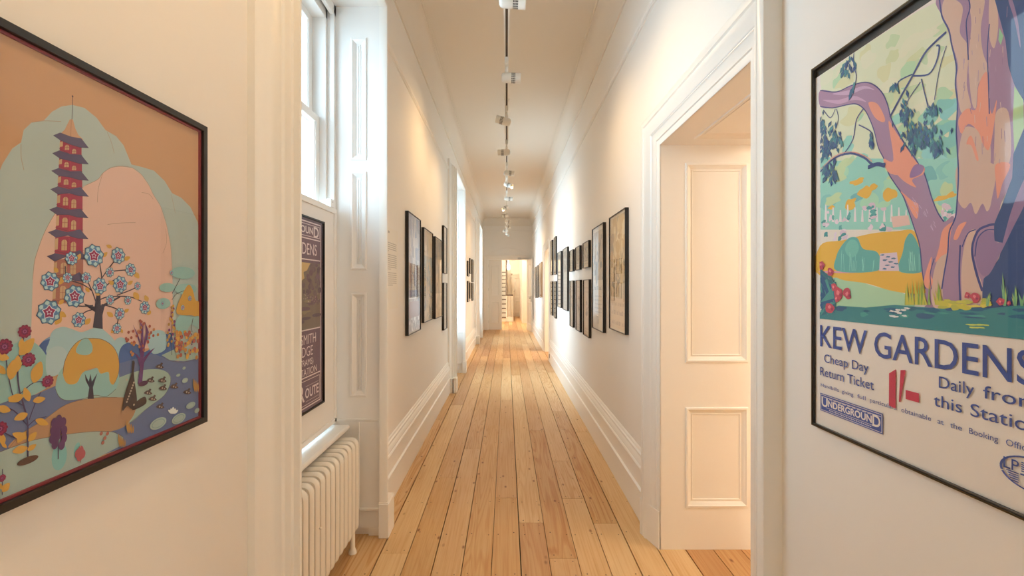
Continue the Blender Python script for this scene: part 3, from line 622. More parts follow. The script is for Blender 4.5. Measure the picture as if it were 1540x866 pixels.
# ------ flat colour shapes of the two large prints, in millimetres on the sheet
PAGODA_ART=[
('p','#A9A890',0,[-14.9,356.1,5.6,479.7,24.6,529.2,34.6,558.6,49.4,587.8,63.4,602.2,67.5,624.2,80.7,641.7,102,653,116.4,673.5,133.9,689.6,155.1,700.7,180.4,704.7,206.7,695.3,227.2,677.8,252.8,673.7,271.8,660.3,292.4,625.3,320.4,627.2,356.5,628,389.7,612.2,414.4,588,446.3,582.9,479.7,565.6,508.5,530.1,518.6,499,509.1,198.9,-17.6,268.7]),
('p','#D6A585',0,[78.8,255.9,82.5,373.3,86.3,408.3,101.1,452.3,118.9,487.3,137.1,512.5,156,533.1,182.2,556.1,209.8,574.3,220.8,589.2,239.4,604.5,262.4,613.6,294.7,618.6,319.9,610,341.5,590.8,354.8,572.4,377.9,548.1,396.4,507.3,410.2,457.1,416.1,378.5,418.2,210.9]),
('l','#A07A58',0.8,1,[63.3,599.6,63.6,576.6,67.9,557.1]),
('l','#A07A58',0.8,1,[80.7,641.7,102,651.9,133.1,661.9]),
('l','#A07A58',0.8,1,[230.7,675.9,241.1,657.3,247.9,637.1]),
('l','#A07A58',0.8,1,[412.2,583.8,418.8,562.6,425.5,541.3]),
('l','#A07A58',0.8,1,[220.8,589.2,210.6,556.2,208.3,528.3]),
('l','#A07A58',0.8,1,[320.4,570.4,340.9,571.1,354.4,561.8]),
('l','#A07A58',0.8,1,[232,487.5,266.5,495.4,303.5,501.1]),
('l','#A07A58',0.8,1,[393.2,499.6,396.2,466.9,384.3,440.4]),
('l','#A07A58',0.8,1,[82.5,373.3,86.3,408.3,101.1,452.3,118.9,487.3,137.1,512.5,162.4,538.5]),
('l','#A07A58',0.8,1,[182.2,556.1,209.8,574.3,220.8,589.2,239.4,604.5,262.4,613.6,294.7,618.6,319.9,610,341.5,590.8,354.8,572.4,377.9,548.1,396.4,507.3,410.2,457.1,416.1,378.5]),
('l','#40353A',1.2,0,[155.7,718.2,154.3,673.4]),
('c','#40353A',155.6,717.0,1.7,1.7),
('p','#C08A60',0,[150,671.9,156.1,674.1,161.2,658.5,167.1,648.9,178.4,642.6,153.1,636.9,129.3,636,140.3,649.8]),
('l','#8a5a40',0.6,0,[153,673,151.9,638.2]),
('p','#9C3540',0,[131.5,629.4,174.1,630.1,174,606,130,603.3]),
('p','#BE9062',0,[140.3,612.2,140.6,618.7,142.7,622.2,147,623.4,149,620.6,148.8,614.7]),
('l','#8C3038',0.6,0,[144.8,622.2,144.6,613.4]),
('l','#8C3038',0.6,0,[140.5,616.9,149,619.4]),
('p','#BE9062',0,[154.4,609.7,154.6,615.3,156.7,618.8,160.9,620,162.9,617.2,162.7,612.1]),
('l','#8C3038',0.6,0,[158.8,618.8,158.5,610.9]),
('l','#8C3038',0.6,0,[154.5,613.9,162.8,616.4]),
('p','#BE9062',0,[130.7,623.6,136.6,627.2,136.3,617.5,130.4,614.6]),
('l','#40353A',0.6,0,[129.2,612,152.8,606.7,175.5,612.3]),
('l','#40353A',0.5,0,[129,608.1,152.6,603.2,175.4,608.1]),
('l','#B8404A',0.9,0,[152.2,626.9,151.6,607.5]),
('p','#9C3540',0,[129.7,596.5,174.8,599.1,174.7,575,128.3,571.1]),
('p','#BE9062',0,[139.1,580.4,139.3,586.5,141.6,590,146.1,591.1,148.2,588.3,148.1,582.7]),
('l','#8C3038',0.6,0,[143.8,590,143.6,581.6]),
('l','#8C3038',0.6,0,[139.3,584.9,148.2,587.2]),
('p','#BE9062',0,[154,578.4,154.2,583.8,156.4,587.3,160.8,588.4,162.9,585.5,162.8,580.6]),
('l','#8C3038',0.6,0,[158.6,587.2,158.4,579.5]),
('l','#8C3038',0.6,0,[154.1,582.5,162.9,584.8]),
('p','#BE9062',0,[129,590.8,134.9,594.1,134.6,585,128.7,582.3]),
('l','#40353A',0.6,0,[127.4,579.8,152.2,575,176.2,581.3]),
('l','#40353A',0.5,0,[127.3,575.9,152.1,571.6,176.1,577.1]),
('l','#B8404A',0.9,0,[151.6,594.9,151,575.9]),
('p','#9C3540',0,[128,564.4,175.5,568.2,175.4,544.6,126.6,537.3]),
('p','#BE9062',0,[137.9,547.8,138.1,554.8,140.6,558.2,145.2,559.3,147.5,556.4,147.3,549.9]),
('l','#8C3038',0.6,0,[142.9,558.2,142.6,548.9]),
('l','#8C3038',0.6,0,[138.1,552.8,147.4,554.9]),
('p','#BE9062',0,[153.6,546.9,153.8,552.5,156.1,555.9,160.7,557,163,554,162.8,548.9]),
('l','#8C3038',0.6,0,[158.4,555.9,158.2,547.9]),
('l','#8C3038',0.6,0,[153.7,551.2,162.9,553.2]),
('p','#BE9062',0,[127.2,558.6,133.1,561.7,132.8,551,126.9,548.5]),
('l','#40353A',0.6,0,[125.7,546,151.6,542.9,176.9,550.8]),
('l','#40353A',0.5,0,[125.6,542.1,151.5,539.4,176.8,546.7]),
('l','#B8404A',0.9,0,[151,563.3,150.4,543.8]),
('p','#9C3540',0,[126.2,530.6,176.2,537.7,175.8,503.5,124.7,500.4]),
('p','#BE9062',0,[136.5,509.7,136.9,522.3,139.4,525.6,144.3,526.5,146.7,523.6,146.3,511.4]),
('l','#8C3038',0.6,0,[141.9,525.5,141.4,510.5]),
('l','#8C3038',0.6,0,[136.8,517.4,146.6,519.2]),
('p','#BE9062',0,[152.9,507.4,153.3,521.1,155.8,524.4,160.7,525.3,163,522.3,162.6,509.1]),
('l','#8C3038',0.6,0,[158.2,524.3,157.7,508.2]),
('l','#8C3038',0.6,0,[153.2,515.7,162.9,517.4]),
('p','#BE9062',0,[125.5,524.9,131.4,527.7,130.9,513.7,125.1,511.5]),
('l','#40353A',0.6,0,[123.8,509.1,150.8,503.8,177.3,509.7]),
('l','#40353A',0.5,0,[123.7,505.2,150.7,500.4,177.2,505.5]),
('l','#B8404A',0.9,0,[150.4,531.2,149.6,504.8]),
('p','#9C3540',0,[124.4,493.7,176.6,496.6,176.2,463.6,122.7,459.1]),
('p','#BE9062',0,[135,469,135.5,484.2,138.1,487.4,143.3,488.2,145.8,485.2,145.3,470.3]),
('l','#8C3038',0.6,0,[140.7,487.2,140.1,469.7]),
('l','#8C3038',0.6,0,[135.3,478,145.6,479.4]),
('p','#BE9062',0,[152.2,467.2,152.7,481.6,155.3,484.9,160.3,485.6,162.8,482.4,162.4,468.5]),
('l','#8C3038',0.6,0,[157.8,484.6,157.3,467.8]),
('l','#8C3038',0.6,0,[152.5,475.9,162.6,477.2]),
('p','#BE9062',0,[123.6,488,129.5,490.6,128.9,472.1,123.1,470.2]),
('l','#40353A',0.6,0,[121.8,467.8,149.9,463.1,177.7,469.7]),
('l','#40353A',0.5,0,[121.7,464,149.8,459.7,177.6,465.5]),
('l','#B8404A',0.9,0,[149.6,492.2,148.7,464.1]),
('p','#9C3540',0,[122.4,452.4,177,456.6,176.7,424.2,120.6,415.8]),
('p','#BE9062',0,[133.5,427.2,134,443.7,136.8,446.7,142.1,447.3,144.7,444.1,144.2,428]),
('l','#8C3038',0.6,0,[139.4,446.4,138.8,427.6]),
('l','#8C3038',0.6,0,[133.8,436.8,144.5,437.8]),
('p','#BE9062',0,[151.5,426.7,152,441.4,154.7,444.6,160,445.1,162.6,441.8,162.1,427.5]),
('l','#8C3038',0.6,0,[157.3,444.2,156.8,427.1]),
('l','#8C3038',0.6,0,[151.8,435.5,162.4,436.4]),
('p','#BE9062',0,[121.6,446.8,127.5,449.1,126.8,428.5,121,426.9]),
('l','#40353A',0.6,0,[119.8,424.6,149,421.7,178.2,430.2]),
('l','#40353A',0.5,0,[119.6,420.7,148.9,418.3,178,426.1]),
('l','#B8404A',0.9,0,[148.8,451.6,147.8,422.7]),
('p','#A0604A',0,[120.3,409.2,177.5,417.2,177,381.8,118.6,372.8]),
('p','#BE9062',0,[132,384.5,132.5,401.9,135.4,404.8,140.9,405.1,143.6,401.9,143.1,384.8]),
('l','#8C3038',0.6,0,[138.1,404.4,137.5,384.7]),
('l','#8C3038',0.6,0,[132.3,394.6,143.4,395.1]),
('p','#BE9062',0,[150.8,384.3,151.3,400.9,154.1,403.9,159.6,404.2,162.3,400.8,161.8,384.6]),
('l','#8C3038',0.6,0,[156.8,403.5,156.2,384.4]),
('l','#8C3038',0.6,0,[151.1,394,162.1,394.5]),
('p','#BE9062',0,[119.6,403.6,125.4,405.6,124.7,385.1,118.9,383.8]),
('l','#40353A',0.6,0,[117.7,381.6,148.1,378.9,178.5,387.8]),
('l','#40353A',0.5,0,[117.6,377.7,148,375.5,178.4,383.6]),
('l','#B8404A',0.9,0,[147.9,410.2,146.9,380]),
('p','#A0604A',0,[118.3,366.2,177.9,374.8,177.3,335.9,116.5,327.7]),
('p','#BE9062',0,[130.3,339.5,131,359.4,133.9,362.2,139.7,362.2,142.5,358.8,141.9,339.2]),
('l','#8C3038',0.6,0,[136.8,361.6,136.1,339.3]),
('l','#8C3038',0.6,0,[130.7,350.8,142.3,350.7]),
('p','#BE9062',0,[149.9,339,150.5,358.6,153.5,361.4,159.2,361.4,162,358,161.4,338.7]),
('l','#8C3038',0.6,0,[156.3,360.9,155.6,338.8]),
('l','#8C3038',0.6,0,[150.3,350.2,161.8,350.1]),
('p','#BE9062',0,[117.5,360.7,123.3,362.3,122.6,339.7,116.8,338.7]),
('l','#40353A',0.6,0,[115.6,336.5,147.1,333.3,178.8,341.8]),
('l','#40353A',0.5,0,[115.5,332.7,147,329.9,178.6,337.6]),
('l','#B8404A',0.9,0,[146.9,367.5,145.9,334.5]),
('p','#5A4A58',0,[118.4,631.9,131.2,641.1,152,640.5,173.3,643.9,189.1,630.4,170.2,625.9,151.5,625.5,132.5,627]),
('l','#3c3140',0.6,0,[118.4,631.9,132.5,627,151.5,625.5,170.2,625.9,189.1,630.4]),
('p','#5A4A58',0,[116.6,599.5,129.8,608.3,151,607.6,172.8,612.7,189,598.8,169.2,594.7,150.5,594.9,130.7,594]),
('l','#3c3140',0.6,0,[116.6,599.5,130.7,594,150.5,594.9,169.2,594.7,189,598.8]),
('p','#5A4A58',0,[114.8,567.7,128.4,576.1,149.9,575.2,172.4,581.5,189,567.1,168.2,563.6,149.6,564.4,128.8,561.8]),
('l','#3c3140',0.6,0,[114.8,567.7,128.8,561.8,149.6,564.4,168.2,563.6,189,567.1]),
('p','#5A4A58',0,[113,534.5,126.9,542.4,148.9,541.7,172,550.9,188.9,536.1,167.2,533,148.6,534.6,127,528]),
('l','#3c3140',0.6,0,[113,534.5,127,528,148.6,534.6,167.2,533,188.9,536.1]),
('p','#5A4A58',0,[111,498.1,125.3,505.5,147.6,503.4,171.2,509.8,188.5,494.3,165.9,492.1,147.4,494.4,125,491]),
('l','#3c3140',0.6,0,[111,498.1,125,491,147.4,494.4,165.9,492.1,188.5,494.3]),
('p','#5A4A58',0,[109,457.5,123.6,464.2,146.3,461.8,170.5,470,188.2,453.7,164.7,452.4,146.1,455.6,122.9,449.7]),
('l','#3c3140',0.6,0,[109,457.5,122.9,449.7,146.1,455.6,164.7,452.4,188.2,453.7]),
('p','#5A4A58',0,[106.8,414.9,121.8,420.9,145,418.6,169.8,430.7,187.9,413.7,163.4,413.4,144.9,417.4,120.7,406.5]),
('l','#3c3140',0.6,0,[106.8,414.9,120.7,406.5,144.9,417.4,163.4,413.4,187.9,413.7]),
('p','#5A4A58',0,[104.7,372.6,120.1,377.8,143.6,374.9,169,388.7,187.4,370.8,162.1,371.7,143.6,376.5,118.5,363.4]),
('l','#3c3140',0.6,0,[104.7,372.6,118.5,363.4,143.6,376.5,162.1,371.7,187.4,370.8]),
('p','#7C8B93',1,[94.8,255.2,106.4,270,126.6,273.3,141.7,277.3,155.1,270.3,166,251.7,168.6,231,116.2,222.2]),
('p','#4C5F80',1,[92,252.9,100.6,265.2,117.7,268.1,132.2,264.3,140.4,273.5,155.3,276.6,169.8,268.8,179.1,253,177.7,206.1,99.2,219.7]),
('p','#9DAE9F',1,[111.9,266.6,118.1,282.4,136,287.5,154.2,281.9,173.2,274.3,193.5,278.3,211,281,228.8,268.8,247.1,251.2,258.1,230.6,249.3,200,116.6,233.1]),
('p','#8FA891',1,[15,224.7,19.9,238.3,43.9,261.9,68.9,271.5,89.6,261.2,108.1,234.4,112.9,206.4,103.5,181.1,13.1,167.3]),
('p','#A8B1A0',1,[105.4,240.3,117.2,252.3,131.8,252,143.6,240.3,145.8,211.6,109.8,201.5]),
('p','#9DAE9F',1,[238.9,233.2,250.9,250.7,266.8,254.1,282.8,243.8,290.6,226.3,281.7,207.8,245.9,213.3]),
('p','#4C5F80',1,[259.1,211.2,264.6,233,282.7,240.5,308,234.1,325.1,214.8,353.1,223.6,377.8,236.3,393.3,247.7,413.9,243.3,411.9,180.3,272.9,189.5]),
('p','#9DAE9F',1,[335,241.1,349.5,257.1,373.6,259.7,393.3,247.7,392.2,212.7,352.6,207.4]),
('p','#64687A',0,[13.3,171.1,41.1,174.9,86.9,175.2,109.2,179.9,177.3,194.3,265.1,200.6,352.6,207.4,391.5,190.9,433.4,176.8,513.3,172.1,513.4,16.4,386,17.3,267.5,20.5,171.9,25.5,10.6,86.6]),
('p','#9AA286',0,[379.6,199.9,423.5,208.5,480.1,204.9,509.1,198.6,510.8,172.5,455.8,173.3,406.8,184.1]),
('l','#6b5648',0.9,1,[379.6,198.5,406.7,182.6,455.7,171.7,510.7,170.9]),
('p','#9AA286',1,[175.6,141.7,210.7,157.6,256.2,170,314.9,175.4,370.7,168.3,402.6,152.3,409.4,132.4,388.7,103.9,339.4,87.5,285.5,67.1,245.3,73.9]),
('l','#6b5648',0.9,1,[402.6,152.3,409.4,132.4,388.7,103.9,339.4,87.5,285.5,67.1]),
('p','#AD7C52',1,[44.5,97.8,64,115.2,101.8,127.6,143.6,144,196.1,142.7,255,130.5,291.4,118.6,303.6,95.5,290,73.8,260.8,62.8,193.8,72.5,112.1,91.9]),
('l','#7d5638',0.8,1,[44.5,97.8,64,115.2,101.8,127.6,143.6,144,196.1,142.7,255,130.5]),
('p','#9FA38A',0,[8.1,93.2,38.6,96.9,84.4,97.7,141.9,89,201,76.2,244.9,61.3,269.9,43.1,263.6,26.4,206.4,21.7,109.8,19.1,14.8,20.4]),
('l','#6b5648',0.9,1,[8.1,93.2,38.6,96.9,84.4,97.7,141.9,89,201,76.2,244.9,61.3,269.9,43.1]),
('c','#7FA893',129.7,52.7,14.5,24.5),
('c','#7FA893',166.1,51.0,8.1,15.1),
('p','#8FA891',1,[122.4,177,126,198.4,136.6,213.2,158.5,216.3,177.5,200.2,197.9,199.5,226.7,203.8,253,193,260.1,169.2,251.6,148.6,228.3,138.1,203.2,147.1,175.8,146.4,143.8,151.3,129,161.6]),
('p','#C98F3C',1,[136.3,202,140,223.9,151.8,244.9,169.5,258.9,192.9,260.4,221,254.2,246.6,235.4,259,208,258.1,179.3,246.5,159.2,236.8,167.5,233.6,187,215.2,187.3,204.9,201.3,177.4,197.3,163.7,179.5,144.8,182.2]),
('p','#8FA891',1,[162.3,237.7,169.3,254.2,182.8,263.3,195.9,248,195.5,233,181.7,229]),
('l','#6b5648',1,1,[136.3,202,140,223.9,151.8,244.9,169.5,258.9,192.9,260.4,221,254.2,246.6,235.4,259,208,258.1,179.3,246.5,159.2]),
('l','#6b5648',1,1,[122.4,177,129,161.6,143.8,151.3,175.8,146.4,203.2,147.1,228.3,138.1,251.6,148.6]),
('p','#40353A',0,[186.5,143.8,189.9,165.1,182.2,180.4,180.6,193.7,188.9,176.7,192.8,191.5,195.7,175.3,208.1,189.8,201.2,171.7,198.1,163.3,200.2,140.5]),
('p','#40353A',0,[197.7,280.9,202.8,310.8,181.4,325,178.9,328.6,201.7,321.7,208.5,359.2,214.2,359.2,215.9,323.6,261.6,341.1,263.1,338.5,224.5,320.7,219.6,303.7,220.2,275.9]),
('l','#40353A',2.2,1,[205.5,328.8,195.8,353.2,183.1,377.1]),
('l','#40353A',2.2,1,[212.7,334.7,234.8,340.4,285.8,339.3,319.7,328.3]),
('l','#40353A',2.2,1,[213.1,347,231.8,365.4,255,378.3]),
('l','#40353A',2.2,1,[198.4,324.3,168.3,324.3,149.7,336.5]),
('l','#40353A',2.2,1,[212.9,340.8,217.7,377.7,211.7,414.3]),
('l','#40353A',2.2,1,[217.4,325.4,245.4,317.9,259,307.7,253.3,276]),
('l','#40353A',2.2,1,[201.6,316.9,181,312,167.5,299.9]),
('l','#40353A',2.2,1,[253.9,343.1,286.2,352.5,307.6,360.4]),
('l','#40353A',2.2,1,[195.8,353.2,176.1,365.2,144.8,376.4,140.7,398.9]),
('l','#40353A',2.2,1,[217.7,377.7,232.8,396.7,256.4,423.3]),
('l','#40353A',2.2,1,[228.9,390.3,255.5,394.4,286,397.4]),
('p','#C98F3C',1,[127.9,314.9,131.5,306.4,142.6,305.6,137.5,315]),
('p','#C98F3C',1,[133.6,306.1,123.5,304.1,121.4,293.1,132.7,296.3]),
('p','#C98F3C',1,[156.1,301.8,158.3,292.2,170.4,289.2,166.7,300.1]),
('p','#C98F3C',1,[180.3,288.4,190.1,289.5,192.8,299.3,181.7,297]),
('p','#C98F3C',1,[244.8,299,241.8,307.5,230.1,309.3,234.4,299.9]),
('p','#C98F3C',1,[272.5,306.9,280.6,306.3,285,312.9,275.6,312.9]),
('p','#C98F3C',1,[246.9,365.5,243.9,372.5,233.6,373,237.8,365.2]),
('p','#C98F3C',1,[282.5,365.7,291.3,366.1,295.3,373.7,285.1,372.4]),
('p','#C98F3C',1,[298.7,349,297.3,338.3,311.1,331.9,311.3,344.5]),
('p','#C98F3C',1,[182.5,359.3,182.7,353,190.3,350.3,189.3,357.5]),
('p','#C98F3C',1,[129.5,364.9,137.1,369.5,135.9,379,127.7,373]),
('p','#C98F3C',1,[137.5,336.8,130.6,336,128.3,328.8,136.2,330.4]),
('p','#C98F3C',1,[337.8,327.7,339.8,336.1,329.1,341.8,328,332]),
('p','#C98F3C',1,[346.3,306.4,337.7,304.4,336.8,296.5,346.4,299.4]),
('p','#C98F3C',1,[241.7,441.3,237.7,446.8,228.5,445.1,233.7,439.2]),
('p','#C98F3C',1,[272,417.7,281.9,417.1,288.6,425.3,276.9,425.2]),
('p','#C98F3C',1,[219,420.9,227.8,422.4,231,431,221,428.3]),
('p','#C98F3C',1,[164.6,411.6,171.8,415.4,171.4,423.7,163.7,418.6]),
('p','#C98F3C',1,[247.8,273.3,241.1,272.3,239.9,265.9,247.4,267.6]),
('p','#C98F3C',1,[263.4,271.9,262.4,266.8,268.7,263,269.2,269.1]),
('p','#C98F3C',1,[300.1,392.6,300.1,383.3,312.6,379.4,311.3,390.1]),
('p','#C98F3C',1,[213,343.9,210.7,349.6,202.6,350.1,206,343.8]),
('p','#C98F3C',1,[127.3,387.2,126.6,393.4,119.4,395.2,120.9,388.2]),
('f','blue',110.6,315.8,22.9),
('f','blue',159.3,343.2,21.9),
('f','blue',112.4,370.3,18.0),
('f','blue',262.4,365.6,18.7),
('f','blue',213.6,362.3,17.2),
('f','blue',167.5,298.1,15.1),
('f','blue',144.9,377.5,10.2),
('f','blue',183.1,378.2,11.3),
('f','blue',236.4,390.6,10.7),
('f','blue',289.3,397.5,14.6),
('f','blue',307.7,362.4,9.5),
('f','blue',328.2,314.2,15.2),
('f','blue',281.5,331.5,9.9),
('f','blue',236.8,334.0,10.7),
('f','blue',260.5,304.4,12.9),
('f','blue',253.2,274.1,11.5),
('f','blue',199.4,422.0,22.9),
('f','blue',152.2,413.7,13.2),
('f','blue',256.5,425.8,18.0),
('l','#4A3A4E',2.6,1,[72.7,63.1,72.9,104.6,71.9,136.1,65.5,163.7,58.8,190.9,56.3,222,59.1,247.1,67.1,279.5]),
('l','#4A3A4E',1.6,1,[72.6,125.5,50.3,157.5,31.4,167.4]),
('l','#4A3A4E',1.6,1,[66.4,160.9,50.9,177.5,42.4,214.5,37.1,257.8]),
('l','#4A3A4E',1.6,1,[61,182.8,82.2,196.3,105.1,193.8]),
('l','#4A3A4E',1.6,1,[58.4,226.8,67.7,232.9,74,237.1]),
('l','#4A3A4E',1.6,1,[72.9,104.6,53.7,110.9,30.2,130.8]),
('l','#4A3A4E',1.6,1,[73.6,125.2,85.5,132.2,104.8,132.1]),
('l','#4A3A4E',1.6,1,[75,135.2,86.5,163.7,95.1,177.6]),
('p','#C98F3C',1,[59.1,247.1,77.1,251.1,83.5,272.5,62.8,265.4]),
('p','#C98F3C',1,[43.3,244.4,34.2,254.5,20.3,252.8,31.4,242]),
('p','#C98F3C',1,[60.9,257.1,66.8,263.7,63.9,274.7,57.7,266.2]),
('p','#C98F3C',1,[45.1,209,55.7,220.6,50.5,240.8,39.4,225.9]),
('p','#C98F3C',1,[37.8,220.4,34.4,232.2,22.1,237.9,26.9,224.6]),
('p','#C98F3C',1,[54.7,219.8,62.9,230.6,57.1,247.4,48.8,233.7]),
('p','#C98F3C',1,[82.2,196.3,97.7,206.9,95.2,231.1,78.4,216.6]),
('p','#C98F3C',1,[66,179,52.7,183.9,42.1,174.6,57.4,170.1]),
('p','#C98F3C',1,[45.4,158.7,36.6,169.5,23.1,169.5,33.8,157.9]),
('p','#C98F3C',1,[74.9,166.5,77.7,178.6,67.4,191.6,65.5,177.2]),
('p','#C98F3C',1,[81.2,165,92.1,159.2,103,165,89.6,170.8]),
('p','#C98F3C',1,[72.7,146.3,60.2,150.8,50.8,142.2,65.1,138]),
('p','#C98F3C',1,[85.5,132.2,93.3,120.6,108.3,117.5,97.9,130.9]),
('p','#C98F3C',1,[71.4,105.1,62.9,117.6,48.1,120.2,58.6,106.5]),
('p','#C98F3C',1,[72.5,89.2,59.6,96.5,48.1,90,63.1,82.5]),
('p','#C98F3C',1,[73.8,99.1,83.9,99.4,87.5,110.5,75.9,108.9]),
('p','#C98F3C',1,[32.4,125.2,28.3,117,34.1,104.9,38.1,115.1]),
('p','#C98F3C',1,[63.3,174.5,53.4,182.8,41.3,179.8,53,171.1]),
('p','#C98F3C',1,[69.1,116.2,58.7,114.7,56,102.5,67.7,105.2]),
('p','#C98F3C',1,[72.3,84,81.4,81.9,86.8,89.5,76.2,91]),
('p','#C98F3C',1,[31.9,110.6,33.3,104.1,39.7,99.5,37.5,107.1]),
('f','red',67.8,285.6,11.4),
('f','red',36.3,264.3,12.9),
('f','red',74.0,237.1,12.0),
('f','red',106.8,194.0,10.8),
('f','red',29.4,133.5,11.8),
('c','#5C3B2C',72.8,67.2,17.7,6.2),
('l','#4A3A4E',2,1,[126,49.6,126,87.3,127.2,123.1]),
('c','#5E3550',118.7,117.2,6.1,8.8),
('c','#5E3550',135.3,113.5,6.2,9.0),
('c','#5E3550',117.1,104.0,6.0,8.8),
('c','#5E3550',137.2,97.8,6.2,9.0),
('c','#5E3550',115.5,89.7,6.0,8.8),
('c','#5E3550',136.8,83.8,6.2,9.0),
('c','#5E3550',127.1,120.3,6.1,8.9),
('c','#5E3550',126.6,106.6,6.1,8.9),
('c','#5E3550',125.0,92.1,6.1,8.9),
('c','#5E3550',119.8,78.3,6.1,8.8),
('c','#5E3550',132.8,72.8,6.2,9.0),
('l','#4A3A4E',1.2,1,[32.6,26.4,33,68.2]),
('f','red',32.5,53.6,5.9),
('p','#C98F3C',1,[32.9,36.2,31.7,44.1,23.9,49.8,26,40.6]),
('p','#C98F3C',1,[32.7,31.3,41.8,30.8,43.6,41.5,33.5,40.9]),
('c','#A8504A',170.0,49.6,6.4,8.8),
('c','#A8504A',164.7,45.7,6.4,8.7),
('c','#A8504A',173.8,41.3,6.5,8.8),
('c','#A8504A',168.4,38.6,6.4,8.7),
('l','#C0A070',1,1,[169.2,64.5,170.2,55.4]),
('l','#7a4a3a',1,1,[169.6,35.2,170.6,26]),
('c','#A8604A',215.1,67.6,3.7,3.7),
('c','#A8604A',223.5,55.6,3.7,3.7),
('c','#A8604A',229.7,62.9,3.7,3.7),
('c','#A8604A',218.8,47.9,3.7,3.7),
('p','#6A3A5C',0,[307,147.2,313.4,182.5,307,203.9,294.6,219.1,305.5,212.2,314,202.8,311.6,237,294,279.1,308.6,254.3,316.7,233,316.3,273.9,309.7,288,323.3,273.3,322.9,232.2,331,258.9,327.3,283.3,339.2,258.1,327.3,226.9,322.9,201.4,343.5,215.7,357.8,220.8,338.5,206,324.3,190.9,319.3,144.6]),
('c','#59343C',322.9,145.2,13.7,5.5),
('c','#B5703C',366.3,249.5,3.6,3.6),
('c','#A2503C',336.6,235.5,3.5,3.5),
('c','#A2503C',341.4,271.1,3.5,3.5),
('c','#B5703C',309.5,263.2,3.4,3.4),
('c','#A2503C',295.0,264.4,3.3,3.3),
('c','#A2503C',304.2,253.1,3.4,3.4),
('c','#B5703C',296.3,235.3,3.3,3.3),
('c','#A2503C',314.0,285.4,3.4,3.4),
('c','#A2503C',352.2,248.7,3.5,3.5),
('c','#B5703C',299.2,238.2,3.3,3.3),
('c','#A2503C',335.4,238.0,3.5,3.5),
('c','#A2503C',296.9,240.6,3.3,3.3),
('c','#B5703C',289.1,220.0,3.3,3.3),
('c','#A2503C',289.6,250.9,3.3,3.3),
('c','#A2503C',321.5,229.0,3.4,3.4),
('c','#B5703C',311.7,228.7,3.4,3.4),
('c','#A2503C',275.9,250.5,3.3,3.3),
('c','#A2503C',311.9,260.0,3.4,3.4),
('c','#B5703C',353.9,262.6,3.5,3.5),
('c','#A2503C',317.5,282.9,3.4,3.4),
('c','#A2503C',324.9,278.9,3.4,3.4),
('c','#B5703C',292.2,213.3,3.3,3.3),
('c','#A2503C',340.0,244.9,3.5,3.5),
('c','#A2503C',322.5,277.0,3.4,3.4),
('c','#B5703C',290.6,239.4,3.3,3.3),
('c','#A2503C',278.0,245.2,3.3,3.3),
('c','#A2503C',280.8,247.5,3.3,3.3),
('c','#B5703C',294.1,215.3,3.3,3.3),
('c','#A2503C',345.3,256.2,3.5,3.5),
('c','#A2503C',282.2,263.2,3.3,3.3),
('c','#B5703C',316.5,270.3,3.4,3.4),
('c','#A2503C',324.3,220.0,3.4,3.4),
('c','#A2503C',315.0,260.4,3.4,3.4),
('c','#B5703C',340.5,252.3,3.5,3.5),
('c','#8FA891',451.5,395.7,43.1,15.4),
('c','#8FA891',396.8,358.9,26.4,11.0),
('c','#8FA891',461.5,354.9,40.4,14.0),
('c','#8FA891',383.5,321.2,23.2,13.1),
('l','#40353A',1.6,1,[411.9,344,428.5,366.3,439.9,381.6]),
('l','#40353A',1.4,1,[411.4,329.1,427.8,343.7,461.4,352.5]),
('p','#C98F3C',1,[426.4,298.5,438.2,328.3,467.6,365,484.8,354.7,496,326.7,510.5,319.8,511.7,279.3,482.7,287.5,448.1,289.7]),
('p','#8FA891',1,[422.9,257.4,428,281.8,448.1,289.7,482.6,283.6,511.8,281.7,510.7,249.4,482,263.9,458.1,246.5,435.6,244.9]),
('l','#40353A',2,1,[483.7,243.9,481.8,259.9,487.2,279.3]),
('f','blue',410.3,394.5,5.9),
('f','blue',380.5,321.3,5.1),
('f','blue',474.7,331.2,7.1),
('f','blue',448.7,308.8,6.9),
('l','#40353A',1.6,1,[410.3,195.4,411.5,299.3]),
('c','#C98F3C',415.4,314.0,3.7,3.7),
('c','#B4803C',410.1,310.9,3.7,3.7),
('c','#7A3A5C',416.6,307.1,3.7,3.7),
('c','#C98F3C',414.0,303.8,3.7,3.7),
('c','#B4803C',411.6,300.5,3.7,3.7),
('c','#7A3A5C',411.7,297.1,3.7,3.7),
('c','#C98F3C',413.6,293.6,3.7,3.7),
('c','#B4803C',412.6,290.2,3.7,3.7),
('c','#7A3A5C',408.0,287.1,3.7,3.7),
('c','#C98F3C',405.8,283.8,3.7,3.7),
('c','#B4803C',411.1,280.0,3.7,3.7),
('c','#7A3A5C',419.5,276.0,3.7,3.7),
('c','#C98F3C',413.3,273.0,3.7,3.7),
('c','#B4803C',401.3,270.6,3.7,3.7),
('c','#7A3A5C',417.9,265.8,3.7,3.7),
('c','#C98F3C',415.8,262.5,3.7,3.7),
('c','#B4803C',420.6,258.7,3.7,3.7),
('c','#7A3A5C',402.1,256.9,3.7,3.7),
('c','#C98F3C',416.7,252.1,3.7,3.7),
('c','#B4803C',397.6,250.6,3.7,3.7),
('c','#7A3A5C',414.3,245.5,3.7,3.7),
('c','#C98F3C',402.8,243.3,3.7,3.7),
('c','#B4803C',401.1,240.1,3.7,3.7),
('c','#7A3A5C',421.8,234.4,3.8,3.8),
('c','#C98F3C',396.3,233.8,3.7,3.7),
('c','#B4803C',410.0,228.9,3.7,3.7),
('c','#7A3A5C',421.9,224.0,3.8,3.8),
('c','#C98F3C',399.8,223.3,3.7,3.7),
('c','#B4803C',398.1,220.1,3.7,3.7),
('c','#7A3A5C',423.8,213.4,3.8,3.8),
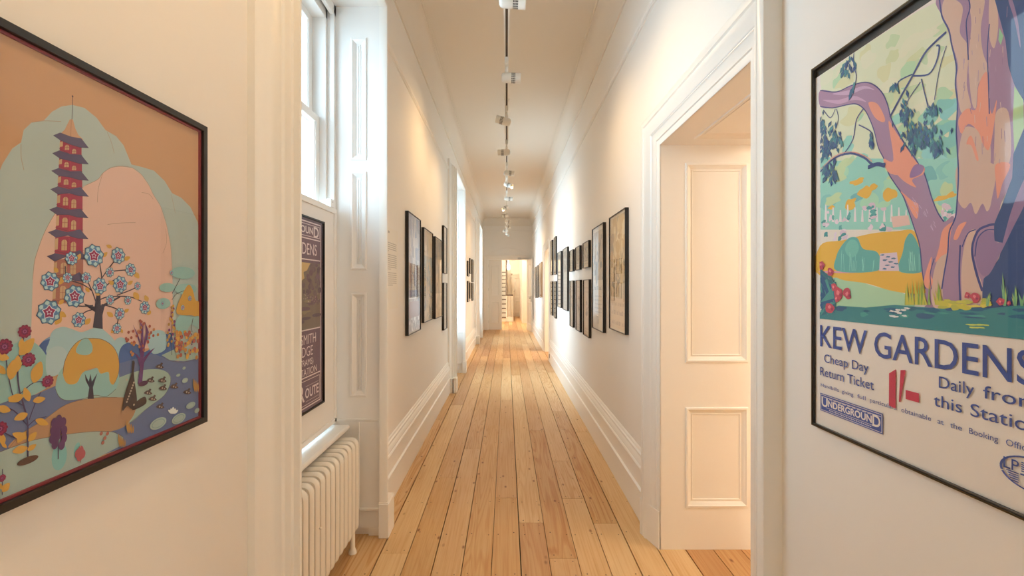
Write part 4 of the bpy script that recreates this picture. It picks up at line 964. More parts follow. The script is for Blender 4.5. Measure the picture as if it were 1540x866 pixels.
('c','#B97A3A',458.5,201.0,5.4,5.4),
('c','#A5533A',428.7,228.1,5.3,5.3),
('c','#C98F3C',438.8,206.5,5.3,5.3),
('c','#B97A3A',431.4,189.2,5.3,5.3),
('c','#A5533A',427.5,204.4,5.3,5.3),
('c','#C98F3C',428.2,235.0,5.3,5.3),
('c','#B97A3A',491.8,234.8,5.6,5.6),
('c','#A5533A',439.7,205.2,5.3,5.3),
('c','#C98F3C',456.9,246.0,5.4,5.4),
('c','#B97A3A',506.9,233.6,5.6,5.6),
('c','#A5533A',429.1,229.2,5.3,5.3),
('c','#C98F3C',474.0,197.1,5.5,5.5),
('c','#B97A3A',435.0,229.0,5.3,5.3),
('c','#A5533A',428.5,222.5,5.3,5.3),
('c','#C98F3C',486.5,195.6,5.6,5.6),
('c','#B97A3A',498.0,192.9,5.6,5.6),
('c','#A5533A',494.7,196.8,5.6,5.6),
('c','#C98F3C',463.5,233.2,5.4,5.4),
('c','#B97A3A',478.7,225.4,5.5,5.5),
('c','#A5533A',433.9,221.9,5.3,5.3),
('c','#C98F3C',497.0,236.3,5.6,5.6),
('c','#B97A3A',472.3,220.9,5.5,5.5),
('c','#A5533A',467.1,238.3,5.5,5.5),
('c','#C98F3C',504.0,226.4,5.6,5.6),
('c','#B97A3A',473.9,218.9,5.5,5.5),
('c','#A5533A',427.3,215.5,5.3,5.3),
('c','#C98F3C',437.7,247.0,5.3,5.3),
('c','#B97A3A',429.3,241.1,5.3,5.3),
('c','#A5533A',433.1,209.8,5.3,5.3),
('c','#C98F3C',464.8,182.3,5.5,5.5),
('c','#B97A3A',500.2,176.1,5.6,5.6),
('c','#A5533A',444.0,220.9,5.4,5.4),
('c','#C98F3C',445.1,211.1,5.4,5.4),
('c','#B97A3A',474.6,193.1,5.5,5.5),
('c','#A5533A',482.8,229.0,5.5,5.5),
('c','#C98F3C',458.9,213.6,5.4,5.4),
('c','#B97A3A',427.4,249.4,5.3,5.3),
('c','#A5533A',458.6,241.3,5.4,5.4),
('c','#C98F3C',484.1,229.9,5.5,5.5),
('c','#B97A3A',434.3,239.2,5.3,5.3),
('c','#A5533A',444.4,235.8,5.4,5.4),
('c','#C98F3C',466.9,216.8,5.5,5.5),
('c','#B97A3A',449.6,207.1,5.4,5.4),
('c','#A5533A',441.5,190.8,5.3,5.3),
('c','#C98F3C',503.3,194.0,5.6,5.6),
('c','#B97A3A',459.8,214.5,5.4,5.4),
('c','#A5533A',472.7,243.9,5.5,5.5),
('c','#C98F3C',458.5,213.8,5.4,5.4),
('c','#B97A3A',440.8,244.3,5.3,5.3),
('c','#A5533A',490.4,220.6,5.6,5.6),
('c','#C98F3C',465.8,186.3,5.5,5.5),
('c','#B97A3A',474.6,227.6,5.5,5.5),
('c','#A5533A',505.8,218.4,5.6,5.6),
('c','#C98F3C',427.1,207.3,5.3,5.3),
('c','#B97A3A',434.1,231.1,5.3,5.3),
('c','#A5533A',492.9,199.3,5.6,5.6),
('c','#C98F3C',427.3,222.4,5.3,5.3),
('c','#B97A3A',458.0,216.4,5.4,5.4),
('c','#A5533A',441.8,211.7,5.3,5.3),
('c','#C98F3C',432.1,232.7,5.3,5.3),
('c','#7c3a55',456.8,192.1,2.3,2.3),
('c','#7c3a55',437.2,204.5,2.3,2.3),
('c','#7c3a55',445.2,213.2,2.3,2.3),
('c','#7c3a55',458.9,217.4,2.3,2.3),
('c','#7c3a55',484.3,218.0,2.4,2.4),
('c','#7c3a55',441.2,237.8,2.3,2.3),
('c','#7c3a55',437.3,199.4,2.3,2.3),
('c','#7c3a55',475.4,188.0,2.4,2.4),
('c','#7c3a55',480.6,238.9,2.4,2.4),
('c','#7c3a55',477.0,197.9,2.4,2.4),
('c','#7c3a55',482.0,212.6,2.4,2.4),
('c','#7c3a55',456.6,218.0,2.3,2.3),
('p','#4A372E',1,[291.4,199.6,298.1,196.5,295.8,175.6,298.4,151.7,304,110.1,290.7,96.8,278.4,106.6,266,100.1,271,131.3,284.3,161.2,290.8,179.8]),
('p','#4A372E',1,[304,110.1,326.4,114.9,330.5,100.2,312.3,94.5,290.7,94.8]),
('c','#B99A78',276.9,162.6,2.2,2.2),
('c','#B99A78',295.9,152.8,2.3,2.3),
('c','#B99A78',293.2,147.4,2.3,2.3),
('c','#B99A78',290.5,142.0,2.3,2.3),
('c','#B99A78',287.8,136.6,2.3,2.3),
('c','#B99A78',285.1,131.3,2.2,2.2),
('c','#B99A78',282.4,126.0,2.2,2.2),
('c','#B99A78',279.7,120.7,2.2,2.2),
('c','#B99A78',277.1,115.5,2.2,2.2),
('c','#B99A78',296.1,104.7,2.3,2.3),
('p','#5A4238',1,[358.3,175.4,365.2,179.9,372.1,180.2,376.1,183.1,381,180.2,377.9,176.4,383.7,170.3,372.7,169.3]),
('c','#B99A78',369.0,175.0,2.1,2.1),
('c','#B99A78',375.8,172.4,1.7,1.7),
('p','#5A4238',1,[331.2,149,337.8,153.3,344.3,153.4,348.1,156.1,352.8,153.1,349.8,149.5,355.4,143.4,344.9,142.8]),
('c','#B99A78',341.3,148.4,2.1,2.1),
('c','#B99A78',347.8,145.7,1.7,1.7),
('p','#5A4238',1,[324,123.1,330.5,127.1,336.9,127,340.7,129.7,345.3,126.6,342.4,123,347.8,116.9,337.5,116.5]),
('c','#B99A78',334.0,122.1,2.1,2.1),
('c','#B99A78',340.4,119.3,1.7,1.7),
('p','#5A4238',1,[360.2,82.8,367.1,86.7,374.1,86.4,378.1,89,383.1,85.6,379.9,82.1,385.8,75.5,374.7,75.5]),
('c','#B99A78',370.9,81.5,2.2,2.2),
('c','#B99A78',377.8,78.3,1.7,1.7),
('p','#5A4238',1,[404.7,119.3,412.3,123.7,419.8,123.6,424.2,126.4,429.5,123.1,426.1,119.2,432.5,112.6,420.5,112.2]),
('c','#B99A78',416.4,118.3,2.2,2.2),
('c','#B99A78',423.8,115.2,1.8,1.8),
('p','#5A4238',1,[449.9,95.8,458,100.1,466.1,99.9,470.9,102.7,476.7,99.1,473,95.2,480,88.1,466.9,88]),
('c','#B99A78',462.5,94.4,2.3,2.3),
('c','#B99A78',470.6,91.1,1.9,1.9),
('p','#5A4238',1,[337.2,106.1,343.9,110.1,350.5,110,354.4,112.6,359.1,109.3,356.1,105.8,361.7,99.5,351.1,99.3]),
('c','#B99A78',347.5,105.1,2.1,2.1),
('c','#B99A78',354.0,102.1,1.7,1.7),
('p','#5A4238',1,[366.9,141.8,374,146.1,381,146.2,385.1,149,390.1,145.9,386.9,142.1,392.8,135.8,381.6,135.2]),
('c','#B99A78',377.8,141.0,2.2,2.2),
('c','#B99A78',384.7,138.2,1.7,1.7),
('p','#5A4238',1,[368.3,123.6,375.4,127.8,382.4,127.8,386.5,130.5,391.5,127.3,388.3,123.6,394.3,117.2,383,116.8]),
('c','#B99A78',379.2,122.7,2.2,2.2),
('c','#B99A78',386.2,119.7,1.7,1.7),
('c','#9FA38A',366.7,43.3,25.7,12.9),
('c','#84907E',366.7,43.3,20.6,9.6),
('c','#9FA38A',366.7,43.3,18.0,8.0),
('c','#9FA38A',434.5,35.5,24.3,12.1),
('c','#84907E',434.5,35.5,19.4,9.1),
('c','#9FA38A',434.5,35.5,17.0,7.5),
('c','#9FA38A',477.8,57.1,17.3,7.9),
('c','#84907E',477.8,57.1,13.9,5.9),
('c','#9FA38A',477.8,57.1,12.1,4.9),
('c','#9FA38A',456.5,125.2,10.8,6.2),
('c','#84907E',456.5,125.2,8.7,4.6),
('c','#9FA38A',456.5,125.2,7.6,3.8),
('c','#9FA38A',432.4,142.9,7.6,3.8),
('c','#84907E',432.4,142.9,6.1,2.8),
('c','#9FA38A',432.4,142.9,5.3,2.3),
('c','#9FA38A',501.5,37.4,9.6,6.4),
('c','#84907E',501.5,37.4,7.7,4.8),
('c','#9FA38A',501.5,37.4,6.7,4.0),
('c','#9FA38A',453.0,156.7,6.2,3.9),
('c','#84907E',453.0,156.7,4.9,2.9),
('c','#9FA38A',453.0,156.7,4.3,2.4),
('p','#D9CDB8',1,[414.3,53.2,410.1,61.3,397.8,66.5,403.6,57.1]),
('p','#D9CDB8',1,[414.3,53.2,415.2,60.1,406.3,67.9,406.2,59.6]),
('p','#D9CDB8',1,[414.3,53.2,420.4,58.9,414.8,69.4,408.7,62]),
('p','#D9CDB8',1,[414.3,53.2,422.8,55.1,423.3,63.5,413.8,60.5]),
('p','#D9CDB8',1,[414.3,53.2,425.3,51.2,431.9,57.5,419,58.9]),
('p','#B07A3C',1,[259.5,24.6,260.7,37.5,255.7,54.7,255,38.8]),
('p','#B07A3C',1,[263.5,23.2,264.9,34.3,261.1,49.2,260,35.5]),
('p','#B07A3C',1,[267.5,21.8,269.3,31,266.6,43.5,265,32.2]),
('p','#B07A3C',1,[271.6,20.4,273.6,27.7,272.1,37.8,270.1,28.8]),
('p','#B07A3C',1,[280.7,46.9,281.9,60.1,276.7,77.6,275.9,61.3]),
('p','#B07A3C',1,[284.9,45.5,286.3,56.9,282.3,72,281.1,58.1]),
('p','#B07A3C',1,[289.1,44.2,290.8,53.6,288.1,66.4,286.4,54.8]),
('p','#B07A3C',1,[293.3,42.9,295.4,50.3,293.8,60.7,291.7,51.5]),
('p','#B07A3C',1,[494.5,87.2,496.1,103.4,488.3,124.3,487.3,104.5]),
('p','#B07A3C',1,[500.6,85.8,502.7,99.7,496.7,117.9,495,100.8]),
('p','#B07A3C',1,[506.8,84.4,509.3,96,505.1,111.4,502.7,97.1]),
('p','#B07A3C',1,[513,83,516,92.2,513.7,104.8,510.6,93.4]),
]
GARDEN_ART=[
('p','#C9CBAE',0,[27.4,940.6,86.9,961.6,169.5,966.2,252.6,964.1,324.4,962.4,378.6,954.2,419.3,929.1,419.3,587.9,27.4,677.9]),
('p','#BFC39A',1,[327.4,723.3,319.9,736.2,302.3,740.5,286.9,738.7,271.8,734.5,268.2,723.3,268.1,710.3,286.7,707.5,302.6,705.6,317.6,711.7]),
('p','#CDCBB0',1,[149.6,933.8,143.1,948.3,122,947.4,109.9,947.7,90.4,947.5,85.9,933.8,92.5,921.3,108.8,917.5,124.7,914.2,138.7,921.7]),
('p','#8CBFAE',1,[193.5,697.5,186.9,702.7,177.3,707.9,161.5,706.3,151.1,702.6,141,697.5,139,688.9,158,684.4,179.3,684.6,188.6,691.8]),
('p','#9DBD9E',1,[310.4,826.9,308,835,298.6,840.5,286.1,841.5,277.2,835,271.7,826.9,282.9,821.7,287.5,815.5,299.1,812.2,307.2,819.1]),
('p','#8CBFAE',1,[422.4,647.7,418.2,658.9,405,662.7,393.6,660.7,387.5,654.2,376.9,647.7,383,638.5,391.7,630.2,404.6,633.7,417.7,636.8]),
('p','#A9C4A0',1,[156,696.3,150.6,703.8,144.3,713,132.4,707.7,119.9,705.9,117.9,696.3,124.7,689.4,130.7,681,141.9,685.3,153.5,687.2]),
('p','#B4C29C',1,[332.1,854.9,329.3,862.8,319.9,870.5,305.4,867.1,294.7,862.6,289.7,854.9,298,848.6,305.2,842.3,318.7,841.4,331.7,845.8]),
('p','#9DBD9E',1,[276.3,753,273.2,762.3,256.4,768.2,238.5,763.8,228.3,759,217.4,753,224.4,745.6,234.7,736.6,256.6,737.6,272.4,743.9]),
('p','#CDCBB0',1,[238.9,820.8,240,827.5,226.3,831.7,208.5,832.7,201.5,825.7,197,820.8,202,816,211.4,812.5,226.5,809.5,233.4,816]),
('p','#CDCBB0',1,[413.6,861.2,401.5,866.4,397.7,874.7,387.5,870.6,373.8,870.7,379.6,861.2,374.7,852.2,385.8,848,398.1,846.8,409.7,851.6]),
('p','#92C2B4',1,[287.6,722.3,284.2,728.3,269.7,731.6,252.6,731.8,239.2,728,229.7,722.3,241.3,717.1,251.6,711.7,267.5,715.4,281.8,717]),
('p','#B4C29C',1,[415.7,895.5,414.3,904.1,399.5,910.5,382.2,905.8,364.7,903.9,359.9,895.5,366,887.5,383,886.5,395,887.1,408.9,888.8]),
('p','#92C2B4',1,[396.9,755.5,398.2,766.8,388.1,770.5,379.2,769.1,370,765.7,366.8,755.5,370.1,745.3,378.4,739.3,387.8,741.2,394.9,746.7]),
('p','#A9C4A0',1,[312.9,730.1,310.4,737,300.4,739.8,290.6,739.7,283.5,735.6,275,730.1,284.3,724.9,291.6,722.5,299.6,721.8,306.4,725]),
('p','#C6C49C',1,[428.7,752.4,420.8,760.4,408.3,765.9,391.1,766.9,384,758.6,375,752.4,376.8,743.5,391.3,738.1,407.4,740.2,415,746.6]),
('p','#9DBD9E',1,[181,805.2,184.1,815.3,166.8,821.1,147.3,819.7,136.1,812.8,120.7,805.2,127.3,794.5,147.1,790.5,166,790.5,177.4,797.6]),
('p','#8CBFAE',1,[173.4,679.9,155.7,690.1,144.3,694.9,127.1,707.1,120.1,690.4,116.9,679.9,113.8,665.8,130.4,660.9,148.7,654.1,156.9,669.1]),
('p','#A9C4A0',1,[120.2,918.4,115.3,931.8,101.3,939.6,88,931.3,74.5,929.6,72.3,918.4,75.1,907.6,87.8,905.1,98.5,904.5,110,908.2]),
('p','#CDCBB0',1,[433,652.7,429,663.9,409.9,664.9,392.7,672.3,385.8,660.3,374.1,652.7,387.1,645.6,393.8,635.2,409.7,640.7,427.3,642.1]),
('p','#C6C49C',1,[199.6,939.8,201,955.8,190.4,964.6,180,956.9,167.8,955.4,166.3,939.8,174.5,930.6,177.7,913.7,188.6,922.3,196.1,928.6]),
('p','#B4C29C',1,[282.7,934.2,274.7,941.9,267.9,946.7,258.2,950.3,253.8,941.1,244.3,934.2,248.1,923.3,260,923.2,269.4,917.3,277.1,924.8]),
('p','#BFC39A',1,[287.9,805,282.9,817.9,268.8,828.7,251,820.2,241.5,813.5,225,805,237.9,794.6,250.1,787.8,268,782.8,276,795.7]),
('p','#B4C29C',1,[334,742,330.9,749.9,324.2,759.4,311.4,755.2,303,749.9,295.3,742,299.9,732.4,311.3,728.5,323.4,726.7,338.6,729.8]),
('p','#B4C29C',1,[387.2,856.2,379.1,863.1,369.1,870.9,351.3,866.9,336.2,863.8,333.7,856.2,337.5,849.1,347.8,840.7,365.3,847,380.4,849]),
('p','#92C2B4',1,[148,735.4,141.1,743.1,130.6,745.6,118.4,750.9,111.2,742.7,107.2,735.4,109.2,727.1,118.5,719.9,134.4,717,142.9,726.8]),
('p','#B4C29C',1,[187.6,857.8,185.8,866.6,178.7,875.1,165.2,878.3,159.1,866.8,156.2,857.8,158.1,848.2,165,836.5,177.7,843.3,192.3,844.8]),
('p','#8CBFAE',1,[350.4,682.4,348.3,690.8,337.6,696.9,319.8,702.7,308.4,692.5,299.6,682.4,313.6,674.7,321.8,666,340.3,662.7,352.4,672.2]),
('p','#8CBFAE',1,[412.6,622,410.1,630,402.7,636.2,393.3,632.3,384.2,630,379,622,382.4,612.9,393.5,612.4,402.2,609.1,410,614.2]),
('p','#CDCBB0',1,[379.1,847.8,376.7,858.7,369.6,868.1,358.3,868.6,349.3,860.6,350.4,847.8,348.8,834.6,359.6,831.8,368.1,833,373.1,840]),
('p','#92C2B4',1,[306.9,754.7,304.3,761.5,289.5,765.7,270.6,766.3,262.1,759.9,247.3,754.7,258.6,748.6,271.2,743.8,289.5,743.8,306.6,747.4]),
('p','#C6C49C',1,[145,905,149.5,915.4,129.5,921.7,105.6,921.4,88.3,914.5,79.8,905,100.1,899.3,107.2,890.9,125.5,893.9,145.7,895.8]),
('p','#8CBFAE',1,[339.3,631.1,332.6,635.9,328.8,642.1,319.3,643.4,311.2,638.7,310.7,631.1,312.5,624.2,320.5,621.6,328.6,620.6,332.7,626.2]),
('p','#C6C49C',1,[257.8,873.3,258.1,888.8,244.3,888,235.4,891.1,221.6,889.5,220.5,873.3,228.9,863.4,235.2,854.6,247.1,848.1,254.3,861.1]),
('p','#CDCBB0',1,[73.8,953.8,65.1,964.8,50,970.8,27.8,980.3,24,967.6,24,953.8,24,940.3,31.3,934,53.7,929.6,71,940.1]),
('p','#92C2B4',1,[285.2,652.8,277.7,659.8,273,666.4,265.1,665.9,255.1,663.9,252.4,652.8,254,640.8,265.5,641,273.4,637.8,277.7,645.8]),
('p','#C6C49C',1,[208.9,818.7,212.9,832.7,198.2,834.6,186.1,838.5,172.9,832.5,166.6,818.7,175.3,806.5,185.9,798.4,197.7,804.2,210.1,806.6]),
('p','#A9C4A0',1,[321.8,849.4,319.2,862,309,873.7,294.8,865.5,285.2,859.7,284.2,849.4,286.4,839.9,295.5,835.3,306,833.5,318.9,836.9]),
('p','#9DBD9E',1,[410.3,731,409.3,738.1,399.2,739.6,390.2,741.4,384.5,736.3,382.6,731,382.7,724.8,390.9,722.1,399.9,720.8,411.4,722.8]),
('p','#A9C4A0',1,[404.3,758.1,395.5,768.9,387.4,777.7,374.3,780.7,368.7,767.7,362.5,758.1,365.5,746.1,374,734.6,385.5,744.8,392.5,749.6]),
('p','#CDCBB0',1,[278.4,832.8,274.2,844.9,259.6,852.7,241.6,851.3,225.1,845.5,221.4,832.8,232.2,823.7,241.2,813.4,257.1,818.2,269.3,823.2]),
('p','#CDCBB0',1,[303.3,894.7,296.3,899.2,291.4,905.2,280.5,902.9,267.4,902,271,894.7,268.9,888,281,887.2,292.2,882.7,302.6,887.6]),
('p','#C6C49C',1,[403.3,827.8,403.8,833.3,393.6,835,382.2,838.7,373.4,833.7,375,827.8,377.7,823.5,382.3,816.9,393.8,820.2,406.8,821.1]),
('p','#C6C49C',1,[321.1,826.8,312.8,831.7,302.9,836.8,286.7,834.6,272.1,832.4,258.8,826.8,277.2,822.5,286.3,818.6,303.1,816.6,310.4,822.5]),
('p','#BFC39A',1,[279,900.4,278.3,908.1,268.3,910.3,257.4,915.3,251.9,906.9,245.6,900.4,245.9,890.7,258.8,888.6,271,884.4,280.3,891.6]),
('p','#A9C4A0',1,[148.4,682.7,130.4,692.8,124.2,708.1,107.2,704.9,88.6,700.2,90.7,682.7,88.9,665.4,108.7,664.9,125.4,653.7,134.9,669.6]),
('p','#8CBFAE',1,[389.5,648.4,388.3,659.1,376.6,662.1,365.7,664.3,354.4,659.4,354.5,648.4,356,638.5,365.6,632.5,377.8,631.4,381.3,642.2]),
('p','#CDCBB0',1,[217.7,927.5,204.8,936.5,198.2,946.8,185.1,946,169.9,942.2,172.1,927.5,175.1,916.4,184.7,908,197.6,910.2,212.7,913.2]),
('p','#CDCBB0',1,[369.9,902.7,376.4,910.3,358,910.3,344,913.8,329.5,909.9,325.4,902.7,335.6,897.4,345.7,893.8,360.5,891.7,376.5,895]),
('p','#CDCBB0',1,[343.9,903.2,333.8,913.9,321.7,919.6,307.6,920.1,293.3,915.2,285.2,903.2,297.2,893.4,308.8,889.3,321.2,887.8,328.4,895.6]),
('p','#CDCBB0',1,[405.1,719.9,407.6,729.8,395.4,730.8,385.2,735.3,371.3,732,374.4,719.9,371.3,707.7,384.8,703.3,398.5,701.1,402.2,713.2]),
('p','#9DBD9E',1,[343.2,660.4,336.4,664.9,330.6,669.9,317.7,671.6,314.3,664.3,307.5,660.4,311.6,655.4,319.9,652.7,331.4,649.6,343,653.4]),
('p','#CDCBB0',1,[365.3,759.8,370.4,767.7,353.2,772.7,336.4,767.1,315.7,767.4,311.6,759.8,317.9,752.8,336.5,752.6,352.6,747.6,363,754]),
('p','#B4C29C',1,[265.6,809.8,264.8,819.3,251.2,822.4,236.4,827.2,226.4,818.7,223.9,809.8,221.5,798.6,236.5,792.6,253.7,792,265.8,799.9]),
('p','#BFC39A',1,[358.3,870.5,344,875,338,882.1,322.5,878.1,309.9,876,299.3,870.5,311.2,865.4,321.3,861.4,334.4,863.3,353,863.4]),
('p','#CDCBB0',1,[338.5,633.4,335.1,643.2,330.7,656,321.5,651.4,317.4,641.8,310.2,633.4,317.5,625,322.2,618.4,328.7,619.8,337.2,621.3]),
('p','#C6C49C',1,[177.6,812.1,173.7,825.3,153.5,830.8,130,836.9,123.5,820.8,98.6,812.1,111.9,798.4,130.8,788.8,156.1,788.8,166.5,802.1]),
('p','#8CBFAE',1,[140.5,754.6,141.1,761.7,132.9,764.7,123.9,766.2,117.6,760.9,109.2,754.6,115.3,746.9,123,740.8,134.9,739.5,141.6,747.2]),
('p','#C6C49C',1,[88,869.2,86.1,878.8,75.3,883.4,63.4,884.5,59.6,875,52.8,869.2,57.1,861.8,65.3,858.5,75.7,854.1,81.3,862.3]),
('p','#B4C29C',1,[345.5,802.3,331.4,807.2,321.1,810.7,304.8,813.4,293.6,808.1,278.8,802.3,287.3,794.7,303.5,789.6,322.4,792.4,341.5,794.6]),
('p','#94C4BC',1,[377.1,667.9,376.5,679.8,366.3,683.7,355.3,689.7,347.9,679,346,667.9,344.2,653.8,355.4,646.3,368.2,645.6,377.2,655.4]),
('p','#86BCB6',1,[382.4,676.7,380.2,687.4,373.7,696.6,364.7,691.7,358.5,686,353.1,676.7,357.4,666.4,364.6,661.3,372.6,660.9,378.7,667.4]),
('p','#86BCB6',1,[420.8,625.6,411.1,632.1,407,642.3,396.5,636.6,388,633.5,380.8,625.6,388.8,618.3,395.7,612.6,404.6,615.3,417.2,615.4]),
('p','#86BCB6',1,[406.1,654.7,403.2,663.1,399.6,674.1,391.8,670.1,388.4,661.9,382.3,654.7,388.5,647.5,392.4,641.9,397.8,643.1,405,644.3]),
('p','#7FB6AC',1,[419.5,671.6,417.7,680.3,408.4,683.9,397.6,687.9,394.6,677.3,383.1,671.6,389.3,662.6,398,656.3,409.6,656.3,414.4,665.1]),
('p','#8FBEA6',1,[401.5,703.3,396.4,708.7,389.5,715.4,375.4,713,364.4,709.6,360,703.3,366.3,697.7,374.6,692.4,389.7,690.9,394.3,698.7]),
('p','#8FBEA6',1,[373.2,736.1,374.1,745.9,361.8,750,348.5,752,339.2,744.8,326.8,736.1,335.7,725.7,347.2,717.4,364.8,715.6,374.8,726.1]),
('p','#86BCB6',1,[413.8,729.5,418.1,739.5,406.1,747.5,390.8,742.8,374.6,740.5,376.1,729.5,378.1,720.3,388.8,712.1,402.9,718,410.3,723.3]),
('p','#86BCB6',1,[378.6,669,376.7,678.5,366.4,683,355.1,684.2,351.5,674.8,344.9,669,349.1,661.8,356.9,658.6,366.8,654.2,372.2,662.3]),
('p','#94C4BC',1,[430.2,644.5,420.1,650.5,412.6,654.7,400.9,658.1,392.8,651.6,382.1,644.5,388.2,635.2,399.9,628.8,413.5,632.3,427.3,635]),
('p','#94C4BC',1,[411.3,635.9,402.8,645.3,396.3,652.8,387.6,649.4,374.7,649.8,378.8,635.9,377.2,624.1,386.2,617.7,397,616.4,403.7,625.8]),
('p','#7FB6AC',1,[406.2,667.7,405.7,676.5,392.6,677,380.2,684.8,368.9,677.4,362.1,667.7,374.3,660.7,383.2,656.8,392.8,658,401.5,661]),
('p','#7FB6AC',1,[364.5,731.6,365.9,741.1,359.9,750.5,350.9,744.8,343.5,740.9,342.3,731.6,342.3,721.3,350,715.4,358.9,716.1,368.4,720]),
('p','#8FBEA6',1,[406,696.3,405.1,703.9,397.3,709.1,387.5,708.4,378.8,704.3,376.5,696.3,379.3,688.6,388.2,686.2,396,686.8,403.2,689.8]),
('p','#8FBEA6',1,[388,687.7,382.8,697.6,375.3,699.9,369.1,700,362.9,696.4,356.3,687.7,359,675.4,368.6,673.3,376.1,672.5,382.5,678.2]),
('p','#7FB6AC',1,[396.9,697.1,392.6,703.7,380.3,705.2,367.3,710.1,355.4,704.7,350.8,697.1,357.6,690.2,367.7,684.7,383.8,683.3,395.4,689.3]),
('p','#94C4BC',1,[378.4,642.9,380.6,655.6,364.4,656.2,353.5,657.2,343.1,652.4,341.6,642.9,344.3,634.1,351.4,623.4,365.6,626.8,371.8,635.4]),
('p','#7FB6AC',1,[408.5,742.4,398.2,749.7,387.7,753.5,373.4,758,367.6,748.6,359.4,742.4,362.7,734,374.2,728.4,387.3,732.1,401.5,733.7]),
('p','#7FB6AC',1,[413.3,652.6,403.8,661.1,400.1,675.3,388,673.2,382.4,662.2,378.1,652.6,384.2,644.6,389.8,638.4,399.3,632.9,409.2,639.6]),
('p','#7FB6AC',1,[412,697.1,411.2,703.6,403.3,706.4,395.2,707,384.9,705.1,386.6,697.1,387.5,690.5,395.3,687.4,405.7,682,412.3,689.9]),
('p','#86BCB6',1,[370.3,658.6,369.7,668.8,360.8,676.7,347.1,679.2,340.5,667.8,335.5,658.6,340.5,649.3,348.5,641.9,361.3,639.1,373.8,645.6]),
('p','#8FBEA6',1,[425.5,644.6,421.4,651.3,412.6,656.1,401.1,654.9,388.2,652.8,391.5,644.6,391.7,637.9,399.8,631.7,412.7,632.7,425.5,636]),
('p','#8DBFB0',0,[24.6,726.1,187.3,691.9,415.2,629.2,415.2,493.8,24.6,541.6]),
('p','#6FA8A6',1,[184.1,604.4,184.1,610.5,172.5,616.2,153.3,615.8,137.8,611.5,136.7,604.4,136.9,597.1,154.2,594.1,169,596.9,184.1,598.4]),
('p','#9FC6A8',1,[130.3,680,125,688.3,121.4,700.9,110.7,700.5,105.2,689.9,101,680,106.8,671.7,112.5,666.5,119.7,665.8,128.3,668.8]),
('p','#6FA8A6',1,[59,720.5,61.4,730.2,41.9,732.3,24,737.1,24,730.2,24,720.5,24,710.8,24,705.3,41.1,709.9,60,711.3]),
('p','#7FB6AC',1,[89.7,612.6,73.5,622.7,59.2,631.5,36.4,631.6,26.1,621.2,24,612.6,24,601.7,40.1,599.8,57.2,597.2,80.3,600]),
('p','#7FB6AC',1,[350.7,626.6,343.6,632.6,327.7,635.7,312.5,633.3,300.9,631,290.9,626.6,295.1,620.8,313.5,621,325.1,620.3,343.9,620.6]),
('p','#B4C498',1,[75.9,689.8,68.8,697.8,63.4,706.5,52.5,707.9,47.8,697.6,41.3,689.8,47.6,681.9,54.6,678.4,62.2,676.9,71.6,679.7]),
('p','#7FB6AC',1,[81.7,611.6,78.8,625.1,60.4,624.1,46.1,633.8,32.6,624.6,38,611.6,32.8,598.7,46.7,590.8,61.1,597.3,79.6,597.7]),
('p','#7FB6AC',1,[404.7,614.2,404.8,622.6,395.1,630.8,379.4,628.3,369.5,622.1,367.7,614.2,373.1,607.9,378,597.4,394.2,599.3,401.3,607.4]),
('p','#9FC6A8',1,[271.1,658.7,274.3,665.1,264.3,669.3,252.8,666.8,245.7,663.4,243.7,658.7,247.4,654.8,253.4,651.6,262.1,651.7,274.6,652.3]),
('p','#8CBFAE',1,[405.5,615,404.6,623.3,399.4,629.1,393.4,625.4,387.1,623.5,382,615,386.8,606.2,392.5,601.2,399.9,599,404.6,606.8]),
('p','#8CBFAE',1,[70.9,654.2,58.4,663.9,48.9,674.3,33.3,668.5,24,664.5,24,654.2,24,643.5,34.1,641.6,47.1,638.2,57.6,644.9]),
('p','#B4C498',1,[268.3,654.1,262.3,662.4,259.1,674.5,251,670.2,245.9,663.5,242.3,654.1,247.1,646.2,251.7,641,258,638.8,262.4,645.8]),
('p','#B4C498',1,[389.7,537.7,387.8,543.2,376.9,546.3,363.8,546.7,351.1,543.9,348.2,537.7,358,533.8,365.5,531.1,376.3,529.9,385.2,533.1]),
('p','#B4C498',1,[97.4,616.1,105.8,625.8,85.8,630.7,67.9,625.2,48.6,624.3,48.3,616.1,43.6,606.3,63,600.5,83.4,604.7,101.7,607.6]),
('p','#9FC6A8',1,[280.2,614.9,274.6,622.7,267.9,633.1,253.3,628.9,238.5,625.9,240.3,614.9,234.2,601.8,251.3,596.7,266.3,600.5,274.2,607.4]),
('p','#8CBFAE',1,[327.4,626.4,316.1,631.3,307.7,633.9,298.4,633.9,284.7,633.3,279.2,626.4,282.5,618.5,296.3,615.5,309.6,615.7,320.8,619.6]),
('p','#9FC6A8',1,[373.8,554.3,365.2,559.2,352.1,562.8,337.5,559.6,320.5,559.3,313.7,554.3,322.5,549.7,335.2,546.8,349.8,547.9,362.8,549.9]),
('p','#6FA8A6',1,[211.7,592.6,209.4,598.1,205.2,603.1,198.9,601.5,192.7,599.1,192.7,592.6,192,585.5,198,580.9,205.1,582.4,213.1,584.3]),
('p','#9FC6A8',1,[302.4,615.3,290,622.6,278.9,626.5,265.3,628.8,248.1,625.8,249.6,615.3,246.6,604.1,264.1,599.7,280.9,600.5,295.4,605.6]),
('p','#7FB6AC',1,[341.7,577,332.5,584.8,328,595.3,317.7,593,306.6,589.4,306.7,577,310.6,567.7,319,565.3,327,562,338.3,564.6]),
('p','#B4C498',1,[285.4,629.7,279.5,634.1,275,641,262.8,639.3,254,635.5,247.1,629.7,258.1,625.6,262.3,619.3,272.7,622.3,280,625]),
('p','#B4C498',1,[315,624.6,316.2,634.6,309.6,639,301.6,643.8,295.9,634.7,294.1,624.6,294,612.6,303,611.2,310.6,606,315.3,615.5]),
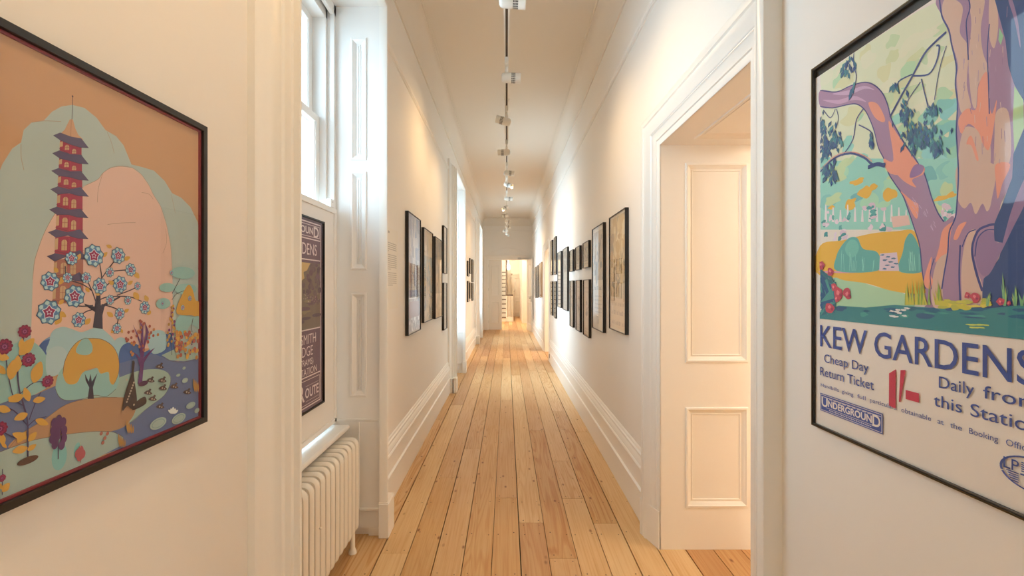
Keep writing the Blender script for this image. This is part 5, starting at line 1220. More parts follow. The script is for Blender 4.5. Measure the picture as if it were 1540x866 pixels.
('p','#8CBFAE',1,[81,709.4,75.6,722.7,54.9,727.3,31.3,734.9,24,723.7,24,709.4,24,697.2,31.9,685,57.7,686.3,75.6,696.2]),
('p','#B4C498',1,[376.6,544.3,374.1,548.5,367.6,552.8,356.7,551.2,341,551.2,346.7,544.3,344.6,538.6,355.9,536.2,369.3,533.3,374.8,539.8]),
('p','#B4C498',1,[119.4,686.8,110.1,693.6,98,695.4,84.6,700.5,76.8,693.1,68.4,686.8,80.7,682,87.6,678.2,101,673.1,112.8,678.9]),
('p','#8CBFAE',1,[366.8,568.5,360.1,574.9,356.5,583.1,348.9,579.3,341.2,577.2,341.3,568.5,341.9,560.5,348.2,555.5,354.7,559.9,362.9,560]),
('p','#9FC6A8',1,[317.4,643.4,312.5,651.2,298.9,655.1,283.1,656.5,271.7,650.7,267,643.4,275.5,637.6,285.5,634.1,299.7,630.6,306.6,637.9]),
('p','#B4C498',1,[113.5,672.6,118.2,682.3,100.1,687.8,81.7,683.7,70.2,679.1,47.5,672.6,64.1,664,80.4,659.6,100.7,656.4,123.2,661.1]),
('p','#B4C498',1,[148.5,700.9,132.6,706.4,122.6,711.5,107.6,709.1,98.4,705.6,92.6,700.9,90.4,693.9,107,692,123.4,689.4,138.9,693.6]),
('p','#B4C498',1,[403.9,573.7,402.7,584.2,394.9,586.2,387.5,591.6,380.4,584.8,377.2,573.7,381.8,563.9,388.7,560.6,396.1,556.3,399,566.7]),
('p','#B4C498',1,[320,632.2,316.7,641.2,313,651.5,305.3,652.1,299.8,643.5,301.6,632.2,301.9,623.3,306.2,616.9,313.4,610.4,318.6,620.7]),
('p','#9FC6A8',1,[257,572.5,258,579.7,244.6,580,235,581.2,225.8,578.3,216.7,572.5,226.2,566.9,234,561.9,244.6,564.9,252.5,567.5]),
('p','#6FA8A6',1,[368.7,612.1,365.2,620.7,357.9,630.3,343.3,630.3,336.9,620.1,327.5,612.1,330.9,600.5,343.5,594.4,354.8,601.6,370.5,600.4]),
('p','#9FC6A8',1,[224.7,588.8,219.2,598.5,206.7,607.3,186.3,607.6,176,597.7,167.6,588.8,172.1,578.3,186.8,571,207.7,568.7,222.7,577.6]),
('p','#D2A548',1,[204.1,612.6,197.5,620.9,188.1,627.5,176.5,623.1,166.1,620.4,158.1,612.6,167.5,605.5,176,601,189,595.9,200.8,602.6]),
('p','#D2A548',1,[149.6,593.3,155.6,603.9,139.2,603.7,128.5,605.2,121.3,599.6,118.8,593.3,118.3,585.4,126.9,578.1,142,576.9,152.3,584.3]),
('p','#D2A548',1,[276.1,592.9,270.1,599.8,261.7,603.1,250.2,608.8,238.9,602.7,236.8,592.9,240.2,583.7,250.2,576.9,262.4,581.2,274.9,583.4]),
('p','#D2A548',1,[177.1,642.9,180.5,647.7,168.4,651.3,154.5,648.1,135.1,648.6,134.7,642.9,145,639.5,151.7,634.9,167.4,635.5,177.5,638.8]),
('p','#D2A548',1,[222.2,619.1,216.7,623.7,210.2,627.8,201,625.6,197.1,622.2,190.4,619.1,195,615.3,199.8,610.7,209.5,611.7,218.1,614]),
('p','#D2A548',1,[80.8,594.8,76.5,597.2,73.3,600.9,64.4,600,58,597.9,53,594.8,61,592.5,64,589.1,71.6,590.7,76.9,592.2]),
('p','#D2A548',1,[395.6,560.9,393.7,563.5,384.2,564.4,373.8,565.8,369.4,562.9,366.2,560.9,362.2,557.5,374,556.2,386.1,555.9,395,558]),
('p','#D2A548',1,[411.5,562.7,406.4,565.2,404,569.5,397,567.4,393.1,565.3,391.3,562.7,389.3,558.6,396.9,557.9,402.9,557.7,409.2,559.1]),
('p','#D8CCD0',0,[40.8,560.5,43.9,606.8,48.4,606,51.4,559]),
('p','#D8CCD0',0,[69.2,556.5,72.1,594.7,76.4,593.9,79.3,555.1]),
('p','#D8CCD0',0,[96.3,552.7,99.1,583.1,103.3,582.4,106,551.4]),
('p','#D8CCD0',0,[122.3,549.1,124.9,592.5,128.9,591.8,131.6,547.8]),
('p','#D8CCD0',0,[147.1,545.7,149.7,581.5,153.5,580.8,156,544.4]),
('p','#D8CCD0',0,[171,542.4,173.4,570.9,177.1,570.3,179.5,541.2]),
('p','#D8CCD0',0,[193.8,539.2,196.2,579.9,199.7,579.3,202,538]),
('p','#D8CCD0',0,[215.8,536.1,218.1,569.8,221.4,569.2,223.7,535]),
('p','#D8CCD0',0,[236.9,533.2,239.1,560.1,242.3,559.6,244.5,532.1]),
('p','#D8CCD0',0,[257.2,530.4,259.3,568.8,262.5,568.3,264.5,529.4]),
('p','#D8CCD0',0,[276.8,527.7,278.8,559.5,281.8,559,283.8,526.7]),
('p','#D8CCD0',0,[295.6,525,297.6,550.5,300.5,550,302.4,524.1]),
('p','#D8CCD0',0,[313.8,522.5,315.6,558.9,318.4,558.4,320.3,521.6]),
('p','#D8CCD0',0,[331.3,520.1,333.1,550.2,335.8,549.8,337.6,519.2]),
('p','#D8CCD0',0,[348.2,517.7,349.9,541.8,352.5,541.4,354.3,516.9]),
('p','#D8CCD0',0,[364.5,515.5,366.2,550,368.7,549.5,370.4,514.6]),
('p','#D8CCD0',0,[380.3,513.3,381.9,541.9,384.3,541.5,386,512.5]),
('p','#D3C2C8',1,[194,571.1,190.7,573.5,186.3,573.4,182,573.5,177.4,571.1,181.7,568.6,186.3,567,190,569.1]),
('p','#4E8C8C',1,[53.1,525.8,52.8,531.6,45.8,532.4,40.5,530.3,39.6,525.8,39.5,520.5,45.8,520.5,53.5,519.4]),
('p','#C9B4BC',1,[394.7,544.1,390.6,548.1,385.9,549.7,381.5,547.9,381.1,544.1,383.1,541.7,385.9,539.2,390.5,540.3]),
('p','#5C9C98',1,[403.8,527.6,405.8,532.5,400.2,531.4,394.5,532.6,392.4,527.6,396.9,524.8,400.2,522.5,403.9,524.4]),
('p','#C9B4BC',1,[408,498.7,407.8,502,403.4,505.1,398.9,502.1,398.2,498.7,398.1,494.8,403.4,494.6,408.4,495]),
('p','#D3C2C8',1,[401.2,506.6,401.2,509.1,397.7,510.3,394.9,508.6,394.2,506.6,393.6,503.8,397.7,503.1,400.2,504.9]),
('p','#C9B4BC',1,[401.8,523.4,400.7,527.4,397.3,527.6,393.3,528.2,393.7,523.4,393.4,518.6,397.3,518.2,401.1,518.8]),
('p','#C9B4BC',1,[247.7,520.9,243.9,523.6,239.5,526,234.1,524.1,232.5,520.9,236.2,519,239.5,516.9,245.3,517.5]),
('p','#C9B4BC',1,[392.2,524.4,393.6,528.7,387.1,528.3,381.3,528.3,381.7,524.4,382.7,521.4,387.1,518.7,393.4,520.2]),
('p','#5C9C98',1,[389.4,515.6,388.3,518.2,386.2,520.3,381.5,521.4,382.4,515.6,382,510.4,386.2,508.1,389.7,511.2]),
('p','#D3C2C8',1,[129.6,510.8,126.4,514.9,123.1,517.1,119.5,515.3,116.4,510.8,117.4,503.7,123.1,502.9,128.6,504]),
('p','#D3C2C8',1,[121.1,529.8,117.1,532.2,113.8,532.6,109.8,532.7,105.7,529.8,110.8,527.7,113.8,525.4,118,526.8]),
('p','#D3C2C8',1,[412.1,522.3,410.3,526.2,406,525.4,403.3,524.8,398.6,522.3,403.2,519.7,406,516.7,409.7,519]),
('p','#4E8C8C',1,[392.9,502.3,392.6,505.3,388.4,505.2,384.4,505.1,385.1,502.3,386.2,500.7,388.4,499.5,390.3,500.9]),
('p','#4E8C8C',1,[46.2,553.9,43.9,557.6,39.6,558.4,32.8,559.8,32.8,553.9,34.9,549.8,39.6,546.1,45.6,548.8]),
('p','#C9B4BC',1,[246.4,562.9,243.9,566.1,237.7,565.9,230.6,566.6,231.7,562.9,232.9,560.3,237.7,558.9,245.3,558.9]),
('p','#C9B4BC',1,[125.2,510.7,128.5,516.7,119.2,514.5,113.3,514.5,107.1,510.7,110.6,505.2,119.2,505.9,126,506.4]),
('p','#4E8C8C',1,[46.5,561.5,45.2,565.4,37.9,565.8,33.2,564.1,28.7,561.5,30.6,557.7,37.9,557.1,43.1,558.8]),
('p','#C9B4BC',1,[122,524.6,114.5,527.8,109.8,531.1,102.8,529.2,98.2,524.6,101.3,519,109.8,518,118.4,518.8]),
('p','#4E8C8C',1,[135.7,558.4,137,564.2,130.7,565.9,125.8,562.9,123.4,558.4,125.6,553.8,130.7,551.7,134.4,555.1]),
('p','#5C9C98',1,[244.5,518.6,243.5,521.7,238.7,522.4,235,521,233,518.6,235.8,516.7,238.7,514.5,244,515.1]),
('p','#4E8C8C',1,[218.9,553.6,215.7,555.6,211,557.7,204.5,556.3,197.9,553.6,201.6,549.8,211,548.3,217.5,550.9]),
('p','#4E8C8C',1,[121.9,517.7,118.1,522,109.9,522.3,105.7,520,102.3,517.7,100.8,512.9,109.9,514.2,114.8,515.1]),
('p','#C9B4BC',1,[414,508.8,411.9,512.2,406.8,511.7,403.2,511.2,400.5,508.8,401.9,505.6,406.8,503.5,412.7,504.9]),
('p','#D3C2C8',1,[71.6,566.3,70,572.8,64.7,577,60.3,571.7,58.1,566.3,59,559.4,64.7,561.2,68.4,561.9]),
('p','#C9B4BC',1,[263.9,514.2,259.2,517.8,254.9,519.2,246.8,521,245.2,514.2,250.4,510.5,254.9,504.6,259.7,510.2]),
('p','#D3C2C8',1,[59.2,583.9,58.6,586.4,54.4,589.1,49.8,586.7,44.8,583.9,51,581.9,54.4,580.5,59.4,580.9]),
('p','#D3C2C8',1,[397,540,395.3,545.4,391.5,545.7,387.8,545,386.3,540,389.3,536.9,391.5,532.5,395.1,534.9]),
('p','#5C9C98',1,[414.7,496.7,413.2,499.4,408.3,499.8,403.4,499.4,401.4,496.7,403.8,494.3,408.3,492.8,413.4,493.9]),
('p','#C9B4BC',1,[401.2,499.3,396.9,501.2,393,502,388.8,501.3,388.1,499.3,387.4,496.6,393,496.2,398.7,496.5]),
('p','#5C9C98',1,[246.1,519.8,243.8,525.3,240.7,529.3,238,524.4,238.2,519.8,237.6,514.3,240.7,513.6,244.4,513.2]),
('p','#C9B4BC',1,[59.9,554,52.4,557.2,45.5,557.9,35.1,558.8,32.9,554,36.5,549.8,45.5,548.9,56.5,548.9]),
('p','#C9B4BC',1,[209.8,576.3,209.2,581.4,203,583.8,195.9,582.1,195.1,576.3,199.3,573.3,203,568,207.8,572.4]),
('p','#D3C2C8',1,[242.6,522.2,239.4,526.5,234.6,531.7,231,525.4,226.7,522.2,229.9,518,234.6,516.7,242.1,515.6]),
('p','#4E8C8C',1,[219.4,562.5,213.7,565.2,206.6,567.4,200.3,565,198.1,562.5,200.7,560.1,206.6,557.9,211.8,560.4]),
('p','#D3C2C8',1,[390.9,526.7,391.5,531,388,531.8,384.2,531.2,383,526.7,384.7,522.8,388,520.8,389.8,524.5]),
('p','#5C9C98',1,[135.8,564.6,137.4,569.3,131.7,572.1,128.3,567.4,125.7,564.6,125.1,559,131.7,557.3,137.8,559.4]),
('p','#D3C2C8',1,[84.9,509.6,85.8,515.7,80.1,515.7,77.4,512.6,73.7,509.6,76.6,505.8,80.1,503.2,84.1,505.3]),
('p','#C9B4BC',1,[399.3,540.5,398.5,543.2,394.4,545.1,388,544.6,386.7,540.5,388.4,536.7,394.4,535.2,401.3,536.1]),
('p','#D3C2C8',1,[86.4,521.1,87.7,526.9,83,527.7,79.8,525.1,78.2,521.1,79,516,83,517.2,86.6,516.5]),
('p','#C9B4BC',1,[192,574,187.7,576.6,183.1,579.5,174.5,578.7,176.3,574,177.4,570.9,183.1,569.4,191,569.6]),
('p','#4E8C8C',1,[245.9,516.3,243.1,520.9,236.5,520.7,232.5,519.1,225.3,516.3,231.5,512.8,236.5,512.3,243.8,511.3]),
('p','#5C9C98',1,[105.4,538.8,105.7,543.7,101.9,543,98.4,543.3,95.8,538.8,96.9,532.4,101.9,532.2,106.9,532.3]),
('p','#5C9C98',1,[214,555.3,214.4,560.6,210.9,563.6,208.1,559.5,208.2,555.3,208,550.9,210.9,549.6,213.2,551.9]),
('p','#D3C2C8',1,[96,553.9,93.1,556.6,89.7,561.3,83.2,559.2,80.4,553.9,84.1,549.2,89.7,547.7,93.9,550.4]),
('p','#C9B4BC',1,[125.8,555.9,119.2,558.4,115.6,564.1,111.6,558.7,108.1,555.9,107.5,550.3,115.6,551.7,120.5,552.5]),
('p','#D3C2C8',1,[208.9,524.8,206.8,529.6,201,533.2,197.2,527.9,191.4,524.8,195.5,520.3,201,516.4,206.1,520.6]),
('p','#C9B4BC',1,[215.6,572.9,214.3,578.1,209.5,582.8,204.6,578.2,201.2,572.9,203.1,566,209.5,566.8,214.2,567.8]),
('p','#5C9C98',1,[391.8,519.9,389,523.2,383.5,522.8,379.9,522,375.2,519.9,380.4,518,383.5,514.5,389.6,516.2]),
('p','#C9B4BC',1,[385.3,517.2,384.3,520.4,381.8,523,379,520.8,377.7,517.2,379.5,514.3,381.8,512.4,384.4,514]),
('p','#4E8C8C',1,[105.3,508.4,103,515.2,98.4,515.5,94.2,514.6,92.5,508.4,93.3,500.9,98.4,499.1,101.1,504.4]),
('p','#5C9C98',1,[213.9,546.9,210.2,550.2,205.1,550.6,201.2,549.4,195.6,546.9,201.1,544.3,205.1,542.7,208.9,544.5]),
('p','#D3C2C8',1,[60.4,550.6,54.7,552.9,51.2,553.5,44.3,555,46.2,550.6,44.3,546.1,51.2,546.1,55,548.1]),
('p','#5C9C98',1,[78.3,566.7,78,570.9,74.4,574.4,70.1,571.7,69.2,566.7,71.7,563.5,74.4,559.7,78.1,562.4]),
('p','#5C9C98',1,[214.1,560.4,212,564.1,208.7,565.7,202.6,567.1,200.9,560.4,205.7,557,208.7,553.7,212.5,556]),
('p','#4E8C8C',1,[388.5,507.7,388.7,510.3,385,510.7,382.8,509.2,379.9,507.7,381.5,505.2,385,505.3,389.7,504.4]),
('p','#C9B4BC',1,[220.5,547.9,216.4,550.7,209.7,551.2,203.2,550.6,200.4,547.9,202.6,544.8,209.7,544.8,215.6,545.3]),
('p','#C9B4BC',1,[386.2,531.6,387.1,537.3,383,535.5,379,537.3,379.5,531.6,379.9,527.3,383,527,385.8,527.7]),
('p','#4E8C8C',1,[206.5,572.1,200.4,575,195.2,576.8,189.6,575.2,188.1,572.1,190.7,569.7,195.2,568.5,202.8,568]),
('p','#4E8C8C',1,[211.1,572,211.3,574.7,208.1,576.1,204,575.5,204.4,572,205.2,569.5,208.1,569.7,210.2,570.2]),
('p','#D2B0A4',0,[259.8,542,304.8,538.2,309.5,517,265,516.4]),
('p','#D2A548',1,[24,497.7,110.8,504,204.9,510.5,275.3,507.5,316.6,503.8,337.1,467.5,341.6,411.6,24,415.4]),
('p','#9FBE9C',1,[68.5,403.9,150.3,399.8,222,383.7,295.1,369.3,304.8,338.6,68.5,327.6]),
('p','#D2A548',1,[75.7,423,187.3,422.8,270.2,427.2,337.1,413.3,348.2,376,323.5,369.7,259.8,376,187.3,392.9,103.9,403.4]),
('p','#C98FA0',1,[30.8,428.1,143.9,422.8,244,426.6,337.1,416.5,337.1,414.1,244,423.1,143.9,419,30.8,423.9]),
('p','#5F9E98',1,[88.6,426.1,86.5,463.8,107.4,492,134.2,508,159.8,503.9,178.3,476.4,222,464,223.1,422.5]),
('p','#6FAEA0',1,[117.6,481.4,134.2,501.7,156.7,497.1,164.2,477.6,150.3,459.7,130.9,460.9]),
('p','#5F9E98',1,[279.3,419.7,290.2,459,297.6,487.5,311.9,498.3,330.4,468.1,339.8,417.6]),
('p','#C9B4BC',0,[226.5,421.5,228.7,461.3,275.3,460.9,281.3,419.6]),
('p','#4E6F88',1,[242,457.7,240.1,458.6,237.9,459.5,234.2,459.1,230.9,458.7,227.9,457.7,232.1,456.9,234.1,456.2,237.9,455.8,239.6,456.9]),
('p','#4E6F88',1,[256.6,452.7,256.4,453.7,252.9,454,249.2,454.7,247.3,453.6,245.2,452.7,245.3,451.4,249.7,451.2,253.8,450.6,257,451.5]),
('p','#4E6F88',1,[274.3,447.9,270.1,448.6,268.7,449.7,264.8,449.5,260.5,449.2,260.9,447.9,260.5,446.6,265.1,446.6,269,445.8,271.2,446.9]),
('p','#4E6F88',1,[249.4,445.4,249,446.7,244.7,447,240.8,447.3,236.6,446.7,236.7,445.4,237.2,444.2,240.7,443.5,245.2,443.4,246.5,444.6]),
('p','#4E6F88',1,[265.8,440.6,262.1,441.4,260.2,442.3,256.4,442.3,252.1,441.9,252.7,440.6,253.6,439.7,256.3,438.9,260,439.1,264.4,439.4]),
('p','#4E6F88',1,[277.7,436,279.3,437.3,274.7,437.3,271.1,437.9,267.4,437.2,266.4,436,269,435.1,271.6,434.5,275.3,434.2,279.4,434.7]),
('p','#4E6F88',1,[257.6,433.3,254.9,434.3,251.7,434.9,247.9,434.9,244.1,434.5,242,433.3,245.2,432.3,248.3,431.9,251.6,431.7,253.5,432.5]),
('p','#4E6F88',1,[269.4,428.7,270.1,429.8,266.4,429.9,263.2,430.4,258.8,430,259.8,428.7,258.8,427.4,263,427,267.3,426.7,268.5,428]),
('p','#4E6F88',1,[247.7,425.8,245.3,426.6,243.3,427.6,238.9,427.9,237.7,426.5,235.3,425.8,236.7,424.8,239.6,424.3,243.6,423.7,247.6,424.5]),
('l','#8CC4B4',1,0,[103.8,425.6,106.5,478.6]),
('l','#8CC4B4',1,0,[147.4,424.1,147,450]),
('l','#8CC4B4',1,0,[149.4,424.1,153.9,463]),
('l','#8CC4B4',1,0,[179.4,423.1,181.2,455.1]),
('l','#8CC4B4',1,0,[141.4,424.4,137,459.5]),
('l','#8CC4B4',1,0,[114.7,425.3,111.9,468]),
('l','#8CC4B4',1,0,[103.9,425.6,105.6,469.9]),
('l','#8CC4B4',1,0,[143.9,424.3,139.9,457.2]),
('l','#8CC4B4',1,0,[153.7,423.9,156.9,448.6]),
('l','#8CC4B4',1,0,[207.9,422.1,212.3,448]),
('l','#8CC4B4',1,0,[180,423,176.9,451.7]),
('l','#8CC4B4',1,0,[207.9,422.1,209.8,446.5]),
('l','#8CC4B4',1,0,[133.7,424.6,137.4,467]),
('l','#8CC4B4',1,0,[133.8,424.6,134.3,471.7]),
('l','#8CC4B4',1,0,[177.4,423.1,175,451.1]),
('l','#8CC4B4',1,0,[176.5,423.2,176.1,457.7]),
('l','#8CC4B4',1,0,[322,418.2,319,453.1]),
('l','#8CC4B4',1,0,[308.4,418.7,311.8,457.9]),
('l','#8CC4B4',1,0,[307.7,418.7,305.7,445.5]),
('l','#8CC4B4',1,0,[318.4,418.4,320,444.8]),
('l','#8CC4B4',1,0,[308.8,418.7,310.1,458.8]),
('l','#8CC4B4',1,0,[309.7,418.6,308.2,461]),
('l','#8CC4B4',1,0,[317.6,418.4,319.1,451.8]),
('l','#8CC4B4',1,0,[313.7,418.5,311.5,439.6]),
('l','#8CC4B4',1,0,[314.9,418.5,314.8,459.4]),
('l','#8CC4B4',1,0,[330.7,417.9,330.8,452.5]),
('p','#9A7C94',1,[24,924.2,86.9,893.8,136.5,888.1,182.1,877,213.8,855.6,237,826.4,251,793.6,259.2,763.5,275.2,731.2,297.4,691.4,322,654.4,340.8,620,341.6,621.7,350.4,596,359.8,564.7,372.5,533.5,386,512.5,407.6,508.7,379.9,334.4,350.4,340.7,345.1,379.9,338.9,411.7,336.2,435.7,331.7,472,318.9,509.6,304.8,548.5,290.2,584.2,270.2,613.7,252.6,641.5,241.5,674.3,224.4,706.7,212.6,747.6,199.4,780.4,182.1,811.6,156.5,834.7,122.7,845.9,72,857.8,24,880.2]),
('l','#4A4A78',2.6,1,[24,924.2,86.9,893.8,136.5,888.1,182.1,877,213.8,855.6,237,826.4,251,793.6,259.2,763.5,275.2,731.2,297.4,691.4,322,654.4,340.8,620,341.6,621.7,350.4,596,359.8,564.7,372.5,533.5,386,512.5]),
('l','#4A4A78',2.6,1,[345.1,379.9,338.9,411.7,336.2,435.7,331.7,472,318.9,509.6,304.8,548.5,290.2,584.2,270.2,613.7,252.6,641.5,241.5,674.3,224.4,706.7,212.6,747.6,199.4,780.4,182.1,811.6,156.5,834.7,122.7,845.9,72,857.8,24,880.2]),
('p','#D8907A',1,[194.5,822.6,221.4,809.7,242.6,769.5,237,761.5,212.6,782.7]),
('p','#D8907A',1,[252.6,756.9,274.2,725,314.7,660.7,332,635,324.4,622.3,258.1,638.4,238.7,677.3,266.2,667.5]),
('p','#D8907A',1,[257.2,659.7,334.9,637.3,340.7,618,314.2,612.1,323.5,593.8,295.1,612.4,270.2,639.3]),
('p','#D8907A',1,[285.3,593.6,314.2,567.3,329,556.5,326.3,528,314.2,540.8,297.6,574.5]),
('p','#B79AB0',1,[72,894.7,136.5,878,182.1,868.4,212.6,845.9,182.1,861.2,129.6,868.3]),
('p','#B795AC',1,[33,894.5,94.3,870,149.9,857.5,188.4,827.4,149.9,847.6,94.3,859.6]),
('p','#8A6C94',1,[341.6,633.6,334.9,619.4,309.5,617.3,311.9,633.1,323.5,642.3]),
('l','#C0A4BC',0.8,0,[347.2,544.8,351,534.6]),
('l','#C0A4BC',0.8,0,[330.5,555.8,336.7,546.8]),
('l','#C0A4BC',0.8,0,[325.1,541.9,328,531.9]),
('l','#C0A4BC',0.8,0,[323.1,544,327.8,535.3]),
('l','#C0A4BC',0.8,0,[358.4,511.1,362.9,498]),
('l','#C0A4BC',0.8,0,[342.9,540.9,348.5,528.3]),
('l','#C0A4BC',0.8,0,[315,568.7,320.9,557.6]),
('l','#C0A4BC',0.8,0,[340.7,538.9,345,530.9]),
('l','#C0A4BC',0.8,0,[314.4,555.1,320.6,547]),
('l','#C0A4BC',0.8,0,[323.8,559.8,329.5,549.9]),
('l','#C0A4BC',0.8,0,[320,568,326.7,556]),
('l','#C0A4BC',0.8,0,[363.4,517.9,366.9,511.5]),
('l','#C0A4BC',0.8,0,[364,511.3,368.9,503.6]),
('l','#C0A4BC',0.8,0,[319.5,563.6,324.8,550.5]),
('l','#C0A4BC',0.8,0,[356.5,508.9,362.8,498.5]),
('l','#C0A4BC',0.8,0,[314.4,575.1,319.3,566.9]),
('p','#9A7C94',1,[376.4,959.5,381.9,920.5,396.1,885,401.8,854.8,411.4,807.7,409.5,774.2,413.8,734.1,411.4,685.3,413.4,646.5,415.4,601.8,413.7,559.9,410.7,523.8,405.7,509,397.1,490.4,394,451.4,386.4,410.4,379.9,380.1,359,356.7,350.4,338.7,475.1,344.8,484.9,427.9,491.2,528,530.3,594.3,534.5,726.3,503.8,880.5]),
('p','#C3A595',1,[391.2,950.3,423.2,915.4,418.1,869.1,434.6,830.3,431.6,764.5,439.1,716.8,420.1,716.5,412.2,780.6,414.6,810,397.3,872.7,381.9,928.4]),
('p','#C3A595',1,[436.5,922.2,463.7,905.4,457.3,854.9,460.9,809.6,471.4,768.6,453,755.2,448.7,713.1,440.2,731.2,434.6,807.9,440.2,871.8]),
('p','#C3A595',1,[484.3,692.4,503.8,685.1,507.7,608.6,492.5,581.5,480.9,584.3,480.9,644.3]),
('p','#C3A595',1,[423.2,677.6,445.8,677.5,472.4,647,467.9,587.5,417.3,599.8]),
('p','#C3A595',1,[415.2,618.2,480,601.2,475.8,537.5,468.5,519.9,460.1,535.2,448,518,439.1,540.7,426.4,532.1,413.7,556.3]),
('p','#C3A595',1,[363.2,345.2,359,380,367.5,426.3,383.9,455.9,394,447.7,386.4,410.4,383.1,380.1,383.9,344.1]),
('p','#C3A595',1,[422.7,362.2,420.9,409.4,426.4,459.9,437.3,487.5,448,488,442.7,458.5,444.5,422.9,458.4,394.5,460.1,356.2,424.6,354.3]),
('p','#C3A595',1,[472.4,900,482.6,893.7,487.6,845.1,480.9,806.5,472.4,832.3]),
('p','#D8907A',1,[415.4,703,430.8,718.1,448.7,711.3,453,751.5,467.9,770.2,471.4,718.7,476.8,691.7,484.9,713.2,479.6,665.9,471.4,629.5,460.9,643.4,453,667.7,434.6,688.7,421.2,674.5]),
('p','#D8907A',1,[430.8,652.6,440.2,664.5,453,620.3,449.4,617.6,440.2,646]),
('p','#D8907A',1,[383.9,497.6,405.7,509.7,400.6,491.8,395.1,455.1,379.9,444.8,367.5,434,375.8,464.2]),
('p','#D8907A',1,[405.7,478.3,415.2,501.1,430.8,506.2,422.7,492.8,413.3,475.7]),
('p','#D8907A',1,[483.3,600.3,506.7,594.2,494.4,564.1,486.5,538.9,483.3,569.9]),
('p','#D8907A',1,[341.6,395.8,359,446.2,357.3,411.2,362.4,395.5,354.7,380]),
('p','#3C4E78',0,[480.9,894.7,499,811,503.8,763.9,512.7,729.2,529.1,688.8,528.5,649.2,511.7,610.8,509.8,570.5,491.2,521.3,480.4,496,480.4,466.1,495,460,488.7,434.4,470.5,407.4,462.5,399.6,460.1,380.5,460.1,344,605.3,351.1,605.3,628.7,612,812.3]),
('p','#8DB790',0,[489.3,837.2,495.8,819.7,491.6,806.3,487.6,817.1]),
('p','#A5C08E',0,[513.3,725.6,527,696.3,527.9,649.4,513.3,613.8,510.8,668.9]),
('p','#8A7090',1,[445.2,458.3,458.4,483.3,478.4,481.9,482.3,464.6,495,459.3,486.5,432.9,468.5,404,452.9,415.6]),
('p','#8A7090',1,[530.3,565.7,509.8,518.2,494.4,460.7,488.1,437.8,509.8,482.2,533.2,533.3]),
('p','#8A7090',1,[506.7,482.6,514.3,517.4,524.6,554.2,518.7,503.7]),
('p','#8A7090',1,[503.8,877,513.3,837.4,522.5,785.2,519.5,827.1,510.2,873.2]),
('p','#8A7090',1,[549.9,362.4,544.4,456,555.3,547.5,557.9,454.8]),
('l','#45487A',3,1,[376.4,959.5,381.9,920.5,396.1,885,401.8,854.8,411.4,807.7,409.5,774.2,413.8,734.1,411.4,685.3,413.4,646.5,415.4,601.8,413.7,559.9,410.7,523.8,405.7,509,397.1,490.4,394,451.4,386.4,410.4,381.5,380.1]),
('l','#45487A',4.5,1,[460.1,377.1,448,415.7,441.6,455,451.5,485.8,468.5,494.1,480.4,495.3]),
('l','#45487A',2.2,1,[446.6,440.5,451.5,471.8,465.2,485.9,480.4,485.8]),
('l','#45487A',3.4,1,[419,358.5,417.1,409.5,419,464.1]),
('l','#45487A',2,1,[359,380,356.4,411.2,365.4,441.9]),
('l','#45487A',2.4,1,[434.6,923.4,437.6,903,430.8,880.8,432.7,846.2,434.6,807.9]),
('l','#45487A',2,1,[472.4,853.7,468.9,805.5,470.7,754.6,472.4,693.3]),
('l','#45487A',2,1,[422.7,460.2,433.7,484.3,448,489.8]),
('l','#8D6F8C',0.9,0,[436.7,859.8,438.5,844.4]),
('l','#CDB0A2',0.9,0,[445.5,883.7,446.7,866.5]),
('l','#CDB0A2',0.9,0,[491,706.9,492.6,687.4]),
('l','#8D6F8C',0.9,0,[438,716.8,440.2,705.6]),
('l','#A58AA0',0.9,0,[425.4,815.4,425.6,794.4]),
('l','#A58AA0',0.9,0,[435.1,794.1,434.8,782.3]),
('l','#A58AA0',0.9,0,[482.6,773.7,483.7,764.5]),
('l','#A58AA0',0.9,0,[453.8,845.8,453.4,832.2]),
('l','#8D6F8C',0.9,0,[455.9,891.6,456,881.4]),
('l','#8D6F8C',0.9,0,[479.2,648.1,480.3,628.4]),
('l','#8D6F8C',0.9,0,[497.5,654.8,498.7,635.1]),
('l','#CDB0A2',0.9,0,[468.8,655.1,468.6,645.3]),
('l','#CDB0A2',0.9,0,[448.9,830.2,450.5,821.3]),
('l','#A58AA0',0.9,0,[489.9,608,489.4,599.8]),
('l','#A58AA0',0.9,0,[472.5,785.9,473,776]),
('l','#A58AA0',0.9,0,[467.4,690,468.4,672.4]),
('l','#8D6F8C',0.9,0,[460.9,656.8,461.8,636.5]),
('l','#A58AA0',0.9,0,[462.7,789.2,463.6,776.2]),
('l','#CDB0A2',0.9,0,[495,802.2,494.8,782.6]),
('l','#A58AA0',0.9,0,[472.7,736.1,472.3,721.2]),
('l','#8D6F8C',0.9,0,[502.2,866.7,501.4,849]),
('l','#A58AA0',0.9,0,[425.9,755.9,424,739.3]),
('l','#8D6F8C',0.9,0,[447.7,880.5,447.3,868.7]),
('l','#8D6F8C',0.9,0,[492.7,660.4,493.2,642.4]),
('l','#CDB0A2',0.9,0,[498.2,627.7,499.7,611]),
('l','#8D6F8C',0.9,0,[427.2,770.3,425.9,758.8]),
('l','#CDB0A2',0.9,0,[457.3,719.7,455.4,703.3]),
('l','#A58AA0',0.9,0,[441.5,822.2,441.9,813.6]),
('l','#A58AA0',0.9,0,[453.2,780.3,452.5,759.5]),
('l','#A58AA0',0.9,0,[427.4,813.7,426.8,804.9]),
('l','#8D6F8C',0.9,0,[448.7,660.3,447.9,643.1]),
('l','#A58AA0',0.9,0,[459.7,644.7,460.1,624.5]),
('l','#CDB0A2',0.9,0,[447.3,769.4,447.4,754.5]),
('l','#8D6F8C',0.9,0,[428,763,427.6,752.7]),
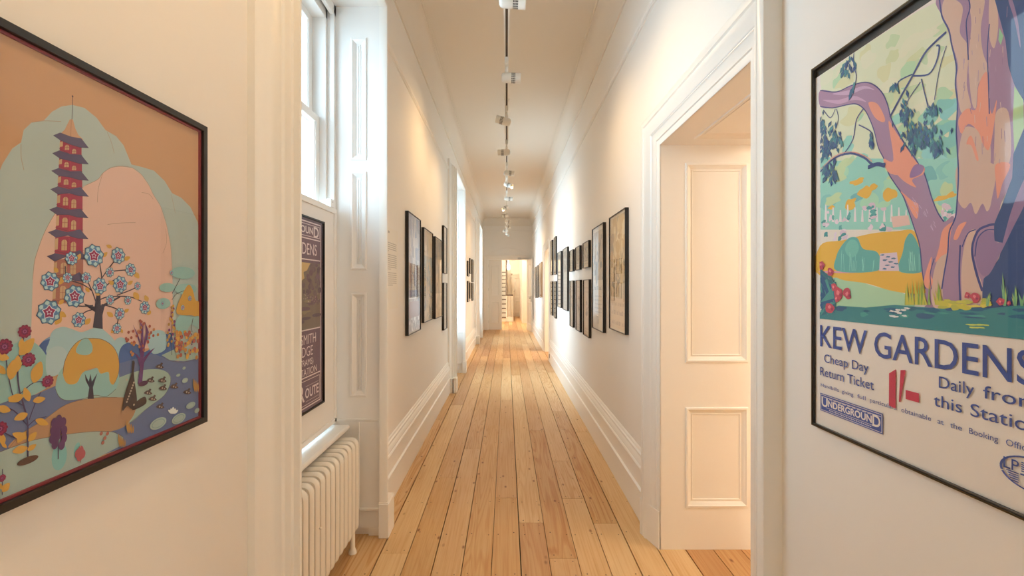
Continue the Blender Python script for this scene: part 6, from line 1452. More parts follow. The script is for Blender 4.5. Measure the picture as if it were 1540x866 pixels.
('l','#A58AA0',0.9,0,[482.5,620.1,481.1,607.3]),
('l','#8D6F8C',0.9,0,[494.5,791,494.2,771.1]),
('l','#A58AA0',0.9,0,[429.3,912.6,430.4,903.9]),
('l','#A58AA0',0.9,0,[429.4,688.9,427.4,680.9]),
('l','#CDB0A2',0.9,0,[474.2,807.2,473.1,794.5]),
('l','#CDB0A2',0.9,0,[446.2,700.9,447,685.8]),
('l','#45507C',5,1,[257,766.5,289.8,804.6,314.7,831.5,343.1,864.8,369.9,877.4,391.2,883.8]),
('l','#45507C',3.4,1,[317.2,831.3,352.2,818.7,369.9,835.4,376.4,862.1,369.9,868.2]),
('l','#45507C',2.4,1,[336.2,816.4,343.1,786.6,352.2,750.1]),
('l','#45507C',2,1,[333.9,811.3,304.9,785.4,294.9,763.5]),
('l','#45507C',1.6,1,[391.2,856.5,376.4,816.4,365.6,761.1]),
('l','#45507C',5,1,[24.9,700.4,79.5,722.6,136.5,718.9,182.1,695.3,206.7,673.4,244.3,664.4]),
('l','#45507C',3,1,[179,814.3,156.5,795.8,144.6,750.4,108.7,720.7]),
('l','#45507C',2.4,1,[164.3,780.8,206.7,745.9,201.8,713.4]),
('l','#45507C',2.4,1,[148.6,964.6,147.2,938,156.5,904,151.2,881.7]),
('l','#45507C',2,1,[86.9,849.4,94.3,823.3,86.9,799.9]),
('l','#45507C',3,1,[282,807.8,279.4,835.2,314.7,835.8]),
('l','#45507C',2,1,[37,865.8,64.4,834.1,83.2,850.8]),
('l','#D08C80',2,1,[26.5,707.7,81,727.4,136.5,722.9,182.1,700.1,205.5,680.3]),
('p','#3F5F7C',0,[137.4,958.9,132.2,955.7,132.9,947.2,138.6,951.5]),
('p','#3B5476',0,[130.6,932.5,118.5,930.3,114.9,918.1,128.6,921.8]),
('p','#44707F',0,[116.2,949.7,102.8,948,98.2,935.4,113.5,938.6]),
('p','#4A7F86',0,[133,965.9,130.8,958.5,137.1,946.3,138.9,955.6]),
('p','#4A7F86',0,[113.8,937.7,103.1,935,100.7,923.1,112.8,927.3]),
('p','#4A7F86',0,[117.8,955.7,108.9,954.5,106,945.8,116.2,948.1]),
('p','#37507A',0,[157.7,931.5,145.8,929.5,142.1,917.4,155.6,920.9]),
('p','#3F5F7C',0,[125.8,958.8,117,952.7,119.1,937.2,128.6,945.5]),
('p','#3F5F7C',0,[115.1,940.1,104.8,935.2,105,920.5,116.2,927.5]),
('p','#3B5476',0,[120.4,954.5,115.9,947.4,121,933.9,125.4,943]),
('p','#4A7F86',0,[122.5,959.5,121.3,952.4,128,941.4,128.5,950.3]),
('p','#3B5476',0,[138.4,961.2,139.5,950.8,150.4,936.9,148,949.7]),
('p','#4A7F86',0,[119.3,942.2,114.3,932.4,121.8,914.8,126.6,927.4]),
('p','#3B5476',0,[133.8,944.5,131.2,933.7,140.8,916.5,142.6,930.1]),
('p','#44707F',0,[148.7,945.6,147.7,936,156.7,921.9,156.8,933.7]),
('p','#44707F',0,[128.8,927,127,918.1,135.1,904.4,136.2,915.5]),
('p','#4A7F86',0,[124.1,935.2,122.8,928.6,128.8,918.4,129.6,926.6]),
('p','#3B5476',0,[131.9,956.4,122.1,953.1,120.9,940.8,131.8,945.8]),
('p','#3B5476',0,[134.2,946.2,130,940.4,133.9,928.9,138.1,936.5]),
('p','#37507A',0,[125.8,950.4,119,946,120.3,934.6,127.6,940.6]),
('p','#44707F',0,[133.9,921.8,127.5,918.6,127.5,909.2,134.6,913.7]),
('p','#44707F',0,[131.2,932.8,122.5,930.9,120.2,921.7,130,924.7]),
('p','#3B5476',0,[37.8,827.2,37.7,819.5,45.9,809.3,45.2,818.8]),
('p','#3F5F7C',0,[29.8,829.3,24,826,24,817.7,30.5,822.2]),
('p','#3F5F7C',0,[43.4,813.2,30,808.3,27.5,793.5,42.5,800.5]),
('p','#4A7F86',0,[40.2,828.9,35,818.9,42.8,802.5,47.7,815.1]),
('p','#3F5F7C',0,[36,841.8,24,835.7,24,819.6,36.8,828]),
('p','#3F5F7C',0,[46.8,818.4,41.4,812.1,45,800.6,50.5,808.6]),
('p','#3F5F7C',0,[45.8,812.4,39.3,809.3,38.9,801.2,46,805.5]),
('p','#3F5F7C',0,[44.8,800.9,36,791.8,40.6,774.7,49.7,786.4]),
('p','#4A7F86',0,[44.4,810.8,38.3,804.9,41.2,793.4,47.5,801.1]),
('p','#44707F',0,[29.8,851.2,24,848.4,24,835.5,27.1,840]),
('p','#4A7F86',0,[30.4,828.5,24,820.3,29,805.3,35.7,815.9]),
('p','#3F5F7C',0,[36.5,822,25,817.8,24,805,35.8,811]),
('p','#3F5F7C',0,[36.9,865.2,32.5,860,35.7,850.1,40.3,856.8]),
('p','#37507A',0,[41.5,812,41.8,803.7,50.9,793.1,49.6,803.3]),
('p','#3F5F7C',0,[40.5,833.3,29.5,831.4,25.4,821.8,38,825]),
('p','#44707F',0,[40.3,839.4,32.9,833.3,35.3,820.4,43.2,828.5]),
('p','#3F5F7C',0,[41.6,763.5,41.1,751.3,53.7,735.9,53,750.6]),
('p','#3B5476',0,[48.4,746.4,36.6,742.6,33,730.9,46.4,736.3]),
('p','#4A7F86',0,[47.8,781.7,46.7,770.3,58.1,755.4,58.2,769.2]),
('p','#37507A',0,[29.8,773.6,24,769.7,24,760.9,30.7,766.1]),
('p','#3F5F7C',0,[32.1,790.1,24,786.7,24,775.4,30.3,780.3]),
('p','#3F5F7C',0,[52.4,752.1,43.4,743.7,46.8,727.9,56.2,738.8]),
('p','#4A7F86',0,[40.1,790.4,36.8,780.5,45.5,765.8,48.2,778.2]),
('p','#44707F',0,[56.4,766.3,47.7,759.9,49,746.6,58.5,755]),
('p','#37507A',0,[48.6,785.9,47.7,774.5,59.3,759.6,59.1,773.5]),
('p','#37507A',0,[51.5,767.4,45.3,757.8,51.7,742,57.9,754.1]),
('p','#44707F',0,[54.6,804.9,54.3,797,62.5,786.8,62,796.4]),
('p','#44707F',0,[43.6,710.8,37.1,702.2,42,688,48.7,698.9]),
('p','#37507A',0,[47.3,746.6,39.8,743.9,38,736,46.4,739.9]),
('p','#3B5476',0,[53.3,773.8,47.7,769.4,49,760.5,55,766.2]),
('p','#4A7F86',0,[43.5,779.7,37.3,770.1,43.8,754.1,49.9,766.3]),
('p','#4A7F86',0,[48.7,764.7,35.1,759.4,32.4,744.4,47.7,751.9]),
('p','#4A7F86',0,[38.9,744.9,27.9,737.6,28.8,721.9,40.8,731.7]),
('p','#3B5476',0,[49.3,791.1,45.6,785,49.9,775,53.5,782.6]),
('p','#37507A',0,[44,758.4,39.3,749.9,45.6,736.4,50,747.1]),
('p','#44707F',0,[38.1,785,39.7,776.5,49.6,766.8,46.9,777]),
('p','#3F5F7C',0,[42.1,752.8,31.3,745.8,32.1,730.5,43.9,739.9]),
('p','#37507A',0,[44.2,794,39.9,786.9,44.9,775.2,49.1,784.2]),
('p','#4A7F86',0,[71.1,766.8,66.7,758.7,72.5,745.9,76.7,756.1]),
('p','#44707F',0,[59.7,755.2,51.2,750.3,51,739,60.4,745.6]),
('p','#37507A',0,[35.1,771.2,30,763.7,35,751.1,40.1,760.6]),
('p','#3B5476',0,[32.5,760.8,24,758.3,24,750,31.1,753.7]),
('p','#3B5476',0,[29.8,794.4,25.8,786.5,32,773.9,35.7,783.8]),
('p','#3B5476',0,[44.8,757.9,41.7,747.7,50.8,733.2,53.1,745.8]),
('p','#3F5F7C',0,[44.9,786.2,36.7,777.7,40.9,761.7,49.5,772.8]),
('p','#3B5476',0,[68.2,778.8,59.4,772.3,61,758.4,70.5,767.1]),
('p','#37507A',0,[61.5,748.9,60.4,739.7,69.4,727.5,69.8,738.9]),
('p','#4A7F86',0,[40.5,760.5,32.6,758.1,30.2,750.4,39.1,753.8]),
('p','#44707F',0,[45.4,745.8,45.1,735.9,55.4,723.5,54.7,735.6]),
('p','#3B5476',0,[59.9,747.7,52.5,741.9,53.9,730.2,61.9,737.8]),
('p','#37507A',0,[48.2,763.7,39.2,761.1,36.3,752.4,46.6,756.2]),
('p','#3F5F7C',0,[39,785,38.6,772.1,52.2,755.5,51.3,771.3]),
('p','#3F5F7C',0,[77.4,768.6,76.8,759.5,85.9,747.7,85.6,758.8]),
('p','#3F5F7C',0,[72.2,775.8,60.1,769.4,59.4,753.6,72.8,762.4]),
('p','#3F5F7C',0,[69.3,824.5,58.1,821.7,54.6,810.6,67.4,815]),
('p','#44707F',0,[83.4,791.5,80.2,781.4,88.7,766.5,91.3,779]),
('p','#4A7F86',0,[94.2,776.6,86.2,772.3,85.8,761.8,94.6,767.6]),
('p','#37507A',0,[86.9,771.8,81.8,767,83.6,757.8,89,764]),
('p','#3B5476',0,[93.7,777,83.4,769.8,84.6,754.3,95.7,763.8]),
('p','#3B5476',0,[72.8,763.3,61.3,758.2,59.5,744.6,72.4,751.7]),
('p','#3B5476',0,[102,786.9,99.4,781.5,103.5,772.9,105.9,779.7]),
('p','#44707F',0,[76.2,777.9,69.1,774.8,68.1,766.5,75.9,770.7]),
('p','#37507A',0,[105.5,772.7,96,766,97,751.5,107.3,760.4]),
('p','#4A7F86',0,[75.8,811.6,62.3,807.4,58.8,793.2,74.1,799.4]),
('p','#37507A',0,[89.6,763.2,80.3,757.7,80.2,744.9,90.4,752.3]),
('p','#4A7F86',0,[88.4,773.5,81.1,764,86.5,747.4,93.9,759.5]),
('p','#44707F',0,[68,794.4,60.9,791.8,59.4,784,67.4,787.7]),
('p','#44707F',0,[108.9,756,102.1,751.1,103,740.6,110.3,747.2]),
('p','#44707F',0,[97.8,775.4,93.9,765.8,101.4,751.3,104.8,763.2]),
('p','#3F5F7C',0,[81.5,799.2,79,792.4,84.7,782,86.8,790.5]),
('p','#3B5476',0,[83.8,794.2,73.1,789.1,72,775.6,83.9,782.7]),
('p','#4A7F86',0,[77,780.6,66.2,777.8,62.6,767.5,74.8,771.7]),
('p','#3F5F7C',0,[94.1,773.8,83.3,767.8,82.8,753.3,94.8,761.5]),
('p','#44707F',0,[78.4,794.5,71.1,787.2,74.5,773.2,82.1,782.7]),
('p','#3B5476',0,[88,748.4,87.9,740,96.5,729.5,95.8,739.7]),
('p','#37507A',0,[87.7,769.7,78,763.2,78.8,748.8,89.3,757.5]),
('p','#37507A',0,[76.2,802.5,66.9,799.6,64.4,790,74.9,794.2]),
('p','#3B5476',0,[75.1,770.4,69,760.7,75.5,744.8,81.4,757]),
('p','#3F5F7C',0,[85.3,816.6,80.2,809.1,85.1,795.9,90.2,805.5]),
('p','#4A7F86',0,[97.6,769.4,99.3,756.3,113.7,741,110.4,756.8]),
('p','#4A7F86',0,[76.3,782,74.9,771.2,85.4,756.7,85.8,770]),
('p','#44707F',0,[88.7,780.1,82.1,777.1,81.2,769.2,88.5,773.3]),
('p','#4A7F86',0,[96.9,745.2,91.5,741.2,92.1,732.9,98,738.1]),
('p','#3F5F7C',0,[90,758.4,84.7,753.4,86.5,743.9,92.1,750.3]),
('p','#37507A',0,[95.4,788.6,95.2,780.4,103.6,769.8,102.9,779.8]),
('p','#3F5F7C',0,[72,765.9,71.2,759.4,77.4,750.8,77.7,758.7]),
('p','#37507A',0,[300.8,809.5,299,800.4,305.8,787.2,307,798.5]),
('p','#3F5F7C',0,[302.9,740.1,298.9,733.6,301.9,722.5,306,730.8]),
('p','#3F5F7C',0,[299.7,755.8,294.6,753.3,293.5,746.2,299.3,749.7]),
('p','#3F5F7C',0,[303.4,772.9,301.4,767.4,304.9,759,306.7,765.8]),
('p','#37507A',0,[297.1,754.6,295.5,746.7,301.3,735.7,302.4,745.5]),
('p','#4A7F86',0,[310.9,740.2,312.4,731.1,321,721.1,318.5,732]),
('p','#44707F',0,[312.6,757.2,309.4,750.8,312.6,740.4,315.9,748.4]),
('p','#44707F',0,[305.7,767.2,305.8,761.2,310.9,753.7,310.3,761]),
('p','#3F5F7C',0,[291.3,747.6,292,740.4,298.6,732,297.2,740.7]),
('p','#4A7F86',0,[288.9,751.7,288.9,745.3,294.4,737.2,293.9,745.1]),
('p','#3B5476',0,[284.5,772.2,281.6,762.8,287.9,748.7,290.5,760.5]),
('p','#37507A',0,[288.9,773.2,282.7,766.9,284.4,754.3,291,762.5]),
('p','#4A7F86',0,[295.8,721.2,286.8,717.6,283.9,706.6,294.2,711.7]),
('p','#3F5F7C',0,[297.3,788.5,298.5,781.9,304.9,774.3,302.9,782.3]),
('p','#44707F',0,[309.1,737.6,306.6,729.7,311.8,718.1,313.9,728]),
('p','#44707F',0,[298.1,770.2,298.7,760.1,307.7,748,306.1,760.2]),
('p','#4A7F86',0,[293.9,755.2,287.9,749.8,288.9,738.6,295.3,745.7]),
('p','#3F5F7C',0,[300.8,742.4,296.4,739.9,295.8,733.5,300.7,736.9]),
('p','#3B5476',0,[293.6,762.1,290.6,755.9,294,745.9,296.9,753.7]),
('p','#4A7F86',0,[309.3,766.4,309.2,759.8,314.7,751.5,314.2,759.5]),
('p','#37507A',0,[300,761.3,297,757.6,298.3,750.5,301.5,755.4]),
('p','#3B5476',0,[263.9,751.5,262,746.5,265.3,738.8,267,745.1]),
('p','#3F5F7C',0,[294.6,754.8,289.2,752.5,287.8,745.5,293.9,748.8]),
('p','#3B5476',0,[313.6,761.7,311.5,753.8,316.9,742.4,318.6,752.1]),
('p','#3B5476',0,[299.9,762.6,296.9,753.8,302.6,740.6,305.2,751.5]),
('p','#44707F',0,[285.9,786.7,285.4,779.8,290.9,770.7,291,779.1]),
('p','#4A7F86',0,[291.6,779.8,292.5,772.2,299.6,763.2,297.9,772.4]),
('p','#3B5476',0,[303.9,770.9,301.6,763.1,306.8,751.4,308.9,761.2]),
('p','#37507A',0,[298.5,747.7,292.8,740.8,295.1,728,301.1,736.9]),
('p','#4A7F86',0,[291,795.7,289.7,786.9,296.4,774.6,297.2,785.4]),
('p','#37507A',0,[288.2,784.3,287.9,777.9,293.2,769.4,293.1,777.3]),
('p','#44707F',0,[299.6,753.5,295.5,749.3,296.5,740.9,300.9,746.4]),
('p','#3F5F7C',0,[293.5,763,288.3,760,287.8,752.3,293.4,756.5]),
('p','#37507A',0,[296.1,783.4,292.9,776.5,297,765.4,300,774.1]),
('p','#4A7F86',0,[294,779.7,294.8,771.8,302.1,762.3,300.5,771.9]),
('p','#44707F',0,[296.8,755.3,293,751.1,294.2,743,298.3,748.4]),
('p','#4A7F86',0,[288.7,757.3,284,752.6,285,743.1,290.2,749.3]),
('p','#37507A',0,[301.1,752.9,300.5,746.1,305.9,737.2,306,745.5]),
('p','#44707F',0,[302.8,770.8,297.3,768,296.3,760.2,302.5,764.1]),
('p','#44707F',0,[318.6,762.4,318.3,757,322.7,750,322.5,756.6]),
('p','#4A7F86',0,[351.9,701.8,352.7,696.2,357.8,690.1,356.4,696.8]),
('p','#37507A',0,[331.8,708.8,327.6,706.1,327,699.7,331.7,703.3]),
('p','#3B5476',0,[329.8,721.4,327.8,715.5,331.3,706.8,333.2,714.1]),
('p','#4A7F86',0,[359.8,703.7,358.7,698.1,362.5,690.6,363.3,697.5]),
('p','#37507A',0,[350.1,709.7,349.5,701,356.1,690,356.1,700.6]),
('p','#44707F',0,[309.8,706.1,305.3,700.9,306.7,691.3,311.5,698.1]),
('p','#3F5F7C',0,[341.8,713.9,341.3,706,347.5,696,347.4,705.7]),
('p','#4A7F86',0,[354.8,692.6,348.2,686.8,348.4,674.8,355.6,682.5]),
('p','#3F5F7C',0,[356.5,689.7,351.3,686.6,350.2,679,356.1,683.1]),
('p','#3F5F7C',0,[318.3,701.9,320.2,690.9,330.7,679.2,327.5,692.4]),
('p','#3B5476',0,[347.9,716.5,341.6,712.8,340.5,703.5,347.5,708.5]),
('p','#4A7F86',0,[318.7,699.3,314.6,695.3,315.3,687.4,319.7,692.7]),
('p','#3B5476',0,[390.8,658.9,392.1,649.9,400,640.5,397.8,651.2]),
('p','#37507A',0,[303.1,724.1,300.6,719.1,303.3,711.1,305.7,717.4]),
('p','#4A7F86',0,[306.3,731.5,307.6,722.5,316.1,712.4,313.8,723.3]),
('p','#3B5476',0,[327.8,705.3,327.2,699.2,331.8,691.4,332,698.8]),
('p','#37507A',0,[326,729.1,320.3,726.9,318.3,719.8,324.9,723]),
('p','#3B5476',0,[378.8,698.4,378.1,691.4,383,682.5,383.3,691]),
('p','#37507A',0,[362.5,698.3,357.3,692,359,680.4,364.4,688.6]),
('p','#4A7F86',0,[358.1,701.2,354.2,695,356.6,684.6,360.6,692.5]),
('p','#3F5F7C',0,[348.3,707.7,343.4,700.4,346.2,687.8,351.2,697.1]),
('p','#37507A',0,[343.6,728.3,341.2,722.6,344.2,713.8,346.6,720.9]),
('p','#44707F',0,[340.6,705.5,341.1,699.9,346,693.3,345,700.2]),
('p','#4A7F86',0,[333.9,686.7,327.1,684,324.6,675.6,332.4,679.5]),
('p','#37507A',0,[316.8,716.9,308.7,713.8,305.9,704,315.1,708.5]),
('p','#44707F',0,[363.4,713.6,360.7,705.1,365.8,692.6,368.2,703.3]),
('p','#3B5476',0,[403.4,693.2,400.2,688,401.9,679.2,405.3,685.8]),
('p','#37507A',0,[376.9,686.7,375.3,679.7,379.8,670.2,381.1,678.8]),
('p','#4A7F86',0,[344.6,709.4,339.1,705.3,338.7,696.1,344.9,701.6]),
('p','#44707F',0,[307.6,711.3,301.3,707.3,300.5,697.8,307.5,703.2]),
('p','#44707F',0,[334.1,703.7,327.8,700,326.6,690.8,333.7,695.9]),
('p','#3B5476',0,[312,702.1,308.7,697.3,310.5,689.1,314,695.2]),
('p','#3B5476',0,[351.4,725.9,344.7,723.6,342.2,715.5,349.8,718.9]),
('p','#3F5F7C',0,[313,691.3,313.5,681.2,322.3,669.5,320.9,681.7]),
('p','#3F5F7C',0,[328.2,711.1,326.3,706.5,328.8,699.5,330.7,705.2]),
('p','#3B5476',0,[346.5,694.7,341.9,690.2,342.4,681.5,347.4,687.2]),
('p','#3B5476',0,[344.8,710.2,342.1,706,343.7,698.9,346.5,704.2]),
('p','#3F5F7C',0,[336.9,722.3,331.3,719.1,330.3,711,336.5,715.4]),
('p','#4A7F86',0,[330.3,704.1,331.3,698.4,336.6,692.2,335.1,699.1]),
('p','#4A7F86',0,[332.3,688.5,332,682.7,336.6,675.6,336.4,682.7]),
('p','#3B5476',0,[322,717.5,320.7,710.8,325.4,701.8,326.4,710]),
('p','#37507A',0,[332.4,703.6,331.8,694.3,339,682.6,339,693.9]),
('p','#3F5F7C',0,[343.5,702.8,336.1,699,334.2,688.8,342.6,694]),
('p','#4A7F86',0,[314,698.9,310.6,691.1,314.8,679.3,318.2,689]),
('p','#4A7F86',0,[334.8,701.7,327.3,696.1,326.9,683.8,335.1,691.3]),
('p','#37507A',0,[348.3,703.4,344.5,695.2,348.6,682.4,352.4,692.8]),
('p','#4A7F86',0,[333.6,703.3,329.3,699.4,329.6,691.4,334.3,696.5]),
('p','#3F5F7C',0,[308.6,716.6,302.5,712.4,302,702.8,308.8,708.4]),
('p','#4A7F86',0,[324.9,717.2,323.3,709.3,328.9,698.6,330,708.3]),
('p','#4A7F86',0,[339.3,694.2,331.9,689.4,330.9,678.1,339.1,684.6]),
('p','#4A7F86',0,[338.4,718.8,333.2,715.5,332.6,707.5,338.3,712]),
('p','#44707F',0,[317.4,677,314.1,673.5,314.6,667,318.3,671.5]),
('p','#37507A',0,[334.4,684.6,332.2,677.5,336.5,667.3,338.5,676.2]),
('p','#4A7F86',0,[340.8,716.7,342.2,709.4,349.1,701.6,346.9,710.3]),
('p','#4A7F86',0,[335.1,707.5,331.6,702.5,333.5,693.7,337.1,700.2]),
('p','#44707F',0,[347.4,683.1,342.9,677.4,344.6,667.2,349.3,674.6]),
('p','#4A7F86',0,[356.7,708.2,349.6,704.3,347.9,694.2,355.9,699.5]),
('p','#3F5F7C',0,[344.2,709.3,341.8,704.1,344.5,696.1,346.8,702.6]),
('p','#3B5476',0,[289.9,722.8,291,713,300.2,701.9,298.1,713.7]),
('p','#44707F',0,[329,717.1,323.3,710.6,325,698.5,331,706.9]),
('p','#3F5F7C',0,[329.7,732,329.1,724.1,335.2,713.9,335.3,723.6]),
('p','#3F5F7C',0,[368.7,709.6,365.1,701.8,368.9,689.5,372.5,699.3]),
('p','#3F5F7C',0,[314.1,712.1,315.2,701.7,324.6,689.8,322.6,702.4]),
('p','#3F5F7C',0,[357.8,700.9,357.3,694.1,362.4,685.5,362.5,693.8]),
('p','#37507A',0,[324.4,713,320,708.3,321,699.3,325.7,705.4]),
('p','#37507A',0,[337.4,714.8,333.7,708.6,336.3,698.3,340.1,706.2]),
('p','#3F5F7C',0,[345.8,717,345.8,710.6,351,702.7,350.5,710.6]),
('p','#37507A',0,[345.7,696.6,347.3,686.5,356.5,675.8,353.8,687.8]),
('p','#3F5F7C',0,[346,677.5,340.2,674.7,338.4,667,345,670.9]),
('p','#44707F',0,[362.1,723.7,356.9,717.7,358.4,706.3,363.9,714.1]),
('p','#37507A',0,[327.2,677.3,319.8,674.2,317.2,665.2,325.6,669.5]),
('p','#37507A',0,[324.7,707.9,318.2,704.1,316.9,694.6,324.3,699.8]),
('p','#4A7F86',0,[317.6,727.2,318.1,717.4,326.7,705.9,325.2,717.7]),
('p','#44707F',0,[330.8,690.4,331.6,680.4,340.3,669,338.6,681.1]),
('p','#37507A',0,[339,680.6,335,678,334.3,671.9,338.8,675.4]),
('p','#4A7F86',0,[326,683.4,323.4,678.8,325.4,671.3,328.1,677.2]),
('p','#3F5F7C',0,[326.7,717.5,322.5,713.8,322.7,706.1,327.4,711]),
('p','#3B5476',0,[345.2,687.7,346.8,677.4,356.2,666.6,353.5,678.8]),
('p','#44707F',0,[337.7,704.8,331.9,700.3,331.7,690.4,338.1,696.5]),
('p','#44707F',0,[299.7,697,292.6,693.9,290.5,685,298.5,689.4]),
('p','#37507A',0,[311.2,699.2,307.6,691.3,311.9,679.2,315.4,689.1]),
('p','#4A7F86',0,[318.5,691.3,311.4,688.1,309.2,679.2,317.2,683.6]),
('p','#44707F',0,[315.7,679.9,310.9,672.7,313.5,660.7,318.6,669.8]),
('p','#37507A',0,[316.8,698.8,314.9,692.6,318.9,683.8,320.5,691.5]),
('p','#37507A',0,[319.6,680.6,316.5,671.5,322,658.7,324.8,669.9]),
('p','#37507A',0,[318.9,700.3,316.1,693.5,320,683.2,322.6,691.8]),
('p','#3F5F7C',0,[317.8,697.3,318.3,690,324.8,681.6,323.6,690.5]),
('p','#3B5476',0,[315.6,722.4,312.9,714.6,317.7,703.1,320.2,712.8]),
('p','#4A7F86',0,[333.1,692.8,325.8,687.2,325.6,675,333.6,682.5]),
('p','#3F5F7C',0,[328.8,704,322.3,701.2,320.1,693.1,327.5,697]),
('p','#44707F',0,[313,716,310.1,711.7,311.9,704.3,314.8,709.8]),
('p','#4A7F86',0,[323.6,706.8,317.6,700.3,319,688.1,325.5,696.4]),
('p','#3F5F7C',0,[322.1,698.5,322.6,692,328.3,684.5,327.2,692.4]),
('p','#3F5F7C',0,[315.5,699.3,310.9,696.9,309.8,690.6,315,693.9]),
('p','#3B5476',0,[323.1,721.2,318.3,716.8,318.9,707.8,324.1,713.6]),
('p','#3B5476',0,[334.9,699.1,334.4,693.4,338.8,686.4,338.8,693.2]),
('p','#37507A',0,[307.6,696.5,304.7,691.9,306.7,684.2,309.7,690.1]),
('p','#3B5476',0,[336.7,691.6,335.7,682.6,342.4,671.2,342.8,682.2]),
('p','#4A7F86',0,[320,700.2,318.2,695.2,321.3,687.9,322.8,694.2]),
('p','#3B5476',0,[311.7,706.4,308,701.8,309.5,693.6,313.3,699.5]),
('p','#3B5476',0,[322.6,704.9,323.1,698.1,329.2,690.2,328,698.5]),
('p','#3B5476',0,[312.3,704.8,311.9,697.5,317.7,688.4,317.6,697.3]),
('p','#44707F',0,[324,695.1,322.6,687.2,328.2,676.8,329.2,686.4]),
('p','#4A7F86',0,[321.8,700.9,322.6,693.8,329,685.8,327.5,694.4]),
('p','#3F5F7C',0,[310.3,706.6,305.2,703.6,304.3,696.3,310,700.4]),
('p','#37507A',0,[294.3,693.4,286.3,688.4,285.2,676.8,294.1,683.5]),
('p','#44707F',0,[326.9,691.2,326.8,683.1,333.4,673.4,332.9,683.2]),
('p','#3F5F7C',0,[335.6,702.4,335.4,696.6,340,689.5,339.8,696.5]),
('p','#44707F',0,[310.3,721.4,307.3,712.5,312.9,699.5,315.6,710.5]),
('p','#37507A',0,[319.3,701.5,314,699.3,312.2,692.6,318.3,695.8]),
('p','#3B5476',0,[347.4,752.3,349,742.2,358.1,730.9,355.5,743.1]),
('p','#4A7F86',0,[368,744.4,365.9,735.6,371.6,723.1,373.3,733.9]),
('p','#3F5F7C',0,[369.1,744,366.5,740.4,367.7,733.7,370.4,738.4]),
('p','#3B5476',0,[364.2,745.4,362.5,736.9,368.3,725,369.5,735.5]),
('p','#4A7F86',0,[353.5,747.2,352.1,742.5,355,735.5,356.3,741.4]),
('p','#4A7F86',0,[365.7,743.8,361.3,737,364,725,368.5,733.8]),
('p','#37507A',0,[366.9,742,367.3,733.8,374,723.9,372.9,733.9]),
('p','#37507A',0,[375.9,743,376.3,735.7,382.4,726.9,381.3,735.8]),
('p','#3B5476',0,[362.4,740.7,358.6,735.5,360.4,725.9,364.4,732.7]),
('p','#3F5F7C',0,[367.7,742.6,366.8,735.7,371.8,726.5,372.2,735]),
('p','#44707F',0,[362,745.8,355.7,741.9,354.8,732.1,361.8,737.4]),
('p','#44707F',0,[357.7,741.6,357.4,734.6,362.8,725.7,362.7,734.2]),
('p','#3F5F7C',0,[345.6,743.1,343,737,346.3,727.3,348.9,735]),
('p','#3B5476',0,[346,744.5,341.5,739.7,342.6,730.2,347.4,736.5]),
('p','#37507A',0,[370.6,749.6,366.7,745.6,367.4,737.5,371.6,742.7]),
('p','#4A7F86',0,[352.3,745,345.6,742.8,343.2,734.7,350.8,738]),
('p','#4A7F86',0,[366.1,745.7,360.9,743.4,359.4,736.4,365.3,739.7]),
('p','#3F5F7C',0,[353.6,755.3,354.4,747.2,361.5,737.7,359.9,747.5]),
('p','#3F5F7C',0,[367.6,742.6,368,736.8,372.8,730,371.9,737]),
('p','#3F5F7C',0,[364.1,757.8,359.5,751.8,361.5,740.5,366.3,748.3]),
('p','#4A7F86',0,[370.5,746.1,369,740.7,372.3,732.7,373.6,739.5]),
('p','#37507A',0,[367.7,749.1,367.9,742.3,373.4,734,372.7,742.3]),
('p','#37507A',0,[203.1,744.8,199,734.9,205.7,719.9,209.5,732.2]),
('p','#44707F',0,[208.1,737.8,198.5,734.6,195.3,724.1,206.2,728.7]),
('p','#44707F',0,[204.6,734.2,199,727.4,201.8,715.1,207.7,723.9]),
('p','#3F5F7C',0,[209.9,726.4,204.2,719.5,207,707.1,213,716]),
('p','#44707F',0,[203.7,749.8,198.9,746.2,199.2,738.5,204.5,743.2]),
('p','#4A7F86',0,[199.2,730.1,197,720.1,204.9,706.4,206.5,718.7]),
('p','#37507A',0,[205.4,731.8,197.6,726.5,197.4,714.7,206.1,721.8]),
('p','#4A7F86',0,[208.8,726.3,205.6,721.5,208.1,713.4,211.3,719.5]),
('p','#44707F',0,[202.3,741.1,202.5,734.9,208.3,727.5,207.5,734.9]),
('p','#37507A',0,[204.3,729.7,202.4,720.4,209.9,707.7,211.2,719.2]),
('p','#4A7F86',0,[202.4,735.6,203.8,728.6,211.2,721,208.9,729.4]),
('p','#37507A',0,[207.2,730.5,203.5,720.9,210.1,706.5,213.5,718.6]),
('p','#44707F',0,[268,834.6,262,831.8,261.1,823.4,267.8,827.4]),
('p','#44707F',0,[267.3,835.6,257.4,832.8,254.2,821.3,265.5,825.6]),
('p','#4A7F86',0,[265.2,838.8,265.6,833,270.9,825.6,270,832.7]),
('p','#3B5476',0,[276.4,834.5,274.3,828.3,278.5,818.5,280.4,826.3]),
('p','#4A7F86',0,[271.9,833.5,272.1,822.8,281.5,809,280.4,822]),
('p','#44707F',0,[270.4,834.6,264.9,828.5,267.1,816.2,273,824.2]),
('p','#37507A',0,[271.2,838.8,269.5,831.2,275.3,820,276.5,829.4]),
('p','#44707F',0,[268.9,833.6,262.8,828.2,264.2,816.4,270.7,823.5]),
('p','#37507A',0,[61.9,717.4,62.9,708.9,72.4,699.3,70.4,709.5]),
('p','#3F5F7C',0,[90.5,681.9,82.8,675.1,84.5,662.4,92.9,671.3]),
('p','#3B5476',0,[51.8,695.1,52.9,686,63.3,675.8,61.1,686.7]),
('p','#3F5F7C',0,[89.4,689.7,82.7,686.3,81.6,678.2,89.1,682.8]),
('p','#3B5476',0,[54,698.6,49.9,691.7,54.5,681.2,58.5,689.7]),
